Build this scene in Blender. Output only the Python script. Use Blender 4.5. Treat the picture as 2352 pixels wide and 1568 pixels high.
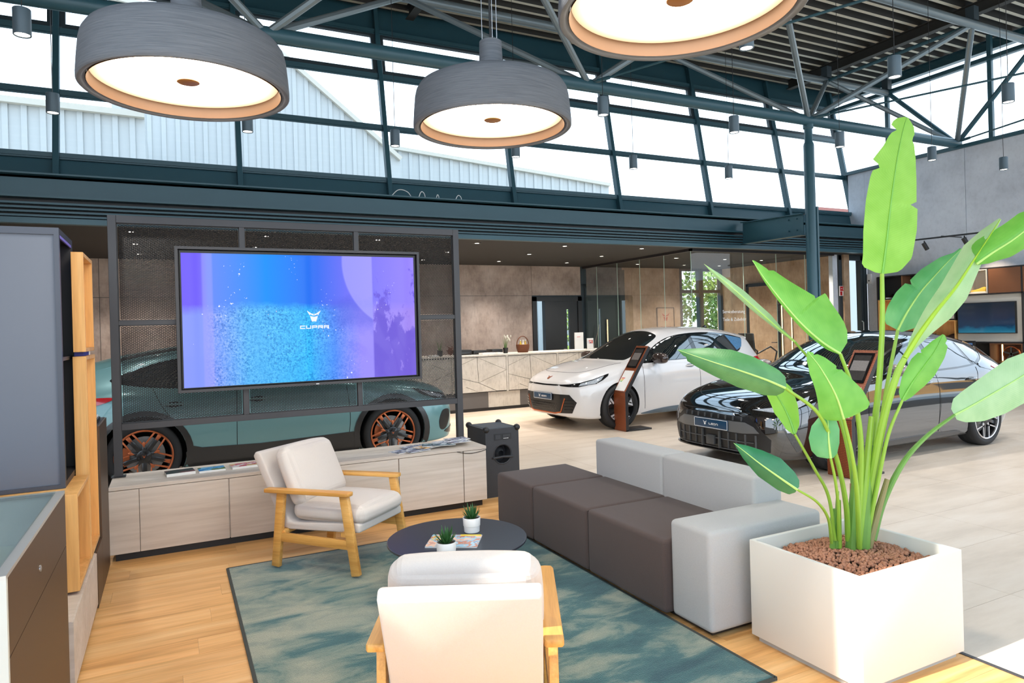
import bpy, bmesh, math, random
import numpy as np
from mathutils import Vector, Matrix
from mathutils.bvhtree import BVHTree
from mathutils.geometry import delaunay_2d_cdt

random.seed(7)
for o in list(bpy.data.objects):
    bpy.data.objects.remove(o)
sc = bpy.context.scene
COL = sc.collection
PI = math.pi

# ------------------------------------------------------------------ camera
YAW, ROLL, CAM_H = math.radians(26.6), 0.028, 1.6
_d = Vector((math.sin(YAW), math.cos(YAW), 0))
_r0 = Vector((math.cos(YAW), -math.sin(YAW), 0))
_r = _r0 * math.cos(ROLL) - Vector((0, 0, 1)) * math.sin(ROLL)
_u = _r0 * math.sin(ROLL) + Vector((0, 0, 1)) * math.cos(ROLL)
cam_data = bpy.data.cameras.new('camera')
cam_data.sensor_fit = 'HORIZONTAL'
cam_data.sensor_width = 36.0
cam_data.lens = 24.0
cam_data.shift_y = -32 / 2352
cam_data.clip_start = 0.05
cam_data.clip_end = 300
cam = bpy.data.objects.new('camera', cam_data)
COL.objects.link(cam)
m = Matrix.Identity(4)
for i in range(3):
    m[i][0], m[i][1], m[i][2] = _r[i], _u[i], -_d[i]
m.translation = Vector((0, 0, CAM_H))
cam.matrix_world = m
sc.camera = cam

# ------------------------------------------------------------------ world, sun, exposure
sc.view_settings.view_transform = 'Standard'
sc.view_settings.look = 'None'
sc.view_settings.gamma = 1
sc.view_settings.use_curve_mapping = False
sc.view_settings.exposure = 0.0
SKY = 3.2
world = bpy.data.worlds.new('sky')
sc.world = world
world.use_nodes = True
wn, wl = world.node_tree.nodes, world.node_tree.links
wn.clear()
w_out = wn.new('ShaderNodeOutputWorld')
w_bg = wn.new('ShaderNodeBackground')
w_tc = wn.new('ShaderNodeTexCoord')
w_sep = wn.new('ShaderNodeSeparateXYZ')
w_ramp = wn.new('ShaderNodeValToRGB')
w_ramp.color_ramp.elements[0].position = 0.0
w_ramp.color_ramp.elements[0].color = (0.84, 0.92, 1.0, 1)
w_ramp.color_ramp.elements[1].position = 0.8
w_ramp.color_ramp.elements[1].color = (0.50, 0.73, 1.0, 1)
wl.new(w_tc.outputs['Generated'], w_sep.inputs[0])
wl.new(w_sep.outputs['Z'], w_ramp.inputs[0])
wl.new(w_ramp.outputs[0], w_bg.inputs['Color'])
w_bg.inputs['Strength'].default_value = SKY
wl.new(w_bg.outputs[0], w_out.inputs[0])

sun_data = bpy.data.lights.new('sun', 'SUN')
sun_data.energy = 9.0
sun_data.angle = 0.009
sun_data.color = (1.0, 0.95, 0.86)
sun = bpy.data.objects.new('sun', sun_data)
COL.objects.link(sun)
SUN_DIR = Vector((-0.80, 0.035, 0.60)).normalized()     # towards the sun
sun.rotation_euler = SUN_DIR.to_track_quat('Z', 'Y').to_euler()
sun.location = (-8, 0, 8)
try:
    sc.cycles.max_bounces = 10
    sc.cycles.diffuse_bounces = 5
    sc.cycles.glossy_bounces = 4
    sc.cycles.transmission_bounces = 8
    sc.cycles.transparent_max_bounces = 24
    sc.cycles.caustics_reflective = False
    sc.cycles.caustics_refractive = False
    sc.cycles.sample_clamp_indirect = 6.0
except Exception:
    pass

# ------------------------------------------------------------------ helpers
WM = {}          # world matrix of every empty / parent, kept by hand


def S(r, g, b):
    """sRGB 0-255 to linear."""
    out = []
    for c in (r, g, b):
        c /= 255
        out.append(c / 12.92 if c <= 0.04045 else ((c + 0.055) / 1.055) ** 2.4)
    return tuple(out)


def tag(o, label=None, cat=None, group=None, kind=None):
    if label: o['label'] = label
    if cat: o['category'] = cat
    if group: o['group'] = group
    if kind: o['kind'] = kind
    return o


def thing(name, label, cat, loc=(0, 0, 0), rotz=0.0, group=None):
    o = bpy.data.objects.new(name, None)
    o.empty_display_size = 0.1
    COL.objects.link(o)
    o.location = loc
    o.rotation_euler = (0, 0, rotz)
    WM[o.name] = Matrix.Translation(Vector(loc)) @ Matrix.Rotation(rotz, 4, 'Z')
    return tag(o, label, cat, group)


def copy_tree(o, parent=None):
    c = o.copy()
    COL.objects.link(c)
    WM[c.name] = WM.get(o.name, Matrix.Identity(4))
    if parent is not None:
        c.parent = parent
    for ch in list(o.children):
        copy_tree(ch, c)
    return c


class MB:
    """collects verts and faces; build() links them as ONE mesh object"""

    def __init__(s):
        s.v, s.f, s.mi, s.cur = [], [], [], 0

    def add(s, verts, faces):
        n = len(s.v)
        s.v += [tuple(x) for x in verts]
        s.f += [tuple(i + n for i in f) for f in faces]
        s.mi += [s.cur] * len(faces)
        return s

    def box(s, x0, x1, y0, y1, z0, z1):
        v = [(x, y, z) for z in (z0, z1) for y in (y0, y1) for x in (x0, x1)]
        return s.add(v, [(0, 2, 3, 1), (4, 5, 7, 6), (0, 1, 5, 4), (2, 6, 7, 3), (0, 4, 6, 2), (1, 3, 7, 5)])

    def bar(s, p0, p1, w, h, up=(0, 0, 1)):
        """box along p0-p1, w across, h along up"""
        p0, p1, up = Vector(p0), Vector(p1), Vector(up)
        a = (p1 - p0).normalized()
        sd = a.cross(up)
        if sd.length < 1e-5:
            sd = a.cross(Vector((1, 0, 0)))
        sd.normalize()
        up = sd.cross(a).normalized()
        v = []
        for p in (p0, p1):
            for i, j in ((-1, -1), (1, -1), (1, 1), (-1, 1)):
                v.append(p + sd * (w / 2 * i) + up * (h / 2 * j))
        return s.add(v, [(3, 2, 1, 0), (4, 5, 6, 7), (0, 1, 5, 4), (1, 2, 6, 5), (2, 3, 7, 6), (3, 0, 4, 7)])

    def tube(s, pts, r, n=8, caps=True, closed=False):
        pts = [Vector(p) for p in pts]
        k = len(pts)
        rs = r if isinstance(r, (list, tuple)) else [r] * k
        v, f = [], []
        prev = None
        for i, p in enumerate(pts):
            if closed:
                t = pts[(i + 1) % k] - pts[i - 1]
            else:
                t = pts[min(i + 1, k - 1)] - pts[max(i - 1, 0)]
            t.normalize()
            if prev is None:
                a = t.cross(Vector((0, 0, 1)))
                if a.length < 1e-3:
                    a = t.cross(Vector((1, 0, 0)))
            else:
                a = prev - t * prev.dot(t)
            a.normalize()
            prev = a
            b = t.cross(a)
            for j in range(n):
                q = 2 * PI * j / n
                v.append(p + (a * math.cos(q) + b * math.sin(q)) * rs[i])
        for i in range(k if closed else k - 1):
            for j in range(n):
                a0, a1 = i * n + j, i * n + (j + 1) % n
                b0, b1 = ((i + 1) % k) * n + j, ((i + 1) % k) * n + (j + 1) % n
                f.append((a0, a1, b1, b0))
        if caps and not closed:
            f.append(tuple(reversed(range(n))))
            f.append(tuple(range((k - 1) * n, k * n)))
        return s.add(v, f)

    def lathe(s, prof, n=32, o=(0, 0, 0), ax='z', close=False, caps=False):
        """prof: (radius, height) pairs turned about an axis through o"""
        v, f = [], []
        k = len(prof)
        for (r, h) in prof:
            for j in range(n):
                q = 2 * PI * j / n
                c, d = r * math.cos(q), r * math.sin(q)
                p = (c, d, h) if ax == 'z' else ((h, c, d) if ax == 'x' else (d, h, c))
                v.append((p[0] + o[0], p[1] + o[1], p[2] + o[2]))
        for i in range(k if close else k - 1):
            for j in range(n):
                a, b = i * n + j, i * n + (j + 1) % n
                i2 = (i + 1) % k
                f.append((a, b, i2 * n + (j + 1) % n, i2 * n + j))
        if caps:
            if prof[0][0] > 1e-6:
                f.append(tuple(reversed(range(n))))
            if prof[-1][0] > 1e-6:
                f.append(tuple(range((k - 1) * n, k * n)))
        return s.add(v, f)

    def prism(s, poly, fn, h0, h1):
        """poly of (a,b); fn(a,b,h) -> point; extruded from h0 to h1"""
        n = len(poly)
        v = [fn(a, b, h0) for a, b in poly] + [fn(a, b, h1) for a, b in poly]
        f = [tuple(reversed(range(n))), tuple(range(n, 2 * n))]
        f += [(i, (i + 1) % n, n + (i + 1) % n, n + i) for i in range(n)]
        return s.add(v, f)

    def ball(s, c, r, nu=12, nv=8, sx=1, sy=1, sz=1):
        v, f = [], []
        for i in range(nv + 1):
            t = PI * i / nv
            for j in range(nu):
                q = 2 * PI * j / nu
                v.append((c[0] + r * sx * math.sin(t) * math.cos(q), c[1] + r * sy * math.sin(t) * math.sin(q), c[2] + r * sz * math.cos(t)))
        for i in range(nv):
            for j in range(nu):
                f.append((i * nu + j, (i + 1) * nu + j, (i + 1) * nu + (j + 1) % nu, i * nu + (j + 1) % nu))
        return s.add(v, f)

    def build(s, name, mats, parent=None, bevel=0.0, seg=2, sharp=35, local=False, kind=None, recalc=True, weld=True, label=None):
        if not isinstance(mats, (list, tuple)):
            mats = [mats]
        me = bpy.data.meshes.new(name)
        me.from_pydata(s.v, [], s.f)
        if len(mats) > 1:
            me.polygons.foreach_set('material_index', s.mi)
        for mt in mats:
            me.materials.append(mt)
        if recalc or bevel:
            bm = bmesh.new()
            bm.from_mesh(me)
            if weld:
                bmesh.ops.remove_doubles(bm, verts=bm.verts, dist=1e-6)
            if recalc:
                bmesh.ops.recalc_face_normals(bm, faces=bm.faces)
            if bevel:
                ed = [e for e in bm.edges if len(e.link_faces) == 2 and e.calc_face_angle(0) > math.radians(30)]
                bmesh.ops.bevel(bm, geom=ed, offset=bevel, segments=seg, profile=0.5, affect='EDGES', clamp_overlap=True)
            bm.to_mesh(me)
            bm.free()
        return link_mesh(name, me, parent, sharp, local, kind, label)


def link_mesh(name, me, parent=None, sharp=35, local=False, kind=None, label=None):
    if sharp is not None and len(me.polygons):
        me.shade_smooth()
        me.set_sharp_from_angle(angle=math.radians(sharp))
    o = bpy.data.objects.new(name, me)
    COL.objects.link(o)
    if parent is not None:
        o.parent = parent
        pm = WM.get(parent.name, Matrix.Identity(4))
        WM[o.name] = pm
        if not local:
            me.transform(pm.inverted())
    else:
        WM[o.name] = Matrix.Identity(4)
    if kind: o['kind'] = kind
    if label: o['label'] = label
    return o


def rb(x0, x1, y0, y1, z0, z1):
    return MB().box(x0, x1, y0, y1, z0, z1)


def catmull(pts, n=8, closed=False):
    """smooth curve through points (any dimension)"""
    P = [Vector(p) if len(p) > 2 else Vector((p[0], p[1], 0)) for p in pts]
    k = len(P)
    out = []
    rng = k if closed else k - 1
    for i in range(rng):
        if closed:
            p0, p1, p2, p3 = P[(i - 1) % k], P[i], P[(i + 1) % k], P[(i + 2) % k]
        else:
            p1, p2 = P[i], P[i + 1]
            p0 = P[i - 1] if i > 0 else p1 * 2 - p2
            p3 = P[i + 2] if i + 2 < k else p2 * 2 - p1
        for j in range(n):
            t = j / n
            out.append(((p1 * 2) + (p2 - p0) * t + (p0 * 2 - p1 * 5 + p2 * 4 - p3) * t * t + (p1 * 3 - p0 - p2 * 3 + p3) * t ** 3) * 0.5)
    if not closed:
        out.append(P[-1])
    return out


def ray_pt(px, py):
    """direction through a pixel of the 2352x1568 frame, unit depth along the view axis"""
    return _d + _r * ((px - 1176) / 1568) + _u * ((752 - py) / 1568)


def at_depth(px, py, t):
    return Vector((0, 0, CAM_H)) + ray_pt(px, py) * t


def at_x(px, py, X):
    v = ray_pt(px, py)
    return Vector((0, 0, CAM_H)) + v * (X / v.x)


def at_y(px, py, Y):
    v = ray_pt(px, py)
    return Vector((0, 0, CAM_H)) + v * (Y / v.y)


def at_z(px, py, Z):
    v = ray_pt(px, py)
    return Vector((0, 0, CAM_H)) + v * ((Z - CAM_H) / v.z)


# ------------------------------------------------------------------ materials
def newmat(name):
    mt = bpy.data.materials.new(name)
    mt.use_nodes = True
    nt = mt.node_tree
    b = nt.nodes['Principled BSDF']
    return mt, nt, b


def M(name, col, rough=0.5, metal=0.0, var=0.05, scale=6.0, bump=0.0, bscale=200.0, coat=0.0, emit=None, estr=0.0, spec=0.5, stretch=(1, 1, 1), rand=0.0, sheen=0.0, cior=1.5):
    """principled surface whose colour drifts a little with a procedural noise"""
    mt, nt, b = newmat(name)
    N, L = nt.nodes, nt.links
    tc = N.new('ShaderNodeTexCoord')
    mp = N.new('ShaderNodeMapping')
    mp.inputs['Scale'].default_value = stretch
    L.new(tc.outputs['Object'], mp.inputs[0])
    nz = N.new('ShaderNodeTexNoise')
    nz.inputs['Scale'].default_value = scale
    nz.inputs['Detail'].default_value = 4
    L.new(mp.outputs[0], nz.inputs['Vector'])
    mx = N.new('ShaderNodeMix')
    mx.data_type = 'RGBA'
    mx.inputs[6].default_value = tuple(max(0, c * (1 - var)) for c in col) + (1,)
    mx.inputs[7].default_value = tuple(min(1, c * (1 + var)) for c in col) + (1,)
    L.new(nz.outputs['Fac'], mx.inputs[0])
    last = mx.outputs[2]
    if rand:
        oi = N.new('ShaderNodeObjectInfo')
        hs = N.new('ShaderNodeHueSaturation')
        mr = N.new('ShaderNodeMapRange')
        mr.inputs[3].default_value = 1 - rand
        mr.inputs[4].default_value = 1 + rand
        L.new(oi.outputs['Random'], mr.inputs[0])
        L.new(mr.outputs[0], hs.inputs['Value'])
        L.new(last, hs.inputs['Color'])
        last = hs.outputs[0]
    L.new(last, b.inputs['Base Color'])
    b.inputs['Roughness'].default_value = rough
    b.inputs['Metallic'].default_value = metal
    b.inputs['Specular IOR Level'].default_value = spec
    b.inputs['Coat Weight'].default_value = coat
    b.inputs['Coat Roughness'].default_value = 0.02
    b.inputs['Coat IOR'].default_value = cior
    if sheen:
        b.inputs['Sheen Weight'].default_value = sheen
    if bump:
        n2 = N.new('ShaderNodeTexNoise')
        n2.inputs['Scale'].default_value = bscale
        n2.inputs['Detail'].default_value = 3
        L.new(mp.outputs[0], n2.inputs['Vector'])
        bp = N.new('ShaderNodeBump')
        bp.inputs['Strength'].default_value = bump
        bp.inputs['Distance'].default_value = 0.004
        L.new(n2.outputs['Fac'], bp.inputs['Height'])
        L.new(bp.outputs[0], b.inputs['Normal'])
    if emit is not None:
        b.inputs['Emission Color'].default_value = tuple(emit) + (1,)
        b.inputs['Emission Strength'].default_value = estr
    return mt


def ramp(N, stops, interp='LINEAR'):
    r = N.new('ShaderNodeValToRGB')
    e = r.color_ramp.elements
    r.color_ramp.interpolation = interp
    while len(e) < len(stops):
        e.new(0.5)
    for el, (p, c) in zip(e, stops):
        el.position = p
        el.color = tuple(c) + (1,) if len(c) == 3 else c
    return r


def wood(name, c1, c2, c3, axis=0, scale=1.0, rough=0.4, rand=0.0, coord='Object'):
    mt, nt, b = newmat(name)
    N, L = nt.nodes, nt.links
    tc = N.new('ShaderNodeTexCoord')
    mp = N.new('ShaderNodeMapping')
    sca = [9 * scale, 9 * scale, 9 * scale]
    sca[axis] = 0.55 * scale
    mp.inputs['Scale'].default_value = sca
    L.new(tc.outputs[coord], mp.inputs[0])
    if rand:
        oi = N.new('ShaderNodeObjectInfo')
        vm = N.new('ShaderNodeVectorMath')
        vm.operation = 'SCALE'
        vm.inputs[0].default_value = (37.0, 53.0, 71.0)
        L.new(oi.outputs['Random'], vm.inputs['Scale'])
        L.new(vm.outputs[0], mp.inputs['Location'])
    n1 = N.new('ShaderNodeTexNoise')
    n1.inputs['Scale'].default_value = 1.0
    n1.inputs['Detail'].default_value = 7
    n1.inputs['Roughness'].default_value = 0.6
    n1.inputs['Distortion'].default_value = 0.6
    L.new(mp.outputs[0], n1.inputs['Vector'])
    r = ramp(N, [(0.28, c1), (0.5, c2), (0.72, c3)])
    L.new(n1.outputs['Fac'], r.inputs[0])
    n2 = N.new('ShaderNodeTexNoise')
    n2.inputs['Scale'].default_value = 9.0
    n2.inputs['Detail'].default_value = 4
    L.new(mp.outputs[0], n2.inputs['Vector'])
    mx = N.new('ShaderNodeMix')
    mx.data_type = 'RGBA'
    mx.blend_type = 'MULTIPLY'
    r2 = ramp(N, [(0.3, (0.82, 0.8, 0.78)), (0.6, (1, 1, 1))])
    L.new(n2.outputs['Fac'], r2.inputs[0])
    mx.inputs[0].default_value = 0.7
    L.new(r.outputs[0], mx.inputs[6])
    L.new(r2.outputs[0], mx.inputs[7])
    last = mx.outputs[2]
    if rand:
        hs = N.new('ShaderNodeHueSaturation')
        mr = N.new('ShaderNodeMapRange')
        mr.inputs[3].default_value = 1 - rand
        mr.inputs[4].default_value = 1 + rand
        L.new(oi.outputs['Random'], mr.inputs[0])
        L.new(mr.outputs[0], hs.inputs['Value'])
        L.new(last, hs.inputs['Color'])
        last = hs.outputs[0]
    L.new(last, b.inputs['Base Color'])
    b.inputs['Roughness'].default_value = rough
    bp = N.new('ShaderNodeBump')
    bp.inputs['Strength'].default_value = 0.15
    bp.inputs['Distance'].default_value = 0.002
    L.new(n2.outputs['Fac'], bp.inputs['Height'])
    L.new(bp.outputs[0], b.inputs['Normal'])
    return mt


def concrete(name, dark, mid, light, scale=1.0, rough=0.75, streak=.55, sz=3):
    mt, nt, b = newmat(name)
    N, L = nt.nodes, nt.links
    tc = N.new('ShaderNodeTexCoord')
    n1 = N.new('ShaderNodeTexNoise')
    n1.inputs['Scale'].default_value = 1.3 * scale
    n1.inputs['Detail'].default_value = 9
    n1.inputs['Roughness'].default_value = 0.68
    L.new(tc.outputs['Object'], n1.inputs['Vector'])
    r = ramp(N, [(0.3, dark), (0.5, mid), (0.68, light)])
    L.new(n1.outputs['Fac'], r.inputs[0])
    mp = N.new('ShaderNodeMapping')
    mp.inputs['Scale'].default_value = (9, 9, sz)
    L.new(tc.outputs['Object'], mp.inputs[0])
    n2 = N.new('ShaderNodeTexNoise')
    n2.inputs['Scale'].default_value = 2.2 * scale
    n2.inputs['Detail'].default_value = 6
    L.new(mp.outputs[0], n2.inputs['Vector'])
    r2 = ramp(N, [(0.33, (0.72, 0.72, 0.72)), (0.5, (1, 1, 1))])
    L.new(n2.outputs['Fac'], r2.inputs[0])
    mx = N.new('ShaderNodeMix')
    mx.data_type = 'RGBA'
    mx.blend_type = 'MULTIPLY'
    mx.inputs[0].default_value = streak
    L.new(r.outputs[0], mx.inputs[6])
    L.new(r2.outputs[0], mx.inputs[7])
    L.new(mx.outputs[2], b.inputs['Base Color'])
    b.inputs['Roughness'].default_value = rough
    return mt


def glass_mat(name, tint=(1, 1, 1), refl=0.10, rough=0.0):
    """thin architectural pane: see-through with a fresnel-like sheen"""
    mt = bpy.data.materials.new(name)
    mt.use_nodes = True
    N, L = mt.node_tree.nodes, mt.node_tree.links
    N.clear()
    out = N.new('ShaderNodeOutputMaterial')
    tr = N.new('ShaderNodeBsdfTransparent')
    tr.inputs[0].default_value = tuple(tint) + (1,)
    gl = N.new('ShaderNodeBsdfGlossy')
    gl.inputs['Roughness'].default_value = rough
    lw = N.new('ShaderNodeLayerWeight')
    lw.inputs[0].default_value = 0.25
    mr = N.new('ShaderNodeMapRange')
    mr.inputs[3].default_value = refl * 0.5
    mr.inputs[4].default_value = min(1, refl * 6)
    L.new(lw.outputs['Fresnel'], mr.inputs[0])
    mx = N.new('ShaderNodeMixShader')
    L.new(mr.outputs[0], mx.inputs[0])
    L.new(tr.outputs[0], mx.inputs[1])
    L.new(gl.outputs[0], mx.inputs[2])
    L.new(mx.outputs[0], out.inputs[0])
    return mt


def paint(name, col, metal=0.0, rough=0.25, flake=0.0, coat=1.0, spec=0.5):
    mt = M(name, col, rough, metal, var=0.02, scale=40, coat=coat, spec=spec)
    return mt


def emis(name, col, s):
    mt = bpy.data.materials.new(name)
    mt.use_nodes = True
    N, L = mt.node_tree.nodes, mt.node_tree.links
    N.clear()
    out = N.new('ShaderNodeOutputMaterial')
    e = N.new('ShaderNodeEmission')
    e.inputs[0].default_value = tuple(col) + (1,)
    e.inputs[1].default_value = s
    L.new(e.outputs[0], out.inputs[0])
    return mt


STEEL = M('teal_grey_steel', (0.028, 0.088, 0.115), 0.40, 0.0, 0.08, 3)
STEEL_DARK = M('dark_steel', (0.03, 0.045, 0.055), 0.5, 0.0, 0.08, 3)
CHORD = M('grey_tube_steel', (0.17, 0.21, 0.23), 0.35, 0.3, 0.06, 3)
BLACKM = M('black_metal', (0.022, 0.021, 0.023), 0.42, 0.0, 0.1, 5)
ANTHR = M('anthracite_metal', (0.055, 0.052, 0.055), 0.4, 0.2, 0.08, 5)
DECK_D = M('dark_roof_deck', (0.028, 0.026, 0.022), 0.7, 0.0, 0.15, 4)
DECK_L = M('lit_deck_flange', (0.66, 0.60, 0.47), 0.5, 0.0, 0.1, 4)  # floor light reflected on the rib undersides, put into the colour
BLACK = M('black_plastic', (0.012, 0.012, 0.013), 0.45, 0.0, 0.1, 8)
BLACK_GLOSS = M('gloss_black', (0.008, 0.008, 0.009), 0.08, 0.0, 0.1, 8, coat=0.6)
CEIL_B = M('black_ceiling', (0.022, 0.021, 0.020), 0.8, 0.0, 0.1, 2)
CONC_W = concrete('warm_concrete', S(140, 124, 114), S(178, 161, 150), S(200, 186, 176))
CONC_T = concrete('warm_lit_tan_concrete', S(150, 122, 96), S(178, 150, 122), S(196, 170, 142))  # back wall's concrete with the office's warm light put into the colour
CONC_G = concrete('grey_concrete', S(182, 187, 196), S(203, 208, 217), S(216, 221, 229), 0.8, .75, .22, 7)
WHITE = M('white_paint', (0.80, 0.79, 0.77), 0.5, 0, 0.03, 5)
CLEAR = glass_mat('clear_glass', (0.97, 1.0, 0.99), 0.03)
CLEAR_O = glass_mat('partition_glass', (0.90, 0.95, 0.93), 0.075)
LAMP_W = emis('lamp_lens', (1.0, 0.90, 0.78), 9.0)
# ================================================================== SETTING
def fy(z):                       # the clerestory leans outward
    return 10.69 + (z - 3.9) * 0.1853


def P2(px, py, Y):
    q = at_y(px, py, Y)
    return q


# ---- floor: mortar bed, stone tiles, oak planks
TILE = None


def tile_material():
    mt, nt, b = newmat('beige_stone_tile')
    N, L = nt.nodes, nt.links
    tc = N.new('ShaderNodeTexCoord')
    oi = N.new('ShaderNodeObjectInfo')
    vm = N.new('ShaderNodeVectorMath')
    vm.operation = 'ADD'
    L.new(tc.outputs['Object'], vm.inputs[0])
    L.new(oi.outputs['Location'], vm.inputs[1])
    mp = N.new('ShaderNodeMapping')
    mp.inputs['Scale'].default_value = (0.5, 2.2, 1)
    L.new(vm.outputs[0], mp.inputs[0])
    n1 = N.new('ShaderNodeTexNoise')
    n1.inputs['Scale'].default_value = 2.0
    n1.inputs['Detail'].default_value = 8
    n1.inputs['Roughness'].default_value = 0.65
    L.new(mp.outputs[0], n1.inputs['Vector'])
    r = ramp(N, [(0.32, S(202, 186, 168)), (0.5, S(216, 200, 182)), (0.68, S(224, 210, 194))])
    L.new(n1.outputs['Fac'], r.inputs[0])
    L.new(r.outputs[0], b.inputs['Base Color'])
    b.inputs['Roughness'].default_value = 0.32
    return mt


TILE = tile_material()
OAK = wood('oak_plank', S(196, 138, 76), S(236, 182, 116), S(246, 202, 142), 0, 1.0, 0.38, rand=0.07)
MORTAR = M('floor_joint', (0.16, 0.14, 0.12), 0.9)

floor = rb(-4, 14.26, -3.9, 14.2, -0.3, -0.012).build('floor', MORTAR, kind='structure')
WX, WY = 3.30, 6.10              # wood ends here
tile_me = None
TW, TH_ = 1.2, 0.6
nt_ = 0
for i in range(-4, 9):
    for j in range(-3, 20):
        x0, y0 = 4.25 + TW * (i - 0), 2.23 + TH_ * j
        x1, y1 = x0 + TW, y0 + TH_
        x0, x1, y0, y1 = max(x0, -4), min(x1, 14.255), max(y0, 0.5), min(y1, 14.0)
        if x1 - x0 < 0.05 or y1 - y0 < 0.05:
            continue
        if x0 < WX and y0 < WY:                 # keep off the oak
            if x1 <= WX + 0.02 and y1 <= WY + 0.02:
                continue
            if x1 > WX + 0.02 and y0 < WY - 0.02 and y1 <= WY + 0.3:
                x0 = WX
            elif y1 > WY:
                if x1 > WX + 0.02:
                    continue_l = True
                y0 = WY
        # leave out what no view of the photo reaches
        cxm, cym = (x0 + x1) / 2, (y0 + y1) / 2
        dep = cxm * _d.x + cym * _d.y
        lat = cxm * _r0.x + cym * _r0.y
        if dep < 1.2 or abs(lat) > 0.95 * dep + 1.2:
            continue
        std = abs(x1 - x0 - TW) < 1e-6 and abs(y1 - y0 - TH_) < 1e-6
        if std and tile_me is not None:
            o = bpy.data.objects.new('tile', tile_me)
            COL.objects.link(o)
            o.parent = floor
        else:
            o = rb(-(x1 - x0) / 2 + .0015, (x1 - x0) / 2 - .0015, -(y1 - y0) / 2 + .0015, (y1 - y0) / 2 - .0015, -0.012, 0).build('tile', TILE, floor, local=True)
            if std:
                tile_me = o.data
        o.location = (cxm, cym, 0)
        nt_ += 1
plank_me = None
PW, PL = 0.2, 1.3
for j in range(-3, 31):
    off = (j * 0.47) % 1.0 * PL
    y0 = j * PW
    y1 = min(y0 + PW, WY)
    if y0 >= WY: continue
    x = -2.6 - off
    while x < WX:
        x0, x1 = max(x, -2.6), min(x + PL, WX)
        x += PL
        if x1 - x0 < 0.03: continue
        cxm, cym = (x0 + x1) / 2, (y0 + y1) / 2
        dep = cxm * _d.x + cym * _d.y
        lat = cxm * _r0.x + cym * _r0.y
        if dep < 1.0 or abs(lat) > 0.85 * dep + 0.8:
            continue
        std = abs(x1 - x0 - PL) < 1e-6 and abs(y1 - y0 - PW) < 1e-6
        if std and plank_me is not None:
            o = bpy.data.objects.new('plank', plank_me)
            COL.objects.link(o)
            o.parent = floor
        else:
            o = rb(-(x1 - x0) / 2 + .0005, (x1 - x0) / 2 - .0005, -(y1 - y0) / 2 + .0005, (y1 - y0) / 2 - .0005, -0.012, 0).build('plank', OAK, floor, local=True)
            if std: plank_me = o.data
        o.location = (cxm, cym, 0)
# plain tiling further off, where no tile can be told apart
rb(-4, 14.26, -3.9, 0.5, -0.012, -0.002).build('plain_paving', TILE, floor)
rb(-4, -2.6, 0.5, 14.0, -0.012, -0.002).build('plain_paving', TILE, floor)
rb(WX, WX + 0.02, -2, WY, -0.01, 0.004).build('trim_1', ANTHR, kind='structure')

# ---- outside ground
rb(-60, 80, -60, 90, -0.5, -0.31).build('ground_outside', M('asphalt', (0.45, 0.45, 0.43), 0.9), kind='structure')

# ---- back wall, with a door opening and the office window opening
YB = 14.0
wb = MB()
seamz = 2.33


def wall_piece(b, x0, x1, z0, z1, y0=YB, y1=YB + 0.25):
    g = 0.004
    b.box(x0 + g, x1 - g, y0, y1, z0 + g, z1 - g)


wall_back = MB().box(-4, 7.55, YB + .02, YB + .25, 0, 3.3).box(7.55, 8.9, YB + .02, YB + .25, 2.3, 3.3).box(8.9, 11.95, YB + .02, YB + .25, 0, 3.3).build('wall_back', STEEL_DARK, kind='structure')
for a, b_ in ((-4, -1.1), (-1.1, 1.7), (1.7, 4.5), (4.5, 7.55)):
    for z0, z1 in ((0, seamz), (seamz, 3.05)):
        w = MB(); wall_piece(w, a, b_, z0, z1); w.build('panel', CONC_W, wall_back)
w = MB(); wall_piece(w, 7.55, 8.9, 2.33, 3.05); w.build('panel', CONC_W, wall_back)
w = MB(); wall_piece(w, 10.12, 11.95, 0, 3.05); w.build('panel', CONC_T, wall_back)
w = MB(); wall_piece(w, 8.9, 10.12, 2.6, 3.05); w.build('panel', STEEL_DARK, wall_back)

# ---- left wall behind the seating, right wall, office wall
rb(-4.25, -4.0, 2.41, 14.25, 0, 7.0).build('wall_left', CONC_W, kind='structure')
wr = MB().box(14.28, 14.5, 5.9, 10.3, 0, 4.93).box(14.28, 14.5, 10.3, 10.75, 3.1, 4.93).build('wall_right', STEEL_DARK, kind='structure')
for a, b_ in ((5.9, 8.1), (8.1, 10.3)):
    MB().box(14.26, 14.29, a + .004, b_ - .004, 0, 4.93).build('panel', CONC_G, wr)
MB().box(14.262, 14.29, 10.3, 10.72, 3.1, 4.93).build('panel', CONC_G, wr)
rb(14.2, 14.36, -3.9, 10.78, 4.93, 5.0).build('trim_2', STEEL, wr)
wo = rb(13.42, 13.6, 10.25, 14.2, 0, 3.3).build('wall_office', CONC_T, kind='structure')
# pier at the end of the office wall
rb(12.99, 13.14, 10.2, 10.3, 0, 3.0).build('wall_pier', CONC_G, kind='structure')

# ---- low black ceiling over the back of the showroom
low = rb(-4, 14.26, 9.86, 14.25, 3.02, 3.2).build('ceiling_low', CEIL_B, kind='structure')
rb(-4, 14.26, 9.9, 10.75, 3.56, 3.6).build('ledge', STEEL_DARK, low)

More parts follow.
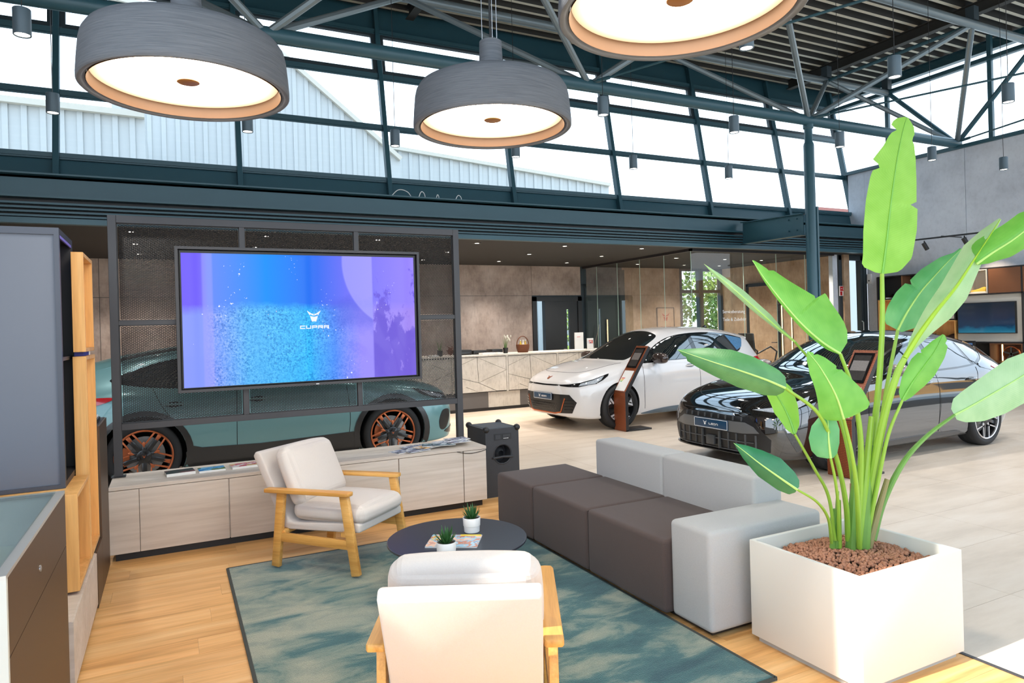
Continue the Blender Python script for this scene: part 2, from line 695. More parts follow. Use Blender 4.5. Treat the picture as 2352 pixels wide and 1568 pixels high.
# ---- high roof: dark trapezoid deck, ribs with bounced light painted on their undersides
deck = rb(-4.3, 14.9, -4.0, 11.6, 7.10, 7.3).build('ceiling', DECK_D, kind='structure')
rib_me = None
k = 0
y = -4.9
while y < 11.45:
    if y > 1.5:
        if rib_me is None:
            b = MB()
            b.cur = 0
            v = [(-4.3, -.085, 7.1), (-4.3, -.035, 7.0), (-4.3, .035, 7.0), (-4.3, .085, 7.1),
                 (14.85, -.085, 7.1), (14.85, -.035, 7.0), (14.85, .035, 7.0), (14.85, .085, 7.1)]
            b.add(v, [(0, 4, 5, 1), (2, 6, 7, 3), (0, 1, 2, 3), (7, 6, 5, 4)])
            b.cur = 1
            b.add([v[1], v[5], v[6], v[2]], [(0, 1, 2, 3)])
            o = b.build('deck_rib', [DECK_D, DECK_L], deck, local=True, recalc=True)
            rib_me = o.data
        else:
            o = bpy.data.objects.new('deck_rib', rib_me)
            COL.objects.link(o)
            o.parent = deck
        o.location = (0, y, 0)
    y += 0.262
# purlins under the deck


def ibeam(b, p0, p1, h, w, tf=0.014, tw=0.01):
    """I-section whose top face runs p0-p1"""
    p0, p1 = Vector(p0), Vector(p1)
    zz = Vector((0, 0, 1))
    b.bar(p0 - zz * tf / 2, p1 - zz * tf / 2, w, tf)
    b.bar(p0 - zz * (h - tf / 2), p1 - zz * (h - tf / 2), w, tf)
    b.bar(p0 - zz * (h / 2), p1 - zz * (h / 2), tw, h - 2 * tf)
    return b


for i, X in enumerate((-0.75, 3.72, 8.2, 12.65, 14.62)):
    b = MB()
    ibeam(b, (X, -3.9, 7.0), (X, 10.95 if i < 4 else 11.4, 7.0), 0.2, 0.14)
    b.build('purlin', DECK_D if i < 4 else STEEL, deck)

# ---- clerestory glazing
win = MB()
MX = [-3.5, -1.28, 0.965, 3.2, 5.43, 7.68, 9.95, 12.2, 14.3]
# spandrel and header sheets are the window's own mesh
for z0, z1 in ((3.58, 4.0), (6.62, 7.1)):
    win.add([(-4, fy(z0), z0), (14.4, fy(z0), z0), (14.4, fy(z1), z1), (-4, fy(z1), z1),
             (-4, fy(z0) + .06, z0), (14.4, fy(z0) + .06, z0), (14.4, fy(z1) + .06, z1), (-4, fy(z1) + .06, z1)],
            [(0, 1, 2, 3), (7, 6, 5, 4), (0, 4, 5, 1), (3, 2, 6, 7), (0, 3, 7, 4), (1, 5, 6, 2)])
window_1 = win.build('window_1', STEEL, kind='structure')
for X in MX:
    b = MB()
    z0, z1 = 3.58, 7.0
    b.bar((X, fy(z0) - .05, z0), (X, fy(z1) - .05, z1), 0.075, 0.12, up=(0, 1, -.185))
    b.build('mullion', STEEL, window_1, bevel=0.006, seg=1)
for z, h in ((4.03, 0.06), (4.91, 0.075), (5.80, 0.075), (6.60, 0.06)):
    b = MB()
    b.bar((-4, fy(z) - .02, z), (14.4, fy(z) - .02, z), 0.10, h)
    b.bar((-4, fy(z) - .045, z - h / 2 - .012), (14.4, fy(z) - .045, z - h / 2 - .012), 0.03, .02)
    b.build('transom', STEEL, window_1)
for i in range(len(MX) - 1):
    for r_, (z0, z1) in enumerate(((4.05, 4.88), (4.94, 5.77), (5.83, 6.58))):
        x0, x1 = MX[i] + .03, MX[i + 1] - .03
        a = 0.02
        b = MB()
        b.add([(x0, fy(z0) + a, z0), (x1, fy(z0) + a, z0), (x1, fy(z1) + a, z1), (x0, fy(z1) + a, z1)], [(0, 1, 2, 3)])
        b.build('pane', CLEAR, window_1, recalc=False)
        if r_ == 2:                             # opening sashes along the top
            s = MB()
            for (pa, pb) in (((x0 + .04, z0 + .04), (x1 - .04, z0 + .04)), ((x1 - .04, z0 + .04), (x1 - .04, z1 - .04)), ((x1 - .04, z1 - .04), (x0 + .04, z1 - .04)), ((x0 + .04, z1 - .04), (x0 + .04, z0 + .04))):
                s.bar((pa[0], fy(pa[1]) - .02, pa[1]), (pb[0], fy(pb[1]) - .02, pb[1]), .07, .06, up=(0, 1, -.18))
            s.build('sash', STEEL_DARK, window_1)

# glazing above the right-hand wall
window_2 = rb(14.22, 14.34, -3.9, 11.2, 6.5, 6.58).build('window_2', STEEL, kind='structure')
for Yp in (9.72, 7.6, 5.86, 3.6, 1.4, -.8, -3.0):
    rb(14.25, 14.33, Yp - .04, Yp + .04, 4.95 if Yp > 6 else 0, 7.0).build('mullion', STEEL, window_2, bevel=.006, seg=1)
for a, b_ in ((9.76, 11.0), (7.64, 9.68), (5.9, 7.56), (3.64, 5.82), (-3.8, 3.56)):
    for z0, z1 in ((5.0, 6.5), (6.58, 6.95)):
        MB().add([(14.29, a, z0), (14.29, b_, z0), (14.29, b_, z1), (14.29, a, z1)], [(0, 1, 2, 3)]).build('pane', CLEAR, window_2, recalc=False)

# glazed street front behind the camera (seen only in reflections)
window_6 = rb(-4.2, 14.5, -3.86, -3.74, 3.4, 3.5).build('window_6', STEEL, kind='structure')
for i in range(9):
    X = -4.1 + 2.3 * i
    rb(X - .05, X + .05, -3.88, -3.72, 0, 7.1).build('mullion', STEEL, window_6)
rb(-4.1, -4.0, 2.33, 2.41, 0, 7.0).build('mullion', STEEL, window_6)

# ---- main steel beam, louvre and fascia in front of the low ceiling
beam = MB()
beam.box(-4, 14.26, 9.78, 10.04, 3.586, 3.606)
beam.box(-4, 14.26, 9.90, 9.915, 3.335, 3.586)
beam.box(-4, 14.26, 9.78, 10.04, 3.31, 3.335)
beam.build('beam', STEEL, kind='structure')
louvre = rb(-4, 14.26, 9.93, 9.96, 3.02, 3.31).build('trim_3', BLACKM, kind='structure')
for i, z in enumerate((3.245, 3.195, 3.145, 3.095)):
    b = MB().box(-4, 14.26, 9.80, 9.86, z - .012, z + .012)
    b.build('slat', STEEL, louvre)
rb(-4, 14.26, 9.78, 9.88, 3.0, 3.068).build('fascia', STEEL, louvre)

# stub beam from the main beam to the column
stub = MB()
X = 9.97
for z0a, z0b, w in ((3.09, 3.08, .14), (3.50, 3.45, .14)):
    stub.bar((X, 9.8, z0a), (X, 8.39, z0b), w, .014)
stub.bar((X, 9.8, 3.295), (X, 8.39, 3.265), .012, .385)
stub_o = stub.build('stub_beam', STEEL, kind='structure')
for (yy, zz) in ((8.52, 3.38), (8.70, 3.385), (8.52, 3.18), (8.70, 3.185)):
    MB().lathe([(.014, -.03), (.014, 0.02)], 6, (X - .006, yy, zz), 'x', caps=True).build('bolt', STEEL, stub_o)

# ---- column
col_t = thing('steel_column', 'round teal-grey steel column standing behind the black car', 'column', (10.01, 8.27, 0))
MB().lathe([(.088, 0), (.088, 4.62), (.078, 4.66), (.066, 4.68), (.066, 4.90), (.085, 4.92), (.085, 4.98)], 32, (10.01, 8.27, 0)).build('shaft', STEEL, col_t)
rb(10.075, 10.115, 8.19, 8.25, 0, 3.55).build('cable_duct', STEEL, col_t)
rb(9.79, 10.23, 8.05, 8.49, 0, .02).build('base_plate', STEEL, col_t)

# ---- roof trusses
def truss(Y0, label, x_end=14.31, brace=True):
    t = thing('roof_truss', label, 'truss', (5, Y0, 5.05), 0, 'roof trusses')
    dY = 1.44
    MB().tube([(-4.2, Y0, 5.05), (x_end, Y0, 5.05)], .09, 16).build('lower_chord', STEEL, t)
    for s_ in (-1, 1):
        MB().tube([(-4.2, Y0 + s_ * dY, 6.53), (x_end, Y0 + s_ * dY, 6.53)], .07, 12).build('upper_chord', CHORD, t)
    low_n = [-3.35, 1.07, 5.48, 10.0, 14.28]
    up_n = [-1.2, 3.2, 7.72, 12.32]
    for i, xl in enumerate(low_n):
        for xu in up_n:
            if abs(xu - xl) < 2.7:
                for s_ in (-1, 1):
                    MB().tube([(xl, Y0, 5.05), (xu, Y0 + s_ * dY, 6.53)], .047, 8).build('brace', CHORD, t)
    for s_ in (-1, 1):
        MB().tube([(14.28, Y0, 5.05), (14.28, Y0 + s_ * dY, 6.53)], .047, 8).build('brace', STEEL, t)
    for xu in up_n + [14.25]:
        MB().tube([(xu, Y0 - dY, 6.53), (xu, Y0 + dY, 6.53)], .035, 8).build('cross_tie', STEEL, t)
        for s_ in (-1, 1):
            rb(xu - .07, xu + .07, Y0 + s_ * dY - .07, Y0 + s_ * dY + .07, 6.59, 6.82).build('deck_bracket', STEEL_DARK, t)
    return t


truss(8.25, 'tubular steel truss carried by the teal-grey column')
for p0, p1 in (((5.48, 8.25, 5.08), (7.4, 3.72, 5.08)), ((10.0, 8.25, 5.08), (11.9, 3.72, 5.08)), ((14.25, 8.25, 5.08), (12.9, 3.72, 5.08))):
    r_ = thing('tie_rod', {5: 'thin steel tie rod under the roof beside the middle pendant lamp', 10: 'thin steel tie rod running from the column head to the upper right', 14: 'thin steel tie rod starting at the truss end on the concrete wall'}[int(p0[0])], 'rod', p0, 0, 'tie rods')
    MB().tube([p0, p1], .016, 6).build('rod', STEEL, r_)
    MB().tube([Vector(p0).lerp(Vector(p1), .03), Vector(p0).lerp(Vector(p1), .07)], .028, 8).build('turnbuckle', STEEL, r_)

# ---- glass office: partitions with butt-jointed panes
part = rb(8.955, 9.005, 10.18, YB, 0, .05).build('partition_office', BLACKM, kind='structure')
rb(8.955, 9.005, 10.155, YB, 2.97, 3.03).build('frame_rail', BLACKM, part)
rb(8.955, 13.0, 10.155, 10.205, 0, .05).build('frame_rail', BLACKM, part)
rb(8.955, 13.0, 10.155, 10.205, 2.97, 3.03).build('frame_rail', BLACKM, part)
EDGE = M('green_glass_edge', (0.45, 0.62, 0.52), 0.3, 0, .05, 4)
ys = [10.18, 10.98, 11.78, 12.60, 13.42, YB]
for a, b_ in zip(ys[:-1], ys[1:]):
    MB().add([(8.98, a + .003, .05), (8.98, b_ - .003, .05), (8.98, b_ - .003, 2.97), (8.98, a + .003, 2.97)], [(0, 1, 2, 3)]).build('pane', CLEAR_O, part, recalc=False)
    if a > 10.2:
        rb(8.975, 8.985, a - .003, a + .003, .05, 2.97).build('joint', EDGE, part)
xs = [8.98, 10.33, 11.25, 12.1, 12.98]
for a, b_ in zip(xs[:-1], xs[1:]):
    MB().add([(a + .003, 10.18, .05), (b_ - .003, 10.18, .05), (b_ - .003, 10.18, 2.97), (a + .003, 10.18, 2.97)], [(0, 1, 2, 3)]).build('pane', CLEAR_O, part, recalc=False)
    rb(a - .003, a + .003, 10.175, 10.185, .05, 2.97).build('joint', EDGE, part)

# lettering on the front pane
LETTER = M('white_lettering', (0.85, 0.85, 0.83), 0.6, emit=None)


def text_mesh(body, size, mat_, name, parent, M4, extrude=0.0008, align='LEFT', label=None, spacing=1.0):
    cu = bpy.data.curves.new(name, 'FONT')
    cu.body = body
    cu.size = size
    cu.extrude = extrude
    cu.align_x = align
    cu.space_character = spacing
    cu.resolution_u = 3
    tmp = bpy.data.objects.new('tmp_text', cu)
    COL.objects.link(tmp)
    dg = bpy.context.evaluated_depsgraph_get()
    me = bpy.data.meshes.new_from_object(tmp.evaluated_get(dg))
    bpy.data.objects.remove(tmp)
    bpy.data.curves.remove(cu)
    me.transform(M4)
    me.materials.clear()
    me.materials.append(mat_)
    return link_mesh(name, me, parent, None, label=label)


def frame_mat(o, ex, ey):
    """matrix sending text x,y to the world axes ex, ey at o"""
    ex, ey = Vector(ex).normalized(), Vector(ey).normalized()
    ez = ex.cross(ey)
    m_ = Matrix.Identity(4)
    for i_ in range(3):
        m_[i_][0], m_[i_][1], m_[i_][2] = ex[i_], ey[i_], ez[i_]
    m_.translation = Vector(o)
    return m_


text_mesh('Serviceberatung', .092, LETTER, 'lettering', part, frame_mat((9.745, 10.172, 1.765), (1, 0, 0), (0, 0, 1)))
text_mesh('Teile & Zubehör', .092, LETTER, 'lettering', part, frame_mat((9.745, 10.172, 1.61), (1, 0, 0), (0, 0, 1)))
text_mesh('Eingang', .10, LETTER, 'lettering', part, frame_mat((11.96, 10.172, 1.78), (1, 0, 0), (0, 0, 1)))
text_mesh('Service', .10, LETTER, 'lettering', part, frame_mat((11.96, 10.172, 1.62), (1, 0, 0), (0, 0, 1)))

# office window onto the trees
window_3 = MB()
window_3.box(11.95, 13.42, YB, YB + .1, 0, .08).box(11.95, 13.42, YB, YB + .1, 2.96, 3.04).box(11.95, 13.42, YB, YB + .1, 2.38, 2.46)
for X_ in (11.98, 12.62, 12.70, 13.38):
    window_3.box(X_ - .035, X_ + .035, YB - .02, YB + .1, 0, 3.02)
window_3 = window_3.build('window_3', STEEL_DARK, kind='structure')
for a, b_ in ((12.0, 12.6), (12.72, 13.36)):
    for z0, z1 in ((.08, 2.38), (2.46, 2.96)):
        MB().add([(a, YB + .05, z0), (b_, YB + .05, z0), (b_, YB + .05, z1), (a, YB + .05, z1)], [(0, 1, 2, 3)]).build('pane', CLEAR, window_3, recalc=False)

# tall glazed exit door beside the shelf wall
door_1 = MB()
for X_, w_ in ((13.36, .08), (13.44, .06), (14.08, .07), (14.20, .12)):
    door_1.box(X_ - w_ / 2, X_ + w_ / 2, 10.3, 10.42, 0, 3.0)
door_1.box(13.3, 14.26, 10.3, 10.42, 2.9, 3.02).box(13.3, 14.26, 10.3, 10.42, 0, .1)
door_1 = door_1.build('door_1', STEEL_DARK, kind='structure')
MB().add([(13.47, 10.36, .1), (14.05, 10.36, .1), (14.05, 10.36, 2.9), (13.47, 10.36, 2.9)], [(0, 1, 2, 3)]).build('pane', CLEAR, door_1, recalc=False)
MB().tube([(14.02, 10.28, .9), (14.02, 10.24, .93), (14.02, 10.24, 1.5), (14.02, 10.28, 1.53)], .012, 6).build('door_handle', M('brushed_steel', (.6, .6, .6), .3, 1), door_1)
MB().box(13.61, 14.26, 10.45, 10.75, 3.0, 3.6).build('wall_lintel', STEEL_DARK, kind='structure')

# black entrance door in the back wall, with a side light and a glass slit
door_2 = MB()
door_2.box(7.55, 7.66, YB - .03, YB + .15, 0, 2.3).box(8.79, 8.9, YB - .03, YB + .15, 0, 2.3).box(7.55, 8.9, YB - .03, YB + .15, 2.2, 2.3)
door_2.box(7.88, 8.04, YB - .02, YB + .12, 0, 2.2).box(7.6, 7.95, YB, YB + .1, 0, .5)
door_2 = door_2.build('door_2', BLACK, kind='structure')
d = MB().box(8.04, 8.48, YB, YB + .06, 0, 2.2).box(8.56, 8.8, YB, YB + .06, 0, 2.2).box(8.48, 8.56, YB, YB + .06, 0, .25).box(8.48, 8.56, YB, YB + .06, 2.0, 2.2)
dl = d.build('door_leaf', BLACK, door_2)
MB().tube([(8.42, YB - .01, 1.05), (8.42, YB - .05, 1.05), (8.34, YB - .05, 1.05)], .012, 6).build('door_handle', M('satin_chrome', (.65, .65, .65), .25, 1), dl)
MB().add([(8.48, YB + .03, .25), (8.56, YB + .03, .25), (8.56, YB + .03, 2.0), (8.48, YB + .03, 2.0)], [(0, 1, 2, 3)]).build('pane', CLEAR, door_2, recalc=False)
MB().add([(7.66, YB + .06, .5), (7.9, YB + .06, .5), (7.9, YB + .06, 2.2), (7.66, YB + .06, 2.2)], [(0, 1, 2, 3)]).build('pane', CLEAR, door_2, recalc=False)

# dark door in the office, seen through the side partition
door_3 = MB().box(9.0, 10.12, YB - .05, YB + .1, 0, 2.6)
door_3.box(9.98, 10.12, YB - .1, YB - .02, 0, 2.95).box(9.0, 10.12, YB - .09, YB - .05, 2.52, 2.6)
door_3 = door_3.build('door_3', M('dark_green_lacquer', (0.03, 0.042, 0.038), .3), kind='structure')
MB().tube([(9.12, YB - .1, .95), (9.30, YB - .16, 1.62)], .014, 6).build('door_handle', M('steel_pull', (.7, .7, .7), .25, 1), door_3)
# inner office door, tan leaf in a black frame
door_4 = MB().box(13.36, 13.44, 13.02, 13.10, 0, 2.55).box(13.36, 13.44, 12.0, 12.08, 0, 2.55).box(13.36, 13.44, 12.0, 13.1, 2.47, 2.55)
door_4 = door_4.build('door_4', BLACK, kind='structure')
dl = rb(13.385, 13.43, 12.08, 13.02, 0, 2.47).build('door_leaf', CONC_T, door_4)
MB().tube([(13.38, 12.14, 1.05), (13.33, 12.14, 1.05), (13.33, 12.26, 1.05)], .011, 6).build('door_handle', BLACK, dl)
# ================================================================== LAMPS
def plaster_mat():
    mt, nt, b = newmat('brushed_grey_plaster')
    N, L = nt.nodes, nt.links
    tc = N.new('ShaderNodeTexCoord')
    mp = N.new('ShaderNodeMapping')
    mp.inputs['Scale'].default_value = (5, 5, 120)
    L.new(tc.outputs['Object'], mp.inputs[0])
    nz = N.new('ShaderNodeTexNoise')
    nz.inputs['Scale'].default_value = 1.6
    nz.inputs['Detail'].default_value = 5
    L.new(mp.outputs[0], nz.inputs['Vector'])
    r = ramp(N, [(0.3, S(92, 96, 102)), (0.7, S(112, 115, 120))])
    L.new(nz.outputs['Fac'], r.inputs[0])
    L.new(r.outputs[0], b.inputs['Base Color'])
    b.inputs['Roughness'].default_value = 0.7
    bp = N.new('ShaderNodeBump')
    bp.inputs['Strength'].default_value = 0.6
    bp.inputs['Distance'].default_value = 0.004
    L.new(nz.outputs['Fac'], bp.inputs['Height'])
    L.new(bp.outputs[0], b.inputs['Normal'])
    return mt


PLASTER = plaster_mat()
RIM_IN = M('warm_bronze_lining', S(112, 80, 54), 0.45, 0, .06, 20)


def diffuser_mat():
    """backlit acrylic disc: brightest in the middle, warmer and dimmer at the edge"""
    mt = bpy.data.materials.new('backlit_diffuser')
    mt.use_nodes = True
    N, L = mt.node_tree.nodes, mt.node_tree.links
    N.clear()
    out = N.new('ShaderNodeOutputMaterial')
    e = N.new('ShaderNodeEmission')
    tc = N.new('ShaderNodeTexCoord')
    ln = N.new('ShaderNodeVectorMath')
    ln.operation = 'LENGTH'
    sp = N.new('ShaderNodeSeparateXYZ')
    cb = N.new('ShaderNodeCombineXYZ')
    L.new(tc.outputs['Object'], sp.inputs[0])
    L.new(sp.outputs[0], cb.inputs[0])
    L.new(sp.outputs[1], cb.inputs[1])
    L.new(cb.outputs[0], ln.inputs[0])
    mr = N.new('ShaderNodeMapRange')
    mr.inputs[1].default_value = 0.16
    mr.inputs[2].default_value = 0.40
    L.new(ln.outputs['Value'], mr.inputs[0])
    r = ramp(N, [(0.0, (1.0, 0.93, 0.82)), (0.7, (1.0, 0.84, 0.62)), (1.0, (1.0, 0.68, 0.40))])
    L.new(mr.outputs[0], r.inputs[0])
    L.new(r.outputs[0], e.inputs[0])
    m2 = ramp(N, [(0.0, (1, 1, 1)), (.45, (.6, .6, .6)), (.8, (.07, .07, .07)), (1.0, (.036, .036, .036))])
    L.new(mr.outputs[0], m2.inputs[0])
    m3 = N.new('ShaderNodeMath')
    m3.operation = 'MULTIPLY'
    m3.inputs[1].default_value = 34
    L.new(m2.outputs[0], m3.inputs[0])
    L.new(m3.outputs[0], e.inputs[1])
    L.new(e.outputs[0], out.inputs[0])
    return mt


DIFF = diffuser_mat()


def make_pendant():
    t = thing('pendant_lamp', 'x', 'lamp', (0, 0, 2.745), 0, 'large drum pendant lamps over the seating corner')
    z = 0.0
    prof = [(.408, .035), (.415, .012), (.432, .002), (.446, .0), (.452, .006), (.452, .03), (.447, .10), (.440, .17), (.432, .205), (.415, .232), (.385, .247), (.33, .255), (.075, .262), (.075, .262), (.070, .30), (.064, .50), (.055, .505), (0, .505)]
    MB().lathe(prof, 72).build('shade', PLASTER, t, local=True, sharp=50)
    MB().lathe([(.412, .008), (.404, .04), (.402, .065)], 72).build('inner_rim', RIM_IN, t, local=True, recalc=False)
    MB().lathe([(.404, .060), (.0, .060)], 64).build('diffuser', DIFF, t, local=True, recalc=False)
    MB().lathe([(.05, .059), (.05, .050), (.047, .048), (0, .048)], 32).build('centre_cap', M('bronze_cap', S(150, 100, 45), .5), t, local=True)
    for q in (0.3, 2.4, 4.5):
        MB().tube([(.05 * math.cos(q), .05 * math.sin(q), .5), (.05 * math.cos(q), .05 * math.sin(q), 4.25)], .0025, 5).build('suspension_wire', M('steel_wire', (.6, .62, .64), .3, 1), t, local=True)
    MB().tube([(0, 0, .5), (0, 0, 4.25)], .006, 6).build('power_cord', BLACK, t, local=True)
    return t


pl = make_pendant()
for i, (x, y, lab) in enumerate(((0.106, 3.542, 'grey drum pendant lamp above the sideboard screen, the leftmost of three'),
                                 (1.69, 3.55, 'grey drum pendant lamp with its neck showing, above the round table'),
                                 (1.722, 1.972, 'grey drum pendant lamp cut off by the top edge, mostly glowing underside'))):
    o = pl if i == 0 else copy_tree(pl)
    o.location = (x, y, 2.745)
    o['label'] = lab

# small cylinder pendants
SM_BODY = M('blue_grey_cylinder', (0.075, 0.115, 0.145), 0.45, 0.1, .05, 6)


def make_small():
    t = thing('cylinder_pendant', 'x', 'lamp', (0, 0, 4), 0, 'small cylinder spot pendants under the roof')
    MB().lathe([(.052, .005), (.060, .0), (.0625, .004), (.0625, .205), (.058, .21), (0, .21)], 24).build('housing', SM_BODY, t, local=True)
    MB().lathe([(.052, .008), (0, .008)], 24).build('lens', LAMP_W, t, local=True, recalc=False)
    MB().tube([(0, 0, .21), (0, 0, 3.02)], .004, 5).build('cord', BLACK, t, local=True)
    return t


sm = make_small()
spots = [(-.98, 6.49, 'second from the left edge above the drum lamp, nearest the top left corner'),
         (-1.05, 8.6, 'in front of the first window post on the left'),
         (.88, 8.6, 'just below the rim of the leftmost drum lamp'),
         (2.68, 8.6, 'between the two drum lamps, low against the white hall'),
         (4.42, 8.56, 'just below the rim of the middle drum lamp'),
         (4.5, 6.5, 'right of the middle drum lamp, in front of a window post'),
         (6.475, 8.58, 'low in the fourth window bay from the left, before blank sky'),
         (6.487, 6.48, 'below the long tube, before the second window bay left of the column'),
         (8.46, 8.6, 'lowest one left of the steel column'),
         (4.61, 4.43, 'half hidden behind the rim of the cut-off drum lamp'),
         (6.565, 4.376, 'large one hanging before the roof purlins right of the column'),
         (8.583, 4.382, 'near the right edge before the bright side glazing'),
         (8.466, 6.476, 'right beside the column head, before the corner window post'),
         (10.6, 6.5, 'at the top edge of the concrete wall, right of the tall leaf'),
         (12.5, 6.48, 'before the concrete wall near the right edge'),
         (10.6, 4.4, 'added out of frame as extra light, over the tail of the black car'),  # this and the next two: unseen pendants added to brighten the tiles
         (6.6, 2.3, 'added out of frame as extra light, over the tiles beside the planter'),
         (8.6, 2.3, 'added out of frame as extra light, over the tiles beside the black car')]
spots[0] = (-.98, 6.49, 'in the top left corner, at the upper transom')
pb_data = bpy.data.lights.new('pendant_beam', 'SPOT')
pb_data.energy = 110
pb_data.color = (1.0, 0.965, 0.92)
pb_data.spot_size = math.radians(115)
pb_data.spot_blend = 0.7
pb_data.shadow_soft_size = 0.05
for i, (x, y, lab) in enumerate(spots):
    l = bpy.data.objects.new('pendant_beam', pb_data)
    COL.objects.link(l)
    l.location = (x, y, 3.985)
    o = sm if i == 0 else copy_tree(sm)
    o.location = (x, y, 4.0)
    o['label'] = 'blue-grey cylinder pendant ' + lab

# recessed downlights in the low black ceiling, each with its own light
def make_down():
    t = thing('recessed_downlight', 'small round downlight recessed in the low black ceiling', 'lamp', (0, 0, 3.02), 0, 'downlights in the black ceiling')
    MB().lathe([(.034, -.002), (.06, -.008), (.075, -.006), (.078, 0)], 20).build('ring', BLACK, t, local=True, recalc=True)
    MB().lathe([(.036, -.004), (0, -.004)], 16).build('lens', LAMP_W, t, local=True, recalc=False)
    return t


sp_data = bpy.data.lights.new('downlight_beam', 'SPOT')
sp_data.energy = 185
sp_data.color = (1.0, 0.88, 0.76)
sp_data.spot_size = math.radians(105)
sp_data.spot_blend = 0.9
sp_data.shadow_soft_size = 0.04
dn = make_down()
first = True
ORD = ('first', 'second', 'third', 'fourth', 'fifth', 'sixth', 'first behind the glass', 'second behind the glass', 'third behind the glass')
for ix, x in enumerate((-.44, 1.27, 2.92, 4.6, 6.3, 7.99, 9.93, 11.36, 12.5)):
    for iy, y in enumerate((10.40, 11.74, 13.12)):
        o = dn if first else copy_tree(dn)
        first = False
        o.location = (x, y, 3.02)
        o['label'] = 'round recessed ceiling downlight, %s row, %s from the left' % (('front', 'middle', 'back')[iy], ORD[ix]) if ix < 6 else 'round recessed ceiling downlight, %s row, %s' % (('front', 'middle', 'back')[iy], ORD[ix])
        l = bpy.data.objects.new('downlight_beam', sp_data)
        COL.objects.link(l)
        l.location = (x, y, 3.0)
# track with two spots on the concrete wall
tr = thing('track_light', 'black ceiling track with two tilted black spots along the concrete wall', 'lamp', (13.6, 8, 3.15))
pa, pb = at_x(2060, 556, 13.6), at_x(2400, 517, 13.6)
MB().bar(pa, pb, .03, .03).build('track', BLACK, tr)
for px, py in ((2123, 553), (2215, 541)):
    p = at_x(px, py, 13.6)
    MB().tube([p, p + Vector((0, 0, -.05))], .012, 8).build('stem', BLACK, tr)
    q = p + Vector((.03, 0, -.11))
    a = Vector((.45, -.2, -.85)).normalized()
    MB().tube([q - a * .075, q + a * .075], .042, 14).build('spot_head', BLACK, tr)
    l = bpy.data.objects.new('track_beam', bpy.data.lights.new('track_beam', 'SPOT'))
    l.data.energy = 55
    l.data.color = (1, .74, .5)
    l.data.spot_size = math.radians(75)
    l.data.spot_blend = .8
    l.location = q + a * .09
    l.rotation_euler = (-a).to_track_quat('Z', 'Y').to_euler()
    COL.objects.link(l)
for yy in (9.3, 8.2, 7.0):
    MB().tube([(13.6, yy, 3.16), (14.27, yy, 3.16)], .01, 6).build('bracket', BLACK, tr)
# ================================================================== SIDEBOARD, SCREEN STAND, SEATING
PALE = wood('pale_ash_laminate', S(190, 176, 164), S(205, 193, 181), S(216, 206, 196), 0, 0.45, 0.5)
sb = thing('sideboard', 'long low pale ash sideboard under the big screen', 'sideboard', (1.05, 5.9, 0))
x0, x1, y0, y1 = -.42, 2.525, 5.63, 6.16
MB().box(x0, x1, y0 + .02, y1, .06, .515).build('carcass', PALE, sb)
MB().box(x0, x1, y0, y1, .515, .54).build('top', PALE, sb, bevel=.0015, seg=1)
MB().box(x0, -.232, y0, y0 + .02, .06, .511).build('end_panel', PALE, sb)
for a, b in ((-.228, .371), (.375, .974), (.978, 1.708), (1.712, 2.30), (2.304, 2.525)):
    MB().box(a, b - .004, y0, y0 + .02, .06, .511).build('door', PALE, sb, bevel=.001, seg=1)
MB().box(x0 + .03, x1 - .03, y0 + .05, y1 - .03, 0, .06).build('plinth', BLACK, sb)
cbl = thing('cable', 'thin dark cable hanging across the right end of the sideboard', 'cable', (2.3, 5.625, .5))
MB().tube(catmull([(2.24, 5.626, .515), (2.30, 5.622, .50), (2.38, 5.622, .49), (2.46, 5.622, .497), (2.52, 5.626, .507)], 5), .003, 5).build('cord', BLACK, cbl)

# ---- stand
FR = ANTHR
stand = thing('screen_stand', 'tall black metal stand with mesh panels rising from the sideboard', 'stand', (1.03, 6.05, .54))
Y0, Y1 = 6.02, 6.08
for xa in (-.409, 2.415):
    MB().box(xa, xa + .058, Y0, Y1, .545, 2.545).build('post', FR, stand, bevel=.002, seg=1)
    MB().box(xa - .02, xa + .078, Y0 - .02, Y1 + .02, .5405, .546).build('foot_plate', BLACKM, stand)
MB().box(-.351, 2.415, Y0, Y1, 2.487, 2.545).build('top_rail', FR, stand, bevel=.002, seg=1)
MB().box(-.351, 2.415, Y0, Y1, .895, .945).build('bottom_rail', FR, stand, bevel=.002, seg=1)
for a, b in ((-.351, .053), (2.06, 2.415)):
    MB().box(a, b, Y0 + .005, Y1 - .005, 1.70, 1.735).build('middle_rail', FR, stand)
for xm in (.548, 1.495):
    MB().box(xm - .02, xm + .02, Y0 + .004, Y1 - .004, .945, 2.487).build('upright', FR, stand)
MESHM = M('black_expanded_metal', (0.035, 0.034, 0.035), 0.45, 0.2, .05, 5)


def expanded_mesh(xa, xb, za, zb, y, skip=None, pw=.0262, ph=.0132):
    """diamond mesh of slim flat strands, real geometry"""
    nx = max(1, round((xb - xa) / pw))
    nz = max(1, round((zb - za) / ph))
    dx, dz = (xb - xa) / nx, (zb - za) / nz
    v, f = [], []
    w = .0029
    for i in range(nx):
        for j in range(nz):
            xc, zc = xa + (i + .5) * dx, za + (j + .5) * dz
            if skip and skip[0] < xc < skip[1] and skip[2] < zc < skip[3]:
                continue
            L_, R_, T_, B_ = (xc - dx / 2, zc), (xc + dx / 2, zc), (xc, zc + dz / 2), (xc, zc - dz / 2)
            for p, q in ((L_, T_), (T_, R_), (R_, B_), (B_, L_)):
                k = len(v)
                n = w
                v += [(p[0], y - .002, p[1] - n), (q[0], y - .002, q[1] - n), (q[0], y + .002, q[1] + n), (p[0], y + .002, p[1] + n)]
                f.append((k, k + 1, k + 2, k + 3))
    b = MB()
    b.v, b.f, b.mi = v, f, [0] * len(f)
    return b


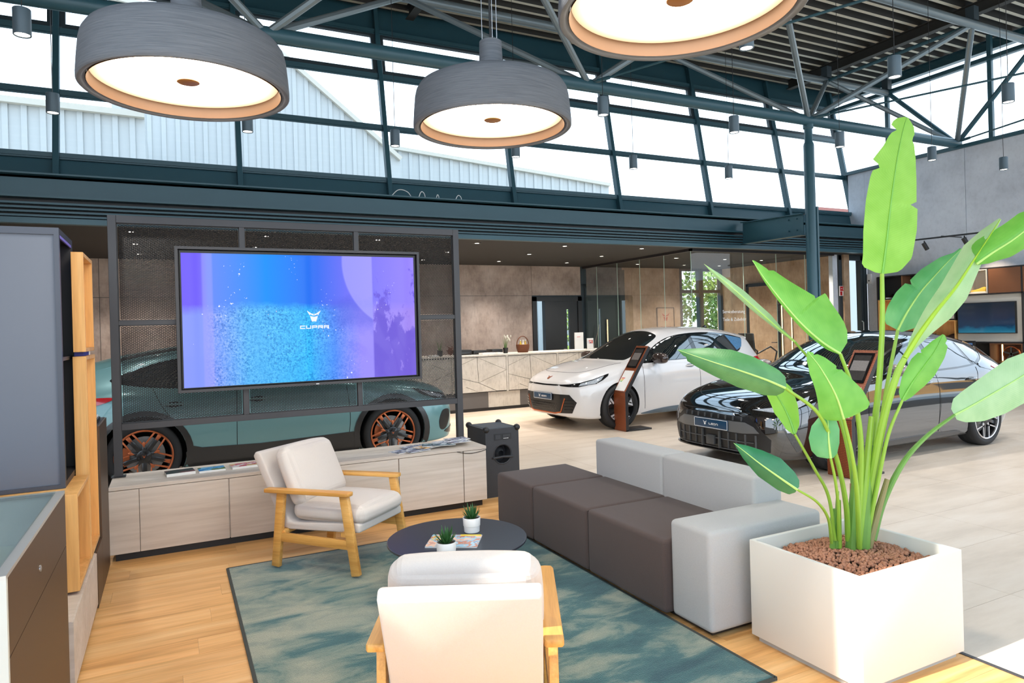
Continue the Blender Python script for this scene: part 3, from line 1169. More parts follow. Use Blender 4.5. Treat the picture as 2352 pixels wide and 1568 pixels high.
scr = (.09, 2.0, 1.2, 2.27)
for a, b in ((-.351, .528), (.568, 1.475), (1.515, 2.415)):
    for za, zb in ((.945, 1.70), (1.735, 2.487)):
        m_ = expanded_mesh(a + .012, b - .012, za + .01, zb - .01, 6.05, scr)
        if m_.v:
            m_.build('mesh_panel', MESHM, stand, recalc=False, weld=False, sharp=None, kind='stuff')
        e = MB()
        for (p, q) in (((a, za), (b, za)), ((b, za), (b, zb)), ((b, zb), (a, zb)), ((a, zb), (a, za))):
            e.bar((p[0], 6.05, p[1]), (q[0], 6.05, q[1]), .012, .02, up=(0, 1, 0))
        e.build('panel_edge', BLACKM, stand)

# ---- television
def screen_mat():
    mt = bpy.data.materials.new('lit_screen')
    mt.use_nodes = True
    N, L = mt.node_tree.nodes, mt.node_tree.links
    N.clear()
    out = N.new('ShaderNodeOutputMaterial')
    tc = N.new('ShaderNodeTexCoord')
    sep = N.new('ShaderNodeSeparateXYZ')
    L.new(tc.outputs['Generated'], sep.inputs[0])
    X, Z = sep.outputs[0], sep.outputs[2]

    def math_(op, a, b=None, clamp=False):
        n = N.new('ShaderNodeMath')
        n.operation = op
        n.use_clamp = clamp
        for i, q in enumerate((a, b)):
            if q is None: continue
            if isinstance(q, (int, float)): n.inputs[i].default_value = q
            else: L.new(q, n.inputs[i])
        return n.outputs[0]

    def mixc(fac, a, b, mode='MIX'):
        n = N.new('ShaderNodeMix')
        n.data_type = 'RGBA'
        n.blend_type = mode
        for sck, q in ((0, fac), (6, a), (7, b)):
            if isinstance(q, (int, float)): n.inputs[sck].default_value = q
            elif isinstance(q, tuple): n.inputs[sck].default_value = q + (1,)
            else: L.new(q, n.inputs[sck])
        return n.outputs[2]

    def noise(scale, detail=6, rough=.6, st=(1, 1, 1)):
        mp = N.new('ShaderNodeMapping')
        mp.inputs['Scale'].default_value = (st[0] * 1.9, 1, st[2] * 1.07)
        L.new(tc.outputs['Generated'], mp.inputs[0])
        n = N.new('ShaderNodeTexNoise')
        n.inputs['Scale'].default_value = scale
        n.inputs['Detail'].default_value = detail
        n.inputs['Roughness'].default_value = rough
        L.new(mp.outputs[0], n.inputs['Vector'])
        return n.outputs['Fac']

    # broad colour: violet sides, cyan middle
    hx = ramp(N, [(0, S(112, 92, 245)), (.07, S(114, 98, 245)), (.10, S(100, 135, 248)), (.33, S(0, 140, 245)), (.55, S(45, 105, 235)), (.68, S(105, 108, 240)), (.80, S(125, 118, 248)), (1, S(150, 132, 252))])
    L.new(X, hx.inputs[0])
    low = ramp(N, [(0, S(135, 150, 255)), (.09, S(130, 150, 250)), (.25, S(84, 176, 240)), (.5, S(52, 180, 244)), (.62, S(76, 140, 244)), (.74, S(150, 140, 250)), (1, S(160, 135, 235))])
    L.new(X, low.inputs[0])
    nw = noise(3.0)
    zz = math_('ADD', Z, math_('MULTIPLY', math_('SUBTRACT', nw, .5), .16))
    band = N.new('ShaderNodeMapRange')
    band.inputs[1].default_value = .54
    band.inputs[2].default_value = .62
    L.new(zz, band.inputs[0])
    c = mixc(band.outputs[0], low.outputs[0], hx.outputs[0])
    # speckled forest in the lower half
    sp = noise(75, 3, .8)
    spr = ramp(N, [(.36, (0.16, 0.30, 0.5)), (.47, (.75, .85, .95)), (.60, (2.0, 1.35, 1.1))])
    L.new(sp, spr.inputs[0])
    m1 = math_('SUBTRACT', 1.0, band.outputs[0])
    xr = ramp(N, [(.08, (0, 0, 0)), (.13, (1, 1, 1)), (.55, (1, 1, 1)), (.76, (.0, .0, .0))])
    L.new(X, xr.inputs[0])
    big = noise(5, 4, .6)
    bigr = ramp(N, [(.35, (0, 0, 0)), (.6, (1, 1, 1))])
    L.new(big, bigr.inputs[0])
    fac = math_('MULTIPLY', math_('MULTIPLY', m1, xr.outputs[0]), math_('ADD', math_('MULTIPLY', bigr.outputs[0], .5), .35))
    c = mixc(fac, c, spr.outputs[0], 'MULTIPLY')
    # dark violet hills at the right
    hz = noise(4.2, 8, .68, (1, 1, .55))
    hr = ramp(N, [(.50, (0, 0, 0)), (.545, (1, 1, 1))])
    L.new(math_('ADD', hz, math_('MULTIPLY', math_('SUBTRACT', .66, Z), .22)), hr.inputs[0])
    xr2 = ramp(N, [(.795, (0, 0, 0)), (.80, (1, 1, 1))])
    L.new(X, xr2.inputs[0])
    c = mixc(math_('MULTIPLY', math_('MULTIPLY', hr.outputs[0], xr2.outputs[0]), .75), c, S(98, 78, 205))
    xr3 = ramp(N, [(.56, (0, 0, 0)), (.66, (1, 1, 1)), (.795, (1, 1, 1)), (.80, (0, 0, 0))])
    L.new(X, xr3.inputs[0])
    # darker blue ridge between sky and forest
    rz = noise(9, 6, .65)
    rr = ramp(N, [(.0, (0, 0, 0)), (.36, (0, 0, 0)), (.47, (1, 1, 1)), (.60, (1, 1, 1)), (.68, (0, 0, 0))])
    L.new(math_('ADD', Z, math_('MULTIPLY', math_('SUBTRACT', rz, .5), .2)), rr.inputs[0])
    c = mixc(math_('MULTIPLY', math_('MULTIPLY', rr.outputs[0], xr3.outputs[0]), .5), c, S(70, 85, 215))
    # pale translucent arc near the right
    dx_ = math_('SUBTRACT', X, .98)
    dz_ = math_('MULTIPLY', math_('SUBTRACT', Z, .95), .56)
    rad = math_('SQRT', math_('ADD', math_('MULTIPLY', dx_, dx_), math_('MULTIPLY', dz_, dz_)))
    arc = ramp(N, [(.0, (1, 1, 1)), (.318, (1, 1, 1)), (.322, (0, 0, 0))])
    L.new(rad, arc.inputs[0])
    xr4 = ramp(N, [(.796, (1, 1, 1)), (.80, (0, 0, 0))])
    L.new(X, xr4.inputs[0])
    c = mixc(math_('MULTIPLY', math_('MULTIPLY', arc.outputs[0], xr4.outputs[0]), .42), c, S(190, 185, 255))
    pal = ramp(N, [(.075, (0, 0, 0)), (.08, (1, 1, 1)), (.115, (1, 1, 1)), (.12, (0, 0, 0))])
    L.new(X, pal.inputs[0])
    c = mixc(math_('MULTIPLY', pal.outputs[0], .35), c, S(170, 165, 255))
    # bright sparkles
    vo = noise(46, 2, .5)
    cl = noise(5, 3, .6)
    sm_ = ramp(N, [(.785, (0, 0, 0)), (.805, (1, 1, 1))])
    L.new(math_('ADD', vo, math_('MULTIPLY', math_('SUBTRACT', cl, .5), .75)), sm_.inputs[0])
    c = mixc(math_('MULTIPLY', sm_.outputs[0], .85), c, (1, 1, 1))
    e = N.new('ShaderNodeEmission')
    e.inputs[1].default_value = 1.1
    L.new(c, e.inputs[0])
    g = N.new('ShaderNodeBsdfGlossy')
    g.inputs['Roughness'].default_value = .05
    g.inputs[0].default_value = (.012, .012, .012, 1)
    a = N.new('ShaderNodeAddShader')
    L.new(e.outputs[0], a.inputs[0])
    L.new(g.outputs[0], a.inputs[1])
    L.new(a.outputs[0], out.inputs[0])
    return mt


tv = thing('television', 'large flat television in a black case showing a violet and blue picture', 'television', (1.04, 5.99, 1.73))
TX0, TX1, TZ0, TZ1 = .045, 2.048, 1.158, 2.312
case = MB()
case.box(TX0, TX1, 5.945, 6.02, TZ0, TZ0 + .022).box(TX0, TX1, 5.945, 6.02, TZ1 - .022, TZ1)
case.box(TX0, TX0 + .022, 5.945, 6.02, TZ0 + .022, TZ1 - .022).box(TX1 - .022, TX1, 5.945, 6.02, TZ0 + .022, TZ1 - .022)
case.box(TX0, TX1, 6.012, 6.022, TZ0, TZ1)
case.build('case', FR, tv)
MB().box(TX0 + .03, TX1 - .03, 5.965, 6.01, TZ0 + .028, TZ1 - .028).build('bezel', BLACK, tv, bevel=.003, seg=1)
SX0, SX1, SZ0, SZ1 = .088, 1.998, 1.195, 2.262
MB().add([(SX0, 5.9635, SZ0), (SX1, 5.9635, SZ0), (SX1, 5.9635, SZ1), (SX0, 5.9635, SZ1)], [(0, 1, 2, 3)]).build('screen', screen_mat(), tv, recalc=False)
LOGO_W = emis('lit_white_logo', (.93, .97, 1), 1.0)

# emblem: two horns over a tapering body
EMB = [[(-.5, .42), (-.17, .20), (-.02, .16), (-.02, .04), (-.14, .08), (-.26, .14), (-.30, .06)],
       [(.5, .42), (.17, .20), (.02, .16), (.02, .04), (.14, .08), (.26, .14), (.30, .06)],
       [(-.28, .02), (-.14, -.01), (0, -.05), (.14, -.01), (.28, .02), (.15, -.40), (.05, -.36), (0, -.38), (-.05, -.36), (-.15, -.40)]]


def emblem(name, mat_, parent, M4, s_, t_=.0015, label=None):
    b = MB()
    for poly in EMB:
        pl_ = [(x * s_, z * s_) for x, z in poly]
        b.prism(pl_, lambda a, c, h: tuple(M4 @ Vector((a, c, h))), 0, t_)
    return b.build(name, mat_, parent, sharp=None, label=label)


STROKES = {'C': [[(1, 1), (0, 1), (0, 0), (1, 0)]], 'U': [[(0, 1), (0, 0), (1, 0), (1, 1)]],
           'P': [[(0, 0), (0, 1), (1, 1), (1, .42), (0.25, .42)]], 'R': [[(0, 0), (0, 1), (1, 1), (1, .45), (.25, .45)], [(.55, .45), (1, 0)]],
           'A': [[(0, 0), (0, 1), (1, 1), (1, 0)], [(0.25, .42), (1, .42)]], 'B': [[(0, 0), (0, 1), (.9, 1), (.9, .5), (0, .5)], [(.9, .5), (1, .5), (1, 0), (0, 0)]],
           'O': [[(0, 0), (0, 1), (1, 1), (1, 0), (0, 0)]], 'N': [[(0, 0), (0, 1), (1, 1), (1, 0)]],
           'L': [[(0, 1), (0, 0), (1, 0)]], 'E': [[(1, 1), (0, 1), (0, 0), (1, 0)], [(0.25, .5), (1, .5)]]}


def wordmark(word, mat_, parent, M4, w, h, gap, st, name='wordmark', t_=.0015):
    """squared wide capitals drawn as strokes, centred on the origin of M4"""
    b = MB()
    total = len(word) * w + (len(word) - 1) * gap
    x = -total / 2
    for ch in word:
        for line in STROKES[ch]:
            for p, q in zip(line[:-1], line[1:]):
                a = Vector((x + st / 2 + p[0] * (w - st), (p[1] - .5) * (h - st), t_ / 2))
                c = Vector((x + st / 2 + q[0] * (w - st), (q[1] - .5) * (h - st), t_ / 2))
                dr = (c - a).normalized() * st / 2
                b.bar(M4 @ (a - dr), M4 @ (c + dr), st, t_, up=(M4.to_3x3() @ Vector((0, 0, 1))))
        x += w + gap
    return b.build(name, mat_, parent, sharp=None, recalc=False)


lm = frame_mat((1.10, 5.963, 1.744), (1, 0, 0), (0, 0, 1))
emblem('emblem', LOGO_W, tv, lm, .118)
wordmark('CUPRA', LOGO_W, tv, frame_mat((1.103, 5.963, 1.652), (1, 0, 0), (0, 0, 1)), .042, .028, .0075, .0075)
MB().box(1.10, 1.125, 5.944, 5.946, 1.165, 1.171).build('status_light', LOGO_W, tv)

# ---- magazines on the sideboard
def print_mat(name, cols, scale=9):
    mt, nt, b = newmat(name)
    N, L = nt.nodes, nt.links
    tc = N.new('ShaderNodeTexCoord')
    nz = N.new('ShaderNodeTexNoise')
    nz.inputs['Scale'].default_value = scale
    nz.inputs['Detail'].default_value = 3
    L.new(tc.outputs['Object'], nz.inputs['Vector'])
    n = len(cols)
    r = ramp(N, [(.3 + .4 * i / max(1, n - 1), c) for i, c in enumerate(cols)], 'CONSTANT')
    L.new(nz.outputs['Fac'], r.inputs[0])
    L.new(r.outputs[0], b.inputs['Base Color'])
    b.inputs['Roughness'].default_value = .25
    return mt


PAPER = M('white_paper', (.82, .82, .80), .6)


def magazine(label, x, y, z, rot, w, h, t, cols, group, curl=0.0, name='magazine', scale=9):
    o = thing(name, label, 'magazine', (x, y, z), rot, group)
    MB().box(-w / 2, w / 2, -h / 2, h / 2, 0.0003, t).build('pages', PAPER, o, local=True)
    n = 8
    b = MB()
    v, f = [], []
    for i in range(n + 1):
        for sy in (-1, 1):
            u = i / n
            v.append((-w / 2 - .001 + (w + .002) * u, sy * (h / 2 + .001), t + .0008 + curl * max(0, u - .6) ** 2))
    for i in range(n):
        f.append((2 * i, 2 * i + 2, 2 * i + 3, 2 * i + 1))
    b.add(v, f).build('cover', print_mat(label[:18] + '_print', cols, scale), o, local=True, recalc=False)
    return o


g1, g2 = 'magazines on the left of the sideboard', 'brochures fanned on the right of the sideboard'
zt = .5405
magazine('dark magazines sealed in a black wrapper on the sideboard', .04, 5.885, zt, .12, .20, .15, .022, [S(28, 24, 26), S(60, 50, 52), S(120, 60, 62), S(30, 26, 28)], g1)
magazine('blue magazine with a sky picture on the sideboard', .265, 5.89, zt, .05, .19, .15, .016, [S(50, 130, 205), S(110, 180, 225), S(90, 120, 60), S(60, 150, 220)], g1)
magazine('magazine with a pink and sand coloured cover on the sideboard', .52, 5.90, zt, .10, .23, .15, .018, [S(230, 225, 225), S(196, 90, 110), S(225, 190, 140), S(120, 160, 200)], g1)
cols_a = [S(60, 66, 92), S(150, 156, 180), S(226, 228, 232), S(92, 98, 122)]
cols_b = [S(28, 62, 84), S(60, 104, 124), S(160, 176, 186), S(34, 70, 90)]
br = [(1.80, 5.80, .35, cols_a, 'grey-violet landscape brochure lying leftmost of the fan on the sideboard'),
      (1.90, 5.74, .25, cols_a, 'grey-violet brochure over the leftmost one in the fan'),
      (1.93, 5.90, .15, cols_a, 'grey-violet brochure at the back of the fan left of the teal ones'),
      (2.02, 5.80, .42, [S(70, 76, 100), S(214, 160, 80), S(224, 226, 230), S(84, 90, 116)], 'brochure with an orange streak beside the teal ones'),
      (2.10, 5.84, -.3, cols_b, 'teal brochure in the middle of the fan'),
      (2.17, 5.79, -.2, cols_b, 'darker teal brochure overlapping the middle one'),
      (2.23, 5.87, .2, [S(88, 112, 140), S(190, 200, 214), S(228, 230, 234), S(100, 124, 150)], 'pale blue brochure near the right post of the stand'),
      (2.31, 5.80, .12, cols_a, 'white-edged brochure in front of the right post'),
      (2.35, 5.90, .05, cols_a, 'brochure at the right end of the fan, touching the post')]
for i, (x, y, a, cl, lab) in enumerate(br):
    magazine(lab, x, y, zt + .005 * i, a, .21, .148, .004, cl, g2, curl=.0, name='brochure', scale=14)

# ---- loudspeaker
SPK = M('black_speaker_vinyl', (0.032, 0.033, 0.038), .6, 0, .1, 30, bump=.3, bscale=400)
sp = thing('loudspeaker', 'black cabinet loudspeaker with round corner guards beside the sideboard', 'loudspeaker', (2.8, 6.1, 0))
sx0, sx1, sy0, sy1, sz = 2.625, 2.975, 5.865, 6.30, .645
ox, oz, orr = 2.80, .40, .085
b = MB()
ring = 24
fv = [(sx0, sz - .012), (sx1, sz - .012), (sx1, .02), (sx0, .02)]
# front baffle with a round port
pts = []
for k in range(ring):
    q = 2 * PI * k / ring + PI / 4
    pts.append((ox + orr * math.cos(q) * 1.0, oz + orr * 1.15 * math.sin(q)))
outer = []
for k in range(ring):
    q = 2 * PI * k / ring + PI / 4
    c, s_ = math.cos(q), math.sin(q)
    mm = max(abs(c) / .7071, abs(s_) / .7071)
    X_ = (c / mm / .7071) * (sx1 - sx0) / 2 + (sx0 + sx1) / 2
    Z_ = (s_ / mm / .7071)
    Z_ = oz + (Z_ * (sz - oz) if Z_ > 0 else Z_ * (oz - .0))
    outer.append((X_, Z_))
v = [(x, sy0, z) for x, z in outer] + [(x, sy0, z) for x, z in pts] + [(x, sy0 + .12, z) for x, z in pts]
f = []
for k in range(ring):
    k2 = (k + 1) % ring
    f += [(k, k2, ring + k2, ring + k), (ring + k, ring + k2, 2 * ring + k2, 2 * ring + k)]
f.append(tuple(range(2 * ring, 3 * ring)))
v2 = [(x, sy1, z) for x, z in outer]
n0 = len(v)
v += v2
for k in range(ring):
    k2 = (k + 1) % ring
    f.append((k, n0 + k, n0 + k2, k2))
f.append(tuple(range(n0, n0 + ring)))
b.add(v, f).build('cabinet', SPK, sp, sharp=25)
MB().box(sx0 + .03, sx1 - .03, sy0 + .03, sy1 - .03, sz - .001, sz + .002).build('skylit_top_sheet', M('skylit_blue_grey', (.05, .075, .10), .35), sp)  # blue sky light on the cabinet top, put into the sheet's colour
for cx, cy in ((sx0 + .012, sy0 + .012), (sx1 - .012, sy0 + .012), (sx0 + .012, sy1 - .012), (sx1 - .012, sy1 - .012)):
    MB().ball((cx, cy, sz - .004), .032, 12, 8).build('corner_guard', BLACK, sp)
MB().lathe([(.028, 0), (.05, .03), (.068, .07)], 20, (ox, sy0 + .04, oz), 'y').build('horn', M('dark_horn', (.05, .05, .055), .3), sp, recalc=False)
MB().tube([(ox - .105, sy0 - .008, oz - .03), (ox, sy0 - .014, oz - .022), (ox + .105, sy0 - .008, oz - .03)], .011, 8).build('port_bar', SPK, sp)
MB().lathe([(.086, 0), (.094, -.006), (.1, 0)], 24, (ox, sy0, oz), 'y').build('port_ring', SPK, sp)
amp = MB().box(ox - .085, ox + .095, sy0 - .003, sy0 + .001, .535, .595).build('amplifier_panel', BLACK, sp)
for k in range(5):
    MB().box(ox + .012 + .011 * k, ox + .018 + .011 * k, sy0 - .006, sy0 - .003, .546, .552).build('control_key', PAPER, amp)
MB().box(ox - .075, ox - .02, sy0 - .006, sy0 - .003, .545, .585).build('control_block', SPK, amp)
MB().box(ox + .005, ox + .08, sy0 - .006, sy0 - .003, .56, .585).build('control_block', SPK, amp)

# ---- rug
def rug_mat():
    mt, nt, b = newmat('teal_rug_pile')
    N, L = nt.nodes, nt.links
    tc = N.new('ShaderNodeTexCoord')
    mp = N.new('ShaderNodeMapping')
    mp.inputs['Rotation'].default_value = (0, 0, .35)
    mp.inputs['Scale'].default_value = (1.0, 2.1, 1)
    L.new(tc.outputs['Object'], mp.inputs[0])
    n1 = N.new('ShaderNodeTexNoise')
    n1.inputs['Scale'].default_value = 2.4
    n1.inputs['Detail'].default_value = 9
    n1.inputs['Roughness'].default_value = .62
    n1.inputs['Distortion'].default_value = .5
    L.new(mp.outputs[0], n1.inputs['Vector'])
    r = ramp(N, [(.30, S(22, 72, 80)), (.43, S(52, 98, 100)), (.50, S(112, 130, 120)), (.66, S(156, 158, 140))])
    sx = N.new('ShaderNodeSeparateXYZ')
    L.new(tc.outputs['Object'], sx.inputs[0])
    gx = N.new('ShaderNodeMapRange')  # light and pile sheen put into the colour: paler left, darker teal right
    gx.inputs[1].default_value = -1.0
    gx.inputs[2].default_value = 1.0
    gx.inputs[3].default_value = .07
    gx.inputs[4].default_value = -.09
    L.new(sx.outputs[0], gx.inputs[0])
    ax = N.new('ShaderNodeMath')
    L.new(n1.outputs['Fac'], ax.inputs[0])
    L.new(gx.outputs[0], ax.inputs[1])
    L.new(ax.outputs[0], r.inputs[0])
    n2 = N.new('ShaderNodeTexNoise')
    n2.inputs['Scale'].default_value = 170
    n2.inputs['Detail'].default_value = 2
    L.new(tc.outputs['Object'], n2.inputs['Vector'])
    r2 = ramp(N, [(.3, (.7, .7, .7)), (.65, (1.1, 1.1, 1.1))])
    L.new(n2.outputs['Fac'], r2.inputs[0])
    mx = N.new('ShaderNodeMix')
    mx.data_type = 'RGBA'
    mx.blend_type = 'MULTIPLY'
    mx.inputs[0].default_value = .8
    L.new(r.outputs[0], mx.inputs[6])
    L.new(r2.outputs[0], mx.inputs[7])
    L.new(mx.outputs[2], b.inputs['Base Color'])
    b.inputs['Roughness'].default_value = .95
    b.inputs['Sheen Weight'].default_value = .35
    b.inputs['Sheen Roughness'].default_value = .4
    bp = N.new('ShaderNodeBump')
    bp.inputs['Strength'].default_value = .6
    bp.inputs['Distance'].default_value = .006
    L.new(n2.outputs['Fac'], bp.inputs['Height'])
    L.new(bp.outputs[0], b.inputs['Normal'])
    return mt


rug = thing('rug', 'mottled teal and grey rug under the armchairs and round table', 'rug', (1.34, 3.6, 0))
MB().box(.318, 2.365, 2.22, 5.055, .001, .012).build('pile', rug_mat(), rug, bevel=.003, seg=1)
hem = MB()
for p, q in (((.31, 2.212), (2.373, 2.212)), ((2.373, 2.212), (2.373, 5.063)), ((2.373, 5.063), (.31, 5.063)), ((.31, 5.063), (.31, 2.212))):
    hem.bar((p[0], p[1], .006), (q[0], q[1], .006), .016, .011)
hem.build('hem', M('dark_hem', (.05, .055, .05), .9), rug)

# ---- sofa
def fabric(name, col, var=.12, weave=900, sheen=.1):
    mt = M(name, col, .9, 0, var, 220, bump=.5, bscale=weave, sheen=sheen)
    return mt


F_BROWN = fabric('brown_wool', S(78, 64, 60), .22)
F_GREY = fabric('light_grey_wool', S(176, 176, 176), .10)
F_CREAM = fabric('cream_linen', S(214, 204, 196), .05)


def cushion_box(x0, x1, y0, y1, z0, z1, r=.03, puff=0.0):
    return MB().box(x0, x1, y0, y1, z0, z1)


sofa = thing('modular_sofa', 'low modular sofa with brown seats and light grey back and arm', 'sofa', (2.8, 3.8, 0))
for a, b, x1 in ((4.44, 5.03, 3.0), (3.70, 4.438, 3.0), (2.935, 3.698, 3.0)):
    MB().box(2.345 if a < 4 else 2.34, x1, a, b, .03, .43).build('seat_block', F_BROWN, sofa, bevel=.028, seg=4)
for a, b in ((3.735, 4.555), (2.905, 3.733)):
    MB().box(2.985, 3.215, a, b, .05, .70).build('backrest', F_GREY, sofa, bevel=.025, seg=4)
MB().box(2.385, 3.20, 2.625, 2.933, .03, .545).build('armrest', F_GREY, sofa, bevel=.028, seg=4)
MB().box(2.42, 3.17, 2.66, 5.0, .012, .04).build('plinth', BLACK, sofa)
sm_ = MB()
for y in (4.439, 3.699):
    sm_.box(2.352, 2.98, y - .003, y + .003, .06, .418)
sm_.build('seam', F_BROWN, sofa)

# ---- coffee table
tb = thing('coffee_table', 'round black low table standing between the armchairs', 'table', (1.505, 3.815, .012))
BT = M('dark_blue_grey_top', S(52, 55, 64), .28, 0, .05, 5)
MB().lathe([(0, .34), (.412, .34), (.416, .343), (.416, .353), (.412, .356), (0, .356)], 72, (1.505, 3.815, 0)).build('top', BT, tb, sharp=30)
for k in range(4):
    q = .45 + k * PI / 2
    cx, cy = 1.505 + .36 * math.cos(q), 3.815 + .36 * math.sin(q)
    MB().box(cx - .012, cx + .012, cy - .012, cy + .012, .012, .34).build('leg', BLACKM, tb)
q = .45
for k in range(2):
    c_, s_ = math.cos(q + k * PI / 2), math.sin(q + k * PI / 2)
    MB().bar((1.505 - .36 * c_, 3.815 - .36 * s_, .325), (1.505 + .36 * c_, 3.815 + .36 * s_, .325), .02, .02).build('cross_bar', BLACKM, tb)
low_t = thing('woven_tray', 'dark woven tray on the lower rail of the round table', 'tray', (1.66, 3.72, .2))
MB().bar((1.505 - .36 * math.cos(q), 3.815 - .36 * math.sin(q), .19), (1.505 + .36 * math.cos(q), 3.815 + .36 * math.sin(q), .19), .02, .02).build('rail', BLACKM, tb)
MB().bar((1.505 + .36 * math.sin(q), 3.815 - .36 * math.cos(q), .19), (1.505 - .36 * math.sin(q), 3.815 + .36 * math.cos(q), .19), .02, .02).build('rail', BLACKM, tb)
MB().lathe([(0, .2015), (.24, .2015), (.25, .225), (.24, .225), (.23, .21), (0, .21)], 32, (1.53, 3.80, 0)).build('bowl', M('black_rattan', (.03, .03, .032), .7, bump=.6, bscale=120), low_t)

mg = magazine('glossy magazine with a seaside cover on the round table', 1.457, 3.742, .3565, -.555, .30, .228, .006, [S(205, 160, 145), S(225, 190, 170), S(150, 190, 215), S(190, 130, 110), S(170, 205, 225), S(120, 130, 170)], None, scale=11)
mm = mg.matrix_world
mgm = WM[mg.name]
cv = M('yellow_print', S(240, 205, 40), .4)
fm = mgm @ frame_mat((-.135, -.02, .0078), (0, -1, 0), (1, 0, 0))
fm = mgm @ frame_mat((-.14, -.095, .0078), (1, 0, 0), (0, 1, 0))
text_mesh('DEIN', .048, cv, 'cover_title', mg, mgm @ frame_mat((-.142, .055, .0078), (1, 0, 0), (0, 1, 0)), .0002)
text_mesh('SYLT', .048, cv, 'cover_title', mg, mgm @ frame_mat((-.142, .005, .0078), (1, 0, 0), (0, 1, 0)), .0002)
MB().box(.02, .145, .09, .112, .0072, .0076).build('cover_band', cv, mg, local=True)

# ---- small succulents
POT = M('white_ceramic', (.74, .74, .73), .35)
SUC = M('dark_succulent', S(46, 92, 44), .45, 0, .25, 30)
EARTH = M('potting_soil', (.05, .035, .025), .9, bump=.5)


def succulent(x, y, label):
    t = thing('potted_succulent', label, 'plant', (x, y, .3565), 0, 'potted succulents on the round table')
    MB().lathe([(0, .0), (.044, 0), (.047, .003), (.049, .038), (.052, .040), (.054, .088), (.0525, .090), (.050, .089), (.049, .078), (0, .078)], 32).build('pot', POT, t, local=True, sharp=40)
    MB().lathe([(.0492, .08), (0, .082)], 20).build('soil', EARTH, t, local=True, recalc=False)
    rnd = random.Random(int(x * 1000))
    n = 26
    for k in range(n):
        q = k * 2.399
        ti = .12 + .95 * (k / n)
        ln = .075 + .02 * rnd.random() - .02 * (k / n)
        dr = Vector((math.cos(q) * math.sin(ti), math.sin(q) * math.sin(ti), math.cos(ti)))
        sd = dr.cross(Vector((0, 0, 1))).normalized()
        up = sd.cross(dr)
        p0 = Vector((math.cos(q) * .012, math.sin(q) * .012, .078))
        v = []
        for u, w in ((0, .006), (.35, .0085), (.7, .005), (1, .0004)):
            c_ = p0 + dr * ln * u + Vector((0, 0, .012 * u * u))
            v += [c_ - sd * w, c_ - up * w * .5, c_ + sd * w, c_ + up * w * .25]
        f = []
        for a in range(3):
            for j in range(4):
                f.append((a * 4 + j, a * 4 + (j + 1) % 4, a * 4 + 4 + (j + 1) % 4, a * 4 + 4 + j))
        MB().add(v, f).build('leaf', SUC, t, local=True)
    return t


succulent(1.624, 3.87, 'spiky succulent in a white pot on the far side of the round table')
succulent(1.315, 3.50, 'spiky succulent in a white pot behind the front armchair')

# ---- armchairs
BEECH = wood('honey_beech', S(196, 136, 62), S(222, 165, 86), S(232, 182, 108), 0, 1.6, .4)


def pillow(x0, x1, y0, y1, z0, z1, puff=.02, n=22, r=.03):
    """a cushion: rounded box whose faces bulge a little"""
    bm = bmesh.new()
    bmesh.ops.create_cube(bm, size=2)
    bmesh.ops.subdivide_edges(bm, edges=bm.edges, cuts=n, use_grid_fill=True)
    hx, hy, hz = (x1 - x0) / 2, (y1 - y0) / 2, (z1 - z0) / 2
    k = max(hx, hy, hz)
    for v in bm.verts:
        c = v.co.copy()
        e = [c.x, c.y, c.z]
        h = [hx, hy, hz]
        # rounded corners
        p = Vector([e[i] * h[i] for i in range(3)])
        q = Vector([max(-(h[i] - r), min(h[i] - r, p[i])) for i in range(3)])
        d_ = p - q
        if d_.length > 1e-9:
            p = q + d_.normalized() * r
        for i in range(3):
            o1, o2 = (i + 1) % 3, (i + 2) % 3
            bul = puff * (1 - abs(e[o1]) ** 2.5) * (1 - abs(e[o2]) ** 2.5) * (k * .6 / max(h[i], k * .6))
            p[i] += (1 if e[i] > 0 else -1) * bul * abs(e[i]) ** 3
        v.co = p + Vector(((x0 + x1) / 2, (y0 + y1) / 2, (z0 + z1) / 2))
    b = MB()
    bm.verts.index_update()
    b.add([tuple(v.co) for v in bm.verts], [tuple(v.index for v in f.verts) for f in bm.faces])
    bm.free()
    return b


def rot_y(b, ang, px, pz):
    c, s_ = math.cos(ang), math.sin(ang)
    b.v = [(px + (x - px) * c + (z - pz) * s_, y, pz - (x - px) * s_ + (z - pz) * c) for x, y, z in b.v]
    return b


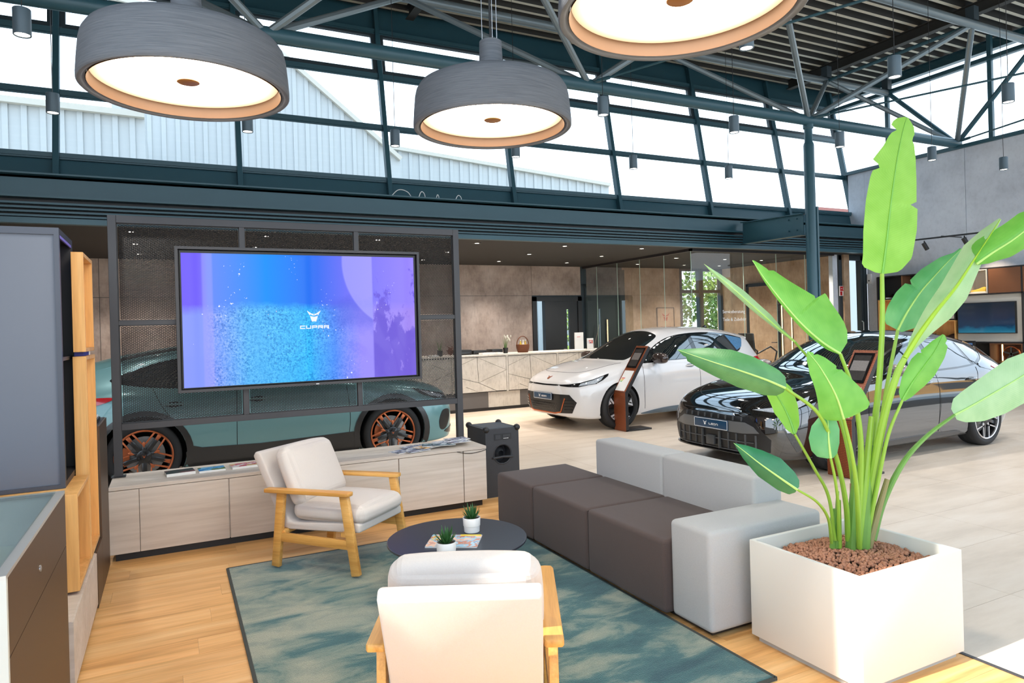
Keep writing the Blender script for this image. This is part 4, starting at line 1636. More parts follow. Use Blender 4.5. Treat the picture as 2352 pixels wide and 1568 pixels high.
def make_armchair():
    """local: x forward from the rear ends of the arms, y to the left, z up"""
    t = thing('armchair', 'x', 'chair', (0, 0, 0), 0, 'cream armchairs with beech frames')
    W2 = .335
    for s_ in (-1, 1):
        y = s_ * (W2 - .035)
        ar = MB()
        pl_ = [(0, -.028), (.012, -.034), (.66, -.036), (.685, -.028), (.69, 0), (.685, .028), (.66, .036), (.012, .034), (0, .028)]
        ar.prism(pl_, lambda a, b, h: (a, y + b, .55 + h - .012 * 0 + .012 * (a / .69) - .012), -.026, 0)
        ar.build('armrest', BEECH, t, local=True, bevel=.005)
        fl = MB().bar((.635, y, .525), (.715, y, .012), .034, .062, up=(1, 0, 0))
        fl.build('leg', BEECH, t, local=True, bevel=.005)
        rl = MB().bar((.13, y, .522), (.07, y, .012), .034, .062, up=(1, 0, 0))
        rl.build('leg', BEECH, t, local=True, bevel=.005)
        MB().bar((.095, y, .215), (.685, y, .205), .024, .06).build('stretcher', BEECH, t, local=True, bevel=.004)
    for x, z in ((.12, .245), (.62, .265)):
        MB().bar((x, -W2 + .04, z), (x, W2 - .04, z), .05, .03).build('cross_rail', BEECH, t, local=True, bevel=.004)
    # upholstered shell: seat pan and raked back
    sw = .262
    sh = MB()
    prof = [(.72, .275), (.72, .325), (.70, .338), (.20, .305), (.150, .315), (-.085, .765), (-.125, .775), (-.147, .742), (.085, .285), (.12, .262), (.16, .255)]
    prof = [(a, c) for a, c in prof]
    sh.prism(prof, lambda a, b, h: (a, h, b), -sw, sw)
    sh.build('shell', F_CREAM, t, local=True, bevel=.014, seg=3)
    pillow(.17, .745, -sw + .005, sw - .005, .322, .440, .028, r=.052).build('seat_cushion', F_CREAM, t, local=True, sharp=None)
    bc = pillow(.165, .295, -sw + .005, sw - .005, .40, .815, .028, r=.055)
    rot_y(bc, -.42, .2, .42)
    bc.build('back_cushion', F_CREAM, t, local=True, sharp=None)
    # piping along the top of the shell
    MB().tube([(-.138, -sw + .012, .745), (-.138, sw - .012, .745)], .0025, 5).build('piping', F_CREAM, t, local=True)
    return t


ch = make_armchair()
ch['label'] = 'cream armchair in profile with honey-coloured frame beside the sideboard'
fx, fy_ = .665, -.747
# centre line of chair 1: half way between its two arms
A1 = Vector((.563, 4.948)) + Vector((.747, .665)) * .30
ch.location = (A1.x, A1.y, 0.012)
ch.rotation_euler = (0, 0, math.atan2(fy_, fx))
ch2 = copy_tree(ch)
ch2['label'] = 'cream armchair seen from behind, nearest the camera'
gx, gy = .449, .894
A2 = Vector((.547, 2.283)) + Vector((.894, -.449)) * .345
ch2.location = (A2.x, A2.y, 0.012)
ch2.rotation_euler = (0, 0, math.atan2(gy, gx))
# ================================================================== PLANTER AND PLANT
PLANTER = M('off_white_planter', S(212, 210, 203), .55, 0, .025, 3)
plt = thing('planter_box', 'square off-white planter box with a recessed foot in the lower right', 'planter', (2.925, 2.235, 0))
px0, px1, py0, py1, ph = 2.572, 3.282, 1.925, 2.545, .505
w = .022
b = MB()
v = []
for (a, c) in ((0, .03), (0, ph), (w, ph), (w, .1)):
    v += [(px0 + a, py0 + a, c), (px1 - a, py0 + a, c), (px1 - a, py1 - a, c), (px0 + a, py1 - a, c)]
f = []
for k in range(3):
    for j in range(4):
        f.append((k * 4 + j, k * 4 + (j + 1) % 4, k * 4 + 4 + (j + 1) % 4, k * 4 + 4 + j))
f += [(3, 2, 1, 0), (12, 13, 14, 15)]
b.add(v, f).build('box', PLANTER, plt, bevel=.004, seg=2)
MB().box(px0 + .025, px1 - .025, py0 + .025, py1 - .025, .0, .03).build('foot', M('grey_foot', S(170, 170, 166), .6), plt)
MB().box(px0 + w, px1 - w, py0 + w, py1 - w, .38, .425).build('soil', EARTH, plt)

CLAY = M('clay_pebble', S(176, 124, 96), .85, 0, .28, 45)
rnd = random.Random(3)
ico = bmesh.new()
bmesh.ops.create_icosphere(ico, subdivisions=1, radius=1)
iv = [v_.co.copy() for v_ in ico.verts]
ifc = [tuple(v_.index for v_ in f_.verts) for f_ in ico.faces]
ico.free()
b = MB()
for i in range(2600):
    x, y = rnd.uniform(px0 + .035, px1 - .035), rnd.uniform(py0 + .035, py1 - .035)
    dx, dy = (x - 2.93) / .33, (y - 2.235) / .29
    h = .428 + .030 * max(0, 1 - dx * dx * .9 - dy * dy * .9) + rnd.uniform(0, .012)
    r = rnd.uniform(.006, .0115)
    q = Matrix.Rotation(rnd.uniform(0, 6), 3, Vector((rnd.random(), rnd.random(), .5)).normalized())
    sx, sy, sz = rnd.uniform(.8, 1.2), rnd.uniform(.8, 1.2), rnd.uniform(.7, 1)
    vs = [Vector((x, y, h)) + q @ Vector((c.x * r * sx, c.y * r * sy, c.z * r * sz)) for c in iv]
    b.add(vs, ifc)
peb = b.build('clay_pebbles', CLAY, plt, recalc=False, weld=False, sharp=80, kind='stuff')


def leaf_mat(name, c_dark, c_light, trans, rough=.38):
    """blade with fine side veins running out from the midrib (UV: u along, v across)"""
    mt = bpy.data.materials.new(name)
    mt.use_nodes = True
    nt = mt.node_tree
    N, L = nt.nodes, nt.links
    b = N['Principled BSDF']
    out = N['Material Output']
    uv = N.new('ShaderNodeUVMap')
    sp = N.new('ShaderNodeSeparateXYZ')
    L.new(uv.outputs[0], sp.inputs[0])
    ab = N.new('ShaderNodeMath'); ab.operation = 'ABSOLUTE'
    L.new(sp.outputs[1], ab.inputs[0])
    m1 = N.new('ShaderNodeMath'); m1.operation = 'MULTIPLY_ADD'
    m1.inputs[1].default_value = -.10
    L.new(ab.outputs[0], m1.inputs[0])
    L.new(sp.outputs[0], m1.inputs[2])
    m2 = N.new('ShaderNodeMath'); m2.operation = 'MULTIPLY'; m2.inputs[1].default_value = 420
    L.new(m1.outputs[0], m2.inputs[0])
    sn = N.new('ShaderNodeMath'); sn.operation = 'SINE'
    L.new(m2.outputs[0], sn.inputs[0])
    mr = N.new('ShaderNodeMapRange'); mr.inputs[1].default_value = -1
    L.new(sn.outputs[0], mr.inputs[0])
    tc = N.new('ShaderNodeTexCoord')
    nz = N.new('ShaderNodeTexNoise'); nz.inputs['Scale'].default_value = 9
    L.new(tc.outputs['Object'], nz.inputs['Vector'])
    ad = N.new('ShaderNodeMath'); ad.operation = 'MULTIPLY_ADD'; ad.inputs[1].default_value = .10
    L.new(mr.outputs[0], ad.inputs[0]); L.new(nz.outputs['Fac'], ad.inputs[2])
    r = ramp(N, [(.25, c_dark), (.85, c_light)])
    L.new(ad.outputs[0], r.inputs[0])
    L.new(r.outputs[0], b.inputs['Base Color'])
    b.inputs['Roughness'].default_value = rough
    bp = N.new('ShaderNodeBump'); bp.inputs['Strength'].default_value = .12; bp.inputs['Distance'].default_value = .003
    L.new(mr.outputs[0], bp.inputs['Height'])
    L.new(bp.outputs[0], b.inputs['Normal'])
    tr = N.new('ShaderNodeBsdfTranslucent')
    tl = N.new('ShaderNodeMix'); tl.data_type = 'RGBA'; tl.blend_type = 'MULTIPLY'; tl.inputs[0].default_value = 1
    L.new(r.outputs[0], tl.inputs[6]); tl.inputs[7].default_value = (1.15, 1.15, .8, 1)
    L.new(tl.outputs[2], tr.inputs[0])
    mx = N.new('ShaderNodeMixShader'); mx.inputs[0].default_value = trans
    L.new(b.outputs[0], mx.inputs[1]); L.new(tr.outputs[0], mx.inputs[2])
    L.new(mx.outputs[0], out.inputs[0])
    return mt


LF_LIME = leaf_mat('lime_leaf', S(138, 204, 70), S(166, 226, 100), .5)
LF_MID = leaf_mat('mid_green_leaf', S(104, 178, 70), S(140, 208, 96), .42)
LF_DARK = leaf_mat('dark_green_leaf', S(60, 118, 66), S(100, 158, 100), .2, .3)
LF_DEEP = leaf_mat('deep_green_leaf', S(36, 104, 68), S(62, 136, 88), .2, .3)
LF_PALE = leaf_mat('pale_green_leaf', S(158, 200, 146), S(186, 220, 172), .3, .45)
LF_TEAL = leaf_mat('blue_green_leaf', S(88, 170, 104), S(124, 196, 134), .35)
STALK = M('green_stalk', S(136, 178, 60), .4, 0, .18, 7)
STALK_D = M('dark_green_stalk', S(104, 150, 62), .45, 0, .25, 7)
RIB = M('pale_midrib', S(176, 218, 120), .4, 0, .1, 10)
RIB_D = M('green_midrib', S(110, 176, 66), .4, 0, .1, 10)

plant = thing('bird_of_paradise_plant', 'tall leafy plant with paddle-shaped bright green leaves growing in the white planter', 'plant', (2.93, 2.24, .43))


def interp(keys, u):
    for (a, x), (b_, y) in zip(keys[:-1], keys[1:]):
        if u <= b_:
            t = (u - a) / max(1e-9, b_ - a)
            return x + (y - x) * t
    return keys[-1][1]


def leaf(mid, lw, rw, mat_, cup=.10, rib=RIB, n=44, m_=6, tilt=0.0, ribr=.004):
    """mid: (px,py,depth) from base to tip; lw/rw: (u, half width px) left and right of the midrib as seen walking to the tip"""
    c = catmull(mid, 10)
    # resample evenly
    ln = [0]
    for p, q in zip(c[:-1], c[1:]):
        ln.append(ln[-1] + (Vector((q.x, q.y)) - Vector((p.x, p.y))).length)
    tot = ln[-1]
    pts = []
    for i in range(n + 1):
        d_ = tot * i / n
        k = 0
        while k < len(ln) - 2 and ln[k + 1] < d_:
            k += 1
        t = (d_ - ln[k]) / max(1e-9, ln[k + 1] - ln[k])
        pts.append(c[k].lerp(c[k + 1], t))
    v, f, uv = [], [], []
    for i, p in enumerate(pts):
        a, b_ = pts[max(0, i - 1)], pts[min(n, i + 1)]
        tx, ty = b_.x - a.x, b_.y - a.y
        l_ = math.hypot(tx, ty) or 1
        nx, ny = ty / l_, -tx / l_           # left of travel on screen (y down)
        u = i / n
        wl, wr_ = interp(lw, u), interp(rw, u)
        for j in range(-m_, m_ + 1):
            s_ = j / m_
            off = (-s_ * wl) if j < 0 else (-s_ * wr_)
            wm = (wl if j < 0 else wr_) / 461
            dep = p.z + cup * wm * 2 * abs(s_) ** 1.6 + tilt * (off / 461)
            v.append(at_depth(p.x + nx * off, p.y + ny * off, dep))
            uv.append((u, s_))
    k = 2 * m_ + 1
    for i in range(n):
        for j in range(k - 1):
            f.append((i * k + j, i * k + j + 1, (i + 1) * k + j + 1, (i + 1) * k + j))
    me = bpy.data.meshes.new('leaf')
    me.from_pydata([tuple(x) for x in v], [], f)
    ul = me.uv_layers.new(name='UVMap')
    for lp in me.loops:
        ul.data[lp.index].uv = uv[lp.vertex_index]
    me.materials.append(mat_)
    o = link_mesh('leaf', me, plant, None)
    rp, rr = [], []
    for i, p in enumerate(pts):
        rp.append(at_depth(p.x, p.y, p.z - .002))
        rr.append(ribr * (1.5 - 1.3 * i / n))
    MB().tube(rp, rr, 6).build('midrib', rib, o)
    return o


def stalk(pts, r0, r1, mat_=STALK, n=10):
    c = catmull(pts, 8)
    k = len(c)
    MB().tube([at_depth(p.x, p.y, p.z) for p in c], [r0 + (r1 - r0) * i / (k - 1) for i in range(k)], n).build('stalk', mat_, plant)


D0 = 3.38
BX, BY = 1972, 1258
full = [(0, 0), (.04, .45), (.12, .8), (.3, 1), (.55, .96), (.78, .68), (.92, .34), (1, 0)]


def W(px, prof=full):
    return [(u, k * px) for u, k in prof]


blunt = [(0, .35), (.03, .75), (.08, .95), (.25, 1), (.5, .97), (.75, .72), (.9, .42), (1, .02)]

# L1 the tall upright leaf
leaf([(2027, 628, 3.42), (2036, 560, 3.42), (2046, 470, 3.42), (2060, 370, 3.42), (2074, 300, 3.43), (2083, 270, 3.44)],
     [(0, 16), (.015, 40), (.04, 50), (.09, 50), (.25, 56), (.45, 58), (.60, 55), (.655, 50), (.66, 34), (.675, 36), (.70, 56), (.80, 36), (.88, 27), (.91, 14), (.925, 30), (.97, 26), (1, 6)],
     [(0, 6), (.015, 30), (.04, 42), (.12, 62), (.30, 66), (.445, 62), (.45, 42), (.475, 58), (.60, 52), (.75, 42), (.86, 30), (.875, 14), (.89, 30), (.96, 22), (1, 4)], LF_LIME, .06, RIB_D)
stalk([(BX + 6, BY, 3.40), (1990, 1120, 3.40), (2014, 930, 3.41), (2026, 760, 3.42), (2026, 628, 3.42)], .021, .010)
# L2 thin leaf seen on edge
leaf([(1826, 785, 3.55), (1790, 755, 3.58), (1740, 712, 3.62), (1690, 668, 3.66), (1650, 635, 3.70), (1617, 606, 3.72)],
     [(0, 2), (.2, 6), (.45, 9), (.7, 8), (.9, 4), (1, 0)], [(0, 2), (.15, 5), (.3, 12), (.6, 13), (.85, 7), (1, 0)], LF_PALE, .5, RIB)
stalk([(1950, 1235, 3.42), (1960, 1120, 3.46), (1935, 980, 3.50), (1885, 860, 3.53), (1826, 785, 3.55)], .014, .006, STALK)
# L3 broad leaf folded along its midrib, one half towards us
leaf([(1930, 812, 3.28), (1888, 785, 3.28), (1840, 742, 3.30), (1795, 690, 3.33), (1755, 638, 3.36), (1728, 598, 3.38)],
     [(0, 3), (.1, 8), (.4, 8), (.8, 5), (1, 0)],
     [(0, 30), (.04, 52), (.10, 66), (.22, 76), (.33, 82), (.42, 88), (.445, 86), (.45, 62), (.47, 66), (.55, 58), (.70, 42), (.82, 30), (.86, 26), (.865, 16), (.88, 18), (.95, 10), (1, 2)], LF_MID, .30, RIB)
stalk([(1966, BY - 6, 3.36), (1975, 1130, 3.34), (1976, 1000, 3.31), (1957, 890, 3.29), (1930, 812, 3.28)], .018, .008)
# L4 long dark leaf pointing left
leaf([(1804, 891, 3.12), (1760, 872, 3.12), (1700, 851, 3.13), (1640, 832, 3.16), (1590, 815, 3.2), (1556, 803, 3.24)],
     [(0, 10), (.04, 24), (.15, 35), (.4, 38), (.62, 30), (.8, 22), (.9, 16), (.91, 8), (.93, 9), (1, 0)],
     [(0, 6), (.04, 24), (.12, 32), (.35, 40), (.55, 40), (.75, 28), (.9, 12), (1, 0)], LF_DARK, .2, RIB)
stalk([(1948, 1240, 3.36), (1942, 1150, 3.30), (1918, 1040, 3.22), (1880, 950, 3.15), (1804, 891, 3.12)], .014, .007)
# L5 lime leaf behind it
leaf([(1825, 996, 3.22), (1815, 965, 3.24), (1798, 930, 3.27), (1772, 890, 3.3), (1748, 860, 3.33)],
     [(0, 4), (.1, 16), (.4, 26), (.75, 18), (1, 4)], [(0, 4), (.1, 16), (.35, 30), (.6, 38), (1, 20)], LF_LIME, .15, RIB_D)
stalk([(1918, 1240, 3.34), (1903, 1140, 3.3), (1870, 1075, 3.26), (1825, 996, 3.22)], .009, .006)
# L6 middle leaf
leaf([(1938, 962, 3.12), (1925, 920, 3.11), (1906, 880, 3.11), (1880, 838, 3.13), (1854, 806, 3.15)],
     [(0, 14), (.05, 40), (.15, 52), (.3, 46), (.5, 37), (.75, 28), (.92, 14), (1, 0)],
     [(0, 20), (.04, 58), (.1, 68), (.25, 62), (.4, 50), (.55, 40), (.58, 40), (.60, 26), (.63, 34), (.8, 22), (.9, 12), (.91, 5), (.93, 9), (1, 0)], LF_MID, .16, RIB)
stalk([(1974, BY, 3.32), (1968, 1130, 3.2), (1956, 1040, 3.14), (1938, 962, 3.12)], .013, .007)
# L7 small rounded leaf below it
leaf([(1908, 1052, 3.17), (1904, 1015, 3.17), (1902, 975, 3.18), (1900, 943, 3.2)],
     [(0, 8), (.06, 30), (.2, 42), (.45, 46), (.7, 38), (.9, 18), (1, 0)], [(0, 6), (.08, 16), (.3, 24), (.6, 26), (.85, 18), (1, 0)], LF_TEAL, .16, RIB)
stalk([(1926, 1240, 3.34), (1925, 1160, 3.25), (1918, 1100, 3.2), (1908, 1052, 3.17)], .008, .006)
# L8 low leaf to the left
leaf([(1831, 1124, 3.0), (1790, 1096, 3.0), (1745, 1064, 3.01), (1712, 1038, 3.03), (1685, 1017, 3.05)],
     [(0, 8), (.05, 20), (.2, 26), (.5, 26), (.8, 14), (1, 0)], [(0, 8), (.04, 20), (.15, 30), (.4, 38), (.65, 28), (.85, 14), (1, 0)][:], LF_DEEP, .2, RIB)
stalk([(1910, 1246, 3.3), (1902, 1190, 3.2), (1876, 1152, 3.08), (1831, 1124, 3.0)], .008, .005)
# L9 open leaf right of the stems
leaf([(2062, 758, 3.56), (2085, 715, 3.57), (2115, 670, 3.58), (2150, 630, 3.6), (2180, 598, 3.62), (2208, 572, 3.64)],
     [(0, 30), (.04, 40), (.15, 46), (.3, 46), (.42, 40), (.43, 26), (.45, 36), (.6, 33), (.8, 20), (.92, 6), (1, 4)],
     [(0, 10), (.1, 34), (.3, 46), (.5, 45), (.7, 32), (.88, 12), (1, 4)], LF_TEAL, .3, RIB)
stalk([(1992, BY - 10, 3.44), (2012, 1060, 3.48), (2035, 900, 3.53), (2062, 758, 3.56)], .014, .008, STALK)
# L10 long furled leaf rising to the right
leaf([(2078, 822, 3.30), (2110, 770, 3.31), (2150, 715, 3.32), (2195, 660, 3.34), (2235, 600, 3.36), (2268, 550, 3.38), (2298, 503, 3.4)],
     [(0, 3), (.1, 12), (.3, 24), (.55, 34), (.75, 38), (.88, 24), (1, 4)],
     [(0, 4), (.12, 14), (.35, 36), (.5, 36), (.62, 26), (.8, 14), (1, 2)], LF_PALE, .55, M('lime_midrib', S(150, 190, 40), .35), tilt=.3, ribr=.009)
stalk([(1984, BY, 3.38), (2000, 1120, 3.36), (2030, 960, 3.33), (2060, 860, 3.31), (2078, 822, 3.3)], .024, .014)
# L11 leaf going out of the frame at the right
leaf([(2243, 606, 3.35), (2280, 580, 3.34), (2330, 548, 3.32), (2390, 500, 3.3), (2440, 455, 3.28)],
     [(0, 6), (.05, 40), (.12, 44), (.3, 42), (.6, 40), (1, 4)], [(0, 3), (.1, 16), (.3, 30), (.6, 34), (1, 4)], LF_MID, .35, RIB)
# L12 mid-size leaf in front of the black car's rear window
leaf([(2073, 918, 3.3), (2095, 880, 3.3), (2122, 842, 3.31), (2148, 805, 3.33), (2167, 768, 3.35)],
     [(0, 6), (.06, 16), (.25, 28), (.5, 34), (.62, 30), (.63, 22), (.66, 28), (.85, 18), (1, 2)], [(0, 6), (.1, 16), (.3, 27), (.5, 32), (.75, 27), (.9, 20), (.91, 12), (.95, 14), (1, 4)], LF_MID, .15, RIB_D)
stalk([(1990, BY - 20, 3.36), (2012, 1130, 3.33), (2040, 1000, 3.31), (2073, 918, 3.3)], .012, .006)
# L13 big pale leaf at the right edge
leaf([(2192, 953, 3.62), (2235, 930, 3.68), (2290, 898, 3.76), (2350, 862, 3.84), (2420, 815, 3.92), (2480, 770, 3.98)],
     [(0, 16), (.04, 34), (.12, 40), (.3, 46), (.5, 52), (.8, 30), (1, 0)], [(0, 12), (.04, 26), (.15, 44), (.3, 54), (.5, 56), (.8, 34), (1, 0)], LF_PALE, .16, RIB)
stalk([(2004, 1240, 3.4), (2030, 1150, 3.45), (2076, 1060, 3.5), (2130, 1000, 3.56), (2192, 953, 3.62)], .018, .008, STALK_D)
# sheaths at the foot
for (x, y, dx, dy, r0, r1, mt) in ((1958, 1258, 8, -190, .034, .017, STALK_D), (1982, 1262, 22, -240, .033, .014, STALK_D), (1972, 1256, 30, -300, .026, .013, STALK), (1994, 1250, 44, -150, .02, .012, M('brownish_sheath', S(138, 130, 84), .6)), (1962, 1250, -4, -140, .022, .012, M('dry_sheath', S(140, 120, 78), .7))):
    stalk([(x, y + 6, 3.36), (x + dx * .5, y + dy * .5, 3.36), (x + dx, y + dy, 3.37)], r0, r1, mt)
for (x, dx, dy) in ((1911, 6, -90), (1920, 4, -130), (1928, 0, -110), (1914, -4, -70)):
    stalk([(x, 1258, 3.36), (x + dx * .6, 1258 + dy * .6, 3.35), (x + dx, 1258 + dy, 3.34)], .012, .007, STALK_D if dx else STALK)
# ================================================================== CARS
def pchip(keys):
    X = np.array([k[0] for k in keys], float)
    Y = np.array([k[1] for k in keys], float)
    h = np.diff(X)
    dl = np.diff(Y) / h
    m_ = np.zeros_like(Y)
    for i in range(1, len(X) - 1):
        if dl[i - 1] * dl[i] > 0:
            w1, w2 = 2 * h[i] + h[i - 1], h[i] + 2 * h[i - 1]
            m_[i] = (w1 + w2) / (w1 / dl[i - 1] + w2 / dl[i])
    m_[0], m_[-1] = dl[0], dl[-1]

    def fn(x):
        x = min(max(x, X[0]), X[-1])
        i = min(max(int(np.searchsorted(X, x)) - 1, 0), len(h) - 1)
        t = (x - X[i]) / h[i]
        return float((2 * t ** 3 - 3 * t * t + 1) * Y[i] + (t ** 3 - 2 * t * t + t) * h[i] * m_[i] + (-2 * t ** 3 + 3 * t * t) * Y[i + 1] + (t ** 3 - t * t) * h[i] * m_[i + 1])
    return fn


class CarBody:
    """closed shell lofted through half-profiles along x (0 = nose), y to both sides"""

    def __init__(s, K, L):
        s.F = {k: pchip(v) for k, v in K.items()}
        s.L = L
        xs = []
        x = 0.0
        while x < L:
            xs.append(x)
            e = min(x, L - x)
            x += .006 if e < .05 else (.014 if e < .2 else .028)
        xs.append(L)
        rings = []
        for k, (sc_, dx) in enumerate(((.02, -.040), (.3, -.038), (.6, -.033), (.82, -.024), (.93, -.014), (.98, -.006))):
            rings.append([(dx, y * sc_, s.zmid(0) + (z - s.zmid(0)) * sc_) for y, z in s.profile(0)])
        for x in xs:
            rings.append([(x, y, z) for y, z in s.profile(x)])
        for sc_, dx in reversed(((.02, .040), (.3, .038), (.6, .033), (.82, .024), (.93, .014), (.98, .006))):
            rings.append([(L + dx, y * sc_, s.zmid(L) + (z - s.zmid(L)) * sc_) for y, z in s.profile(L)])
        n = len(rings[0])
        v, f = [], []
        for rg in rings:
            v += rg
            v += [(x, -y, z) for x, y, z in reversed(rg[1:-1])]
        m_ = 2 * n - 2
        for i in range(len(rings) - 1):
            for j in range(m_):
                f.append((i * m_ + j, i * m_ + (j + 1) % m_, (i + 1) * m_ + (j + 1) % m_, (i + 1) * m_ + j))
        f.append(tuple(range(m_)))
        f.append(tuple(reversed(range((len(rings) - 1) * m_, len(rings) * m_))))
        b = MB()
        b.add(v, f)
        me = bpy.data.meshes.new('body')
        me.from_pydata(b.v, [], b.f)
        bm = bmesh.new()
        bm.from_mesh(me)
        bmesh.ops.remove_doubles(bm, verts=bm.verts, dist=1e-5)
        bmesh.ops.recalc_face_normals(bm, faces=bm.faces)
        bm.to_mesh(me)
        bmesh.ops.triangulate(bm, faces=bm.faces)
        bm.normal_update()
        bm.verts.ensure_lookup_table()
        s.tv = [v_.co.copy() for v_ in bm.verts]
        s.tn = [v_.normal.copy() for v_ in bm.verts]
        s.tf = [tuple(v_.index for v_ in f_.verts) for f_ in bm.faces]
        bm.free()
        s.bvh = BVHTree.FromPolygons(s.tv, s.tf)
        s.me = me

    def zmid(s, x):
        return (s.F['zb'](x) + s.F['zc'](x)) / 2

    def profile(s, x):
        g = {k: fn(x) for k, fn in s.F.items()}
        zb, ws = g['zb'], g['wm'] - .045
        pts = [(0, zb), (ws - .12, zb), (ws - .02, zb + .015), (ws, zb + .06),
               (g['wm'], g['zm']), (g['wbl'] + (g['wm'] - g['wbl']) * .62, g['zbl'] - (g['zbl'] - g['zm']) * .26),
               (g['wbl'], g['zbl']), (g['wr'] + .03 * (g['zr'] - g['zbl'] > .12), g['zr'] - .035 * (g['zr'] - g['zbl'] > .12)), (g['wr'] * .93, g['zr'] + .008), (g['wr'] * .55, g['zr'] + (g['zc'] - g['zr']) * .78), (0, g['zc'])]
        cnt = [2, 2, 2, 5, 5, 4, 7, 2, 4, 5]
        P = [Vector((p[0], p[1], 0)) for p in pts]
        out = []
        for i in range(len(P) - 1):
            p1, p2 = P[i], P[i + 1]
            p0 = P[i - 1] if i else Vector((-P[1].x, P[1].y, 0))
            p3 = P[i + 2] if i + 2 < len(P) else Vector((-P[-2].x, P[-2].y, 0))
            d0, d1, d2 = max((p1 - p0).length, 1e-4) ** .5, max((p2 - p1).length, 1e-4) ** .5, max((p3 - p2).length, 1e-4) ** .5
            for j in range(cnt[i]):
                t = d0 + d1 * j / cnt[i]
                t0, t1, t2, t3 = 0, d0, d0 + d1, d0 + d1 + d2
                A1 = p0 * ((t1 - t) / (t1 - t0)) + p1 * ((t - t0) / (t1 - t0))
                A2 = p1 * ((t2 - t) / (t2 - t1)) + p2 * ((t - t1) / (t2 - t1))
                A3 = p2 * ((t3 - t) / (t3 - t2)) + p3 * ((t - t2) / (t3 - t2))
                B1 = A1 * ((t2 - t) / (t2 - t0)) + A2 * ((t - t0) / (t2 - t0))
                B2 = A2 * ((t3 - t) / (t3 - t1)) + A3 * ((t - t1) / (t3 - t1))
                C = B1 * ((t2 - t) / (t2 - t1)) + B2 * ((t - t1) / (t2 - t1))
                out.append((max(0, C.x), C.y))
        out.append((0.0, P[-1].y))
        out[0] = (0.0, out[0][1])
        return out

    def hit(s, o, d_):
        loc, nr, idx, dist = s.bvh.ray_cast(o, d_)
        if loc is None:
            loc, nr, idx, dist = s.bvh.find_nearest(o + d_ * 5.0)
            # slide the origin to the nearest approach
            best = None
            for k in range(40):
                q = o + d_ * (k * .25)
                r_ = s.bvh.find_nearest(q)
                if r_[0] is not None and (best is None or r_[3] < best[3]):
                    best = r_
            loc, nr, idx = best[0], best[1], best[2]
        a, b_, c = (s.tv[i] for i in s.tf[idx])
        na, nb, nc = (s.tn[i] for i in s.tf[idx])
        v0, v1, v2 = b_ - a, c - a, loc - a
        d00, d01, d11, d20, d21 = v0.dot(v0), v0.dot(v1), v1.dot(v1), v2.dot(v0), v2.dot(v1)
        den = d00 * d11 - d01 * d01
        if abs(den) < 1e-14:
            return loc, nr
        w1 = (d11 * d20 - d01 * d21) / den
        w2 = (d00 * d21 - d01 * d20) / den
        n_ = na * (1 - w1 - w2) + nb * w1 + nc * w2
        return loc, n_.normalized()


VIEWS = {'left': (lambda u, v: Vector((u, 3, v)), Vector((0, -1, 0))), 'right': (lambda u, v: Vector((u, -3, v)), Vector((0, 1, 0))),
         'top': (lambda u, v: Vector((u, v, 4)), Vector((0, 0, -1))), 'front': (lambda u, v: Vector((-4, u, v)), Vector((1, 0, 0))),
         'rear': (lambda u, v: Vector((8, u, v)), Vector((-1, 0, 0))),
         'fl': (lambda u, v: Vector((.7071 * u - 2.8, .7071 * u + 2.8, v)), Vector((.7071, -.7071, 0))),
         'fr': (lambda u, v: Vector((.7071 * u - 2.8, -.7071 * u - 2.8, v)), Vector((.7071, .7071, 0))),
         'rl': (lambda u, v: Vector((8 - .7071 * u, 2.8 + .7071 * u, v)), Vector((-.7071, -.7071, 0)))}


def rearview(L):
    VIEWS['rl'] = (lambda u, v: Vector((L - .7071 * u + 2.8, .7071 * u + 2.8, v)), Vector((-.7071, -.7071, 0)))
    VIEWS['rr'] = (lambda u, v: Vector((L - .7071 * u + 2.8, -.7071 * u - 2.8, v)), Vector((-.7071, .7071, 0)))


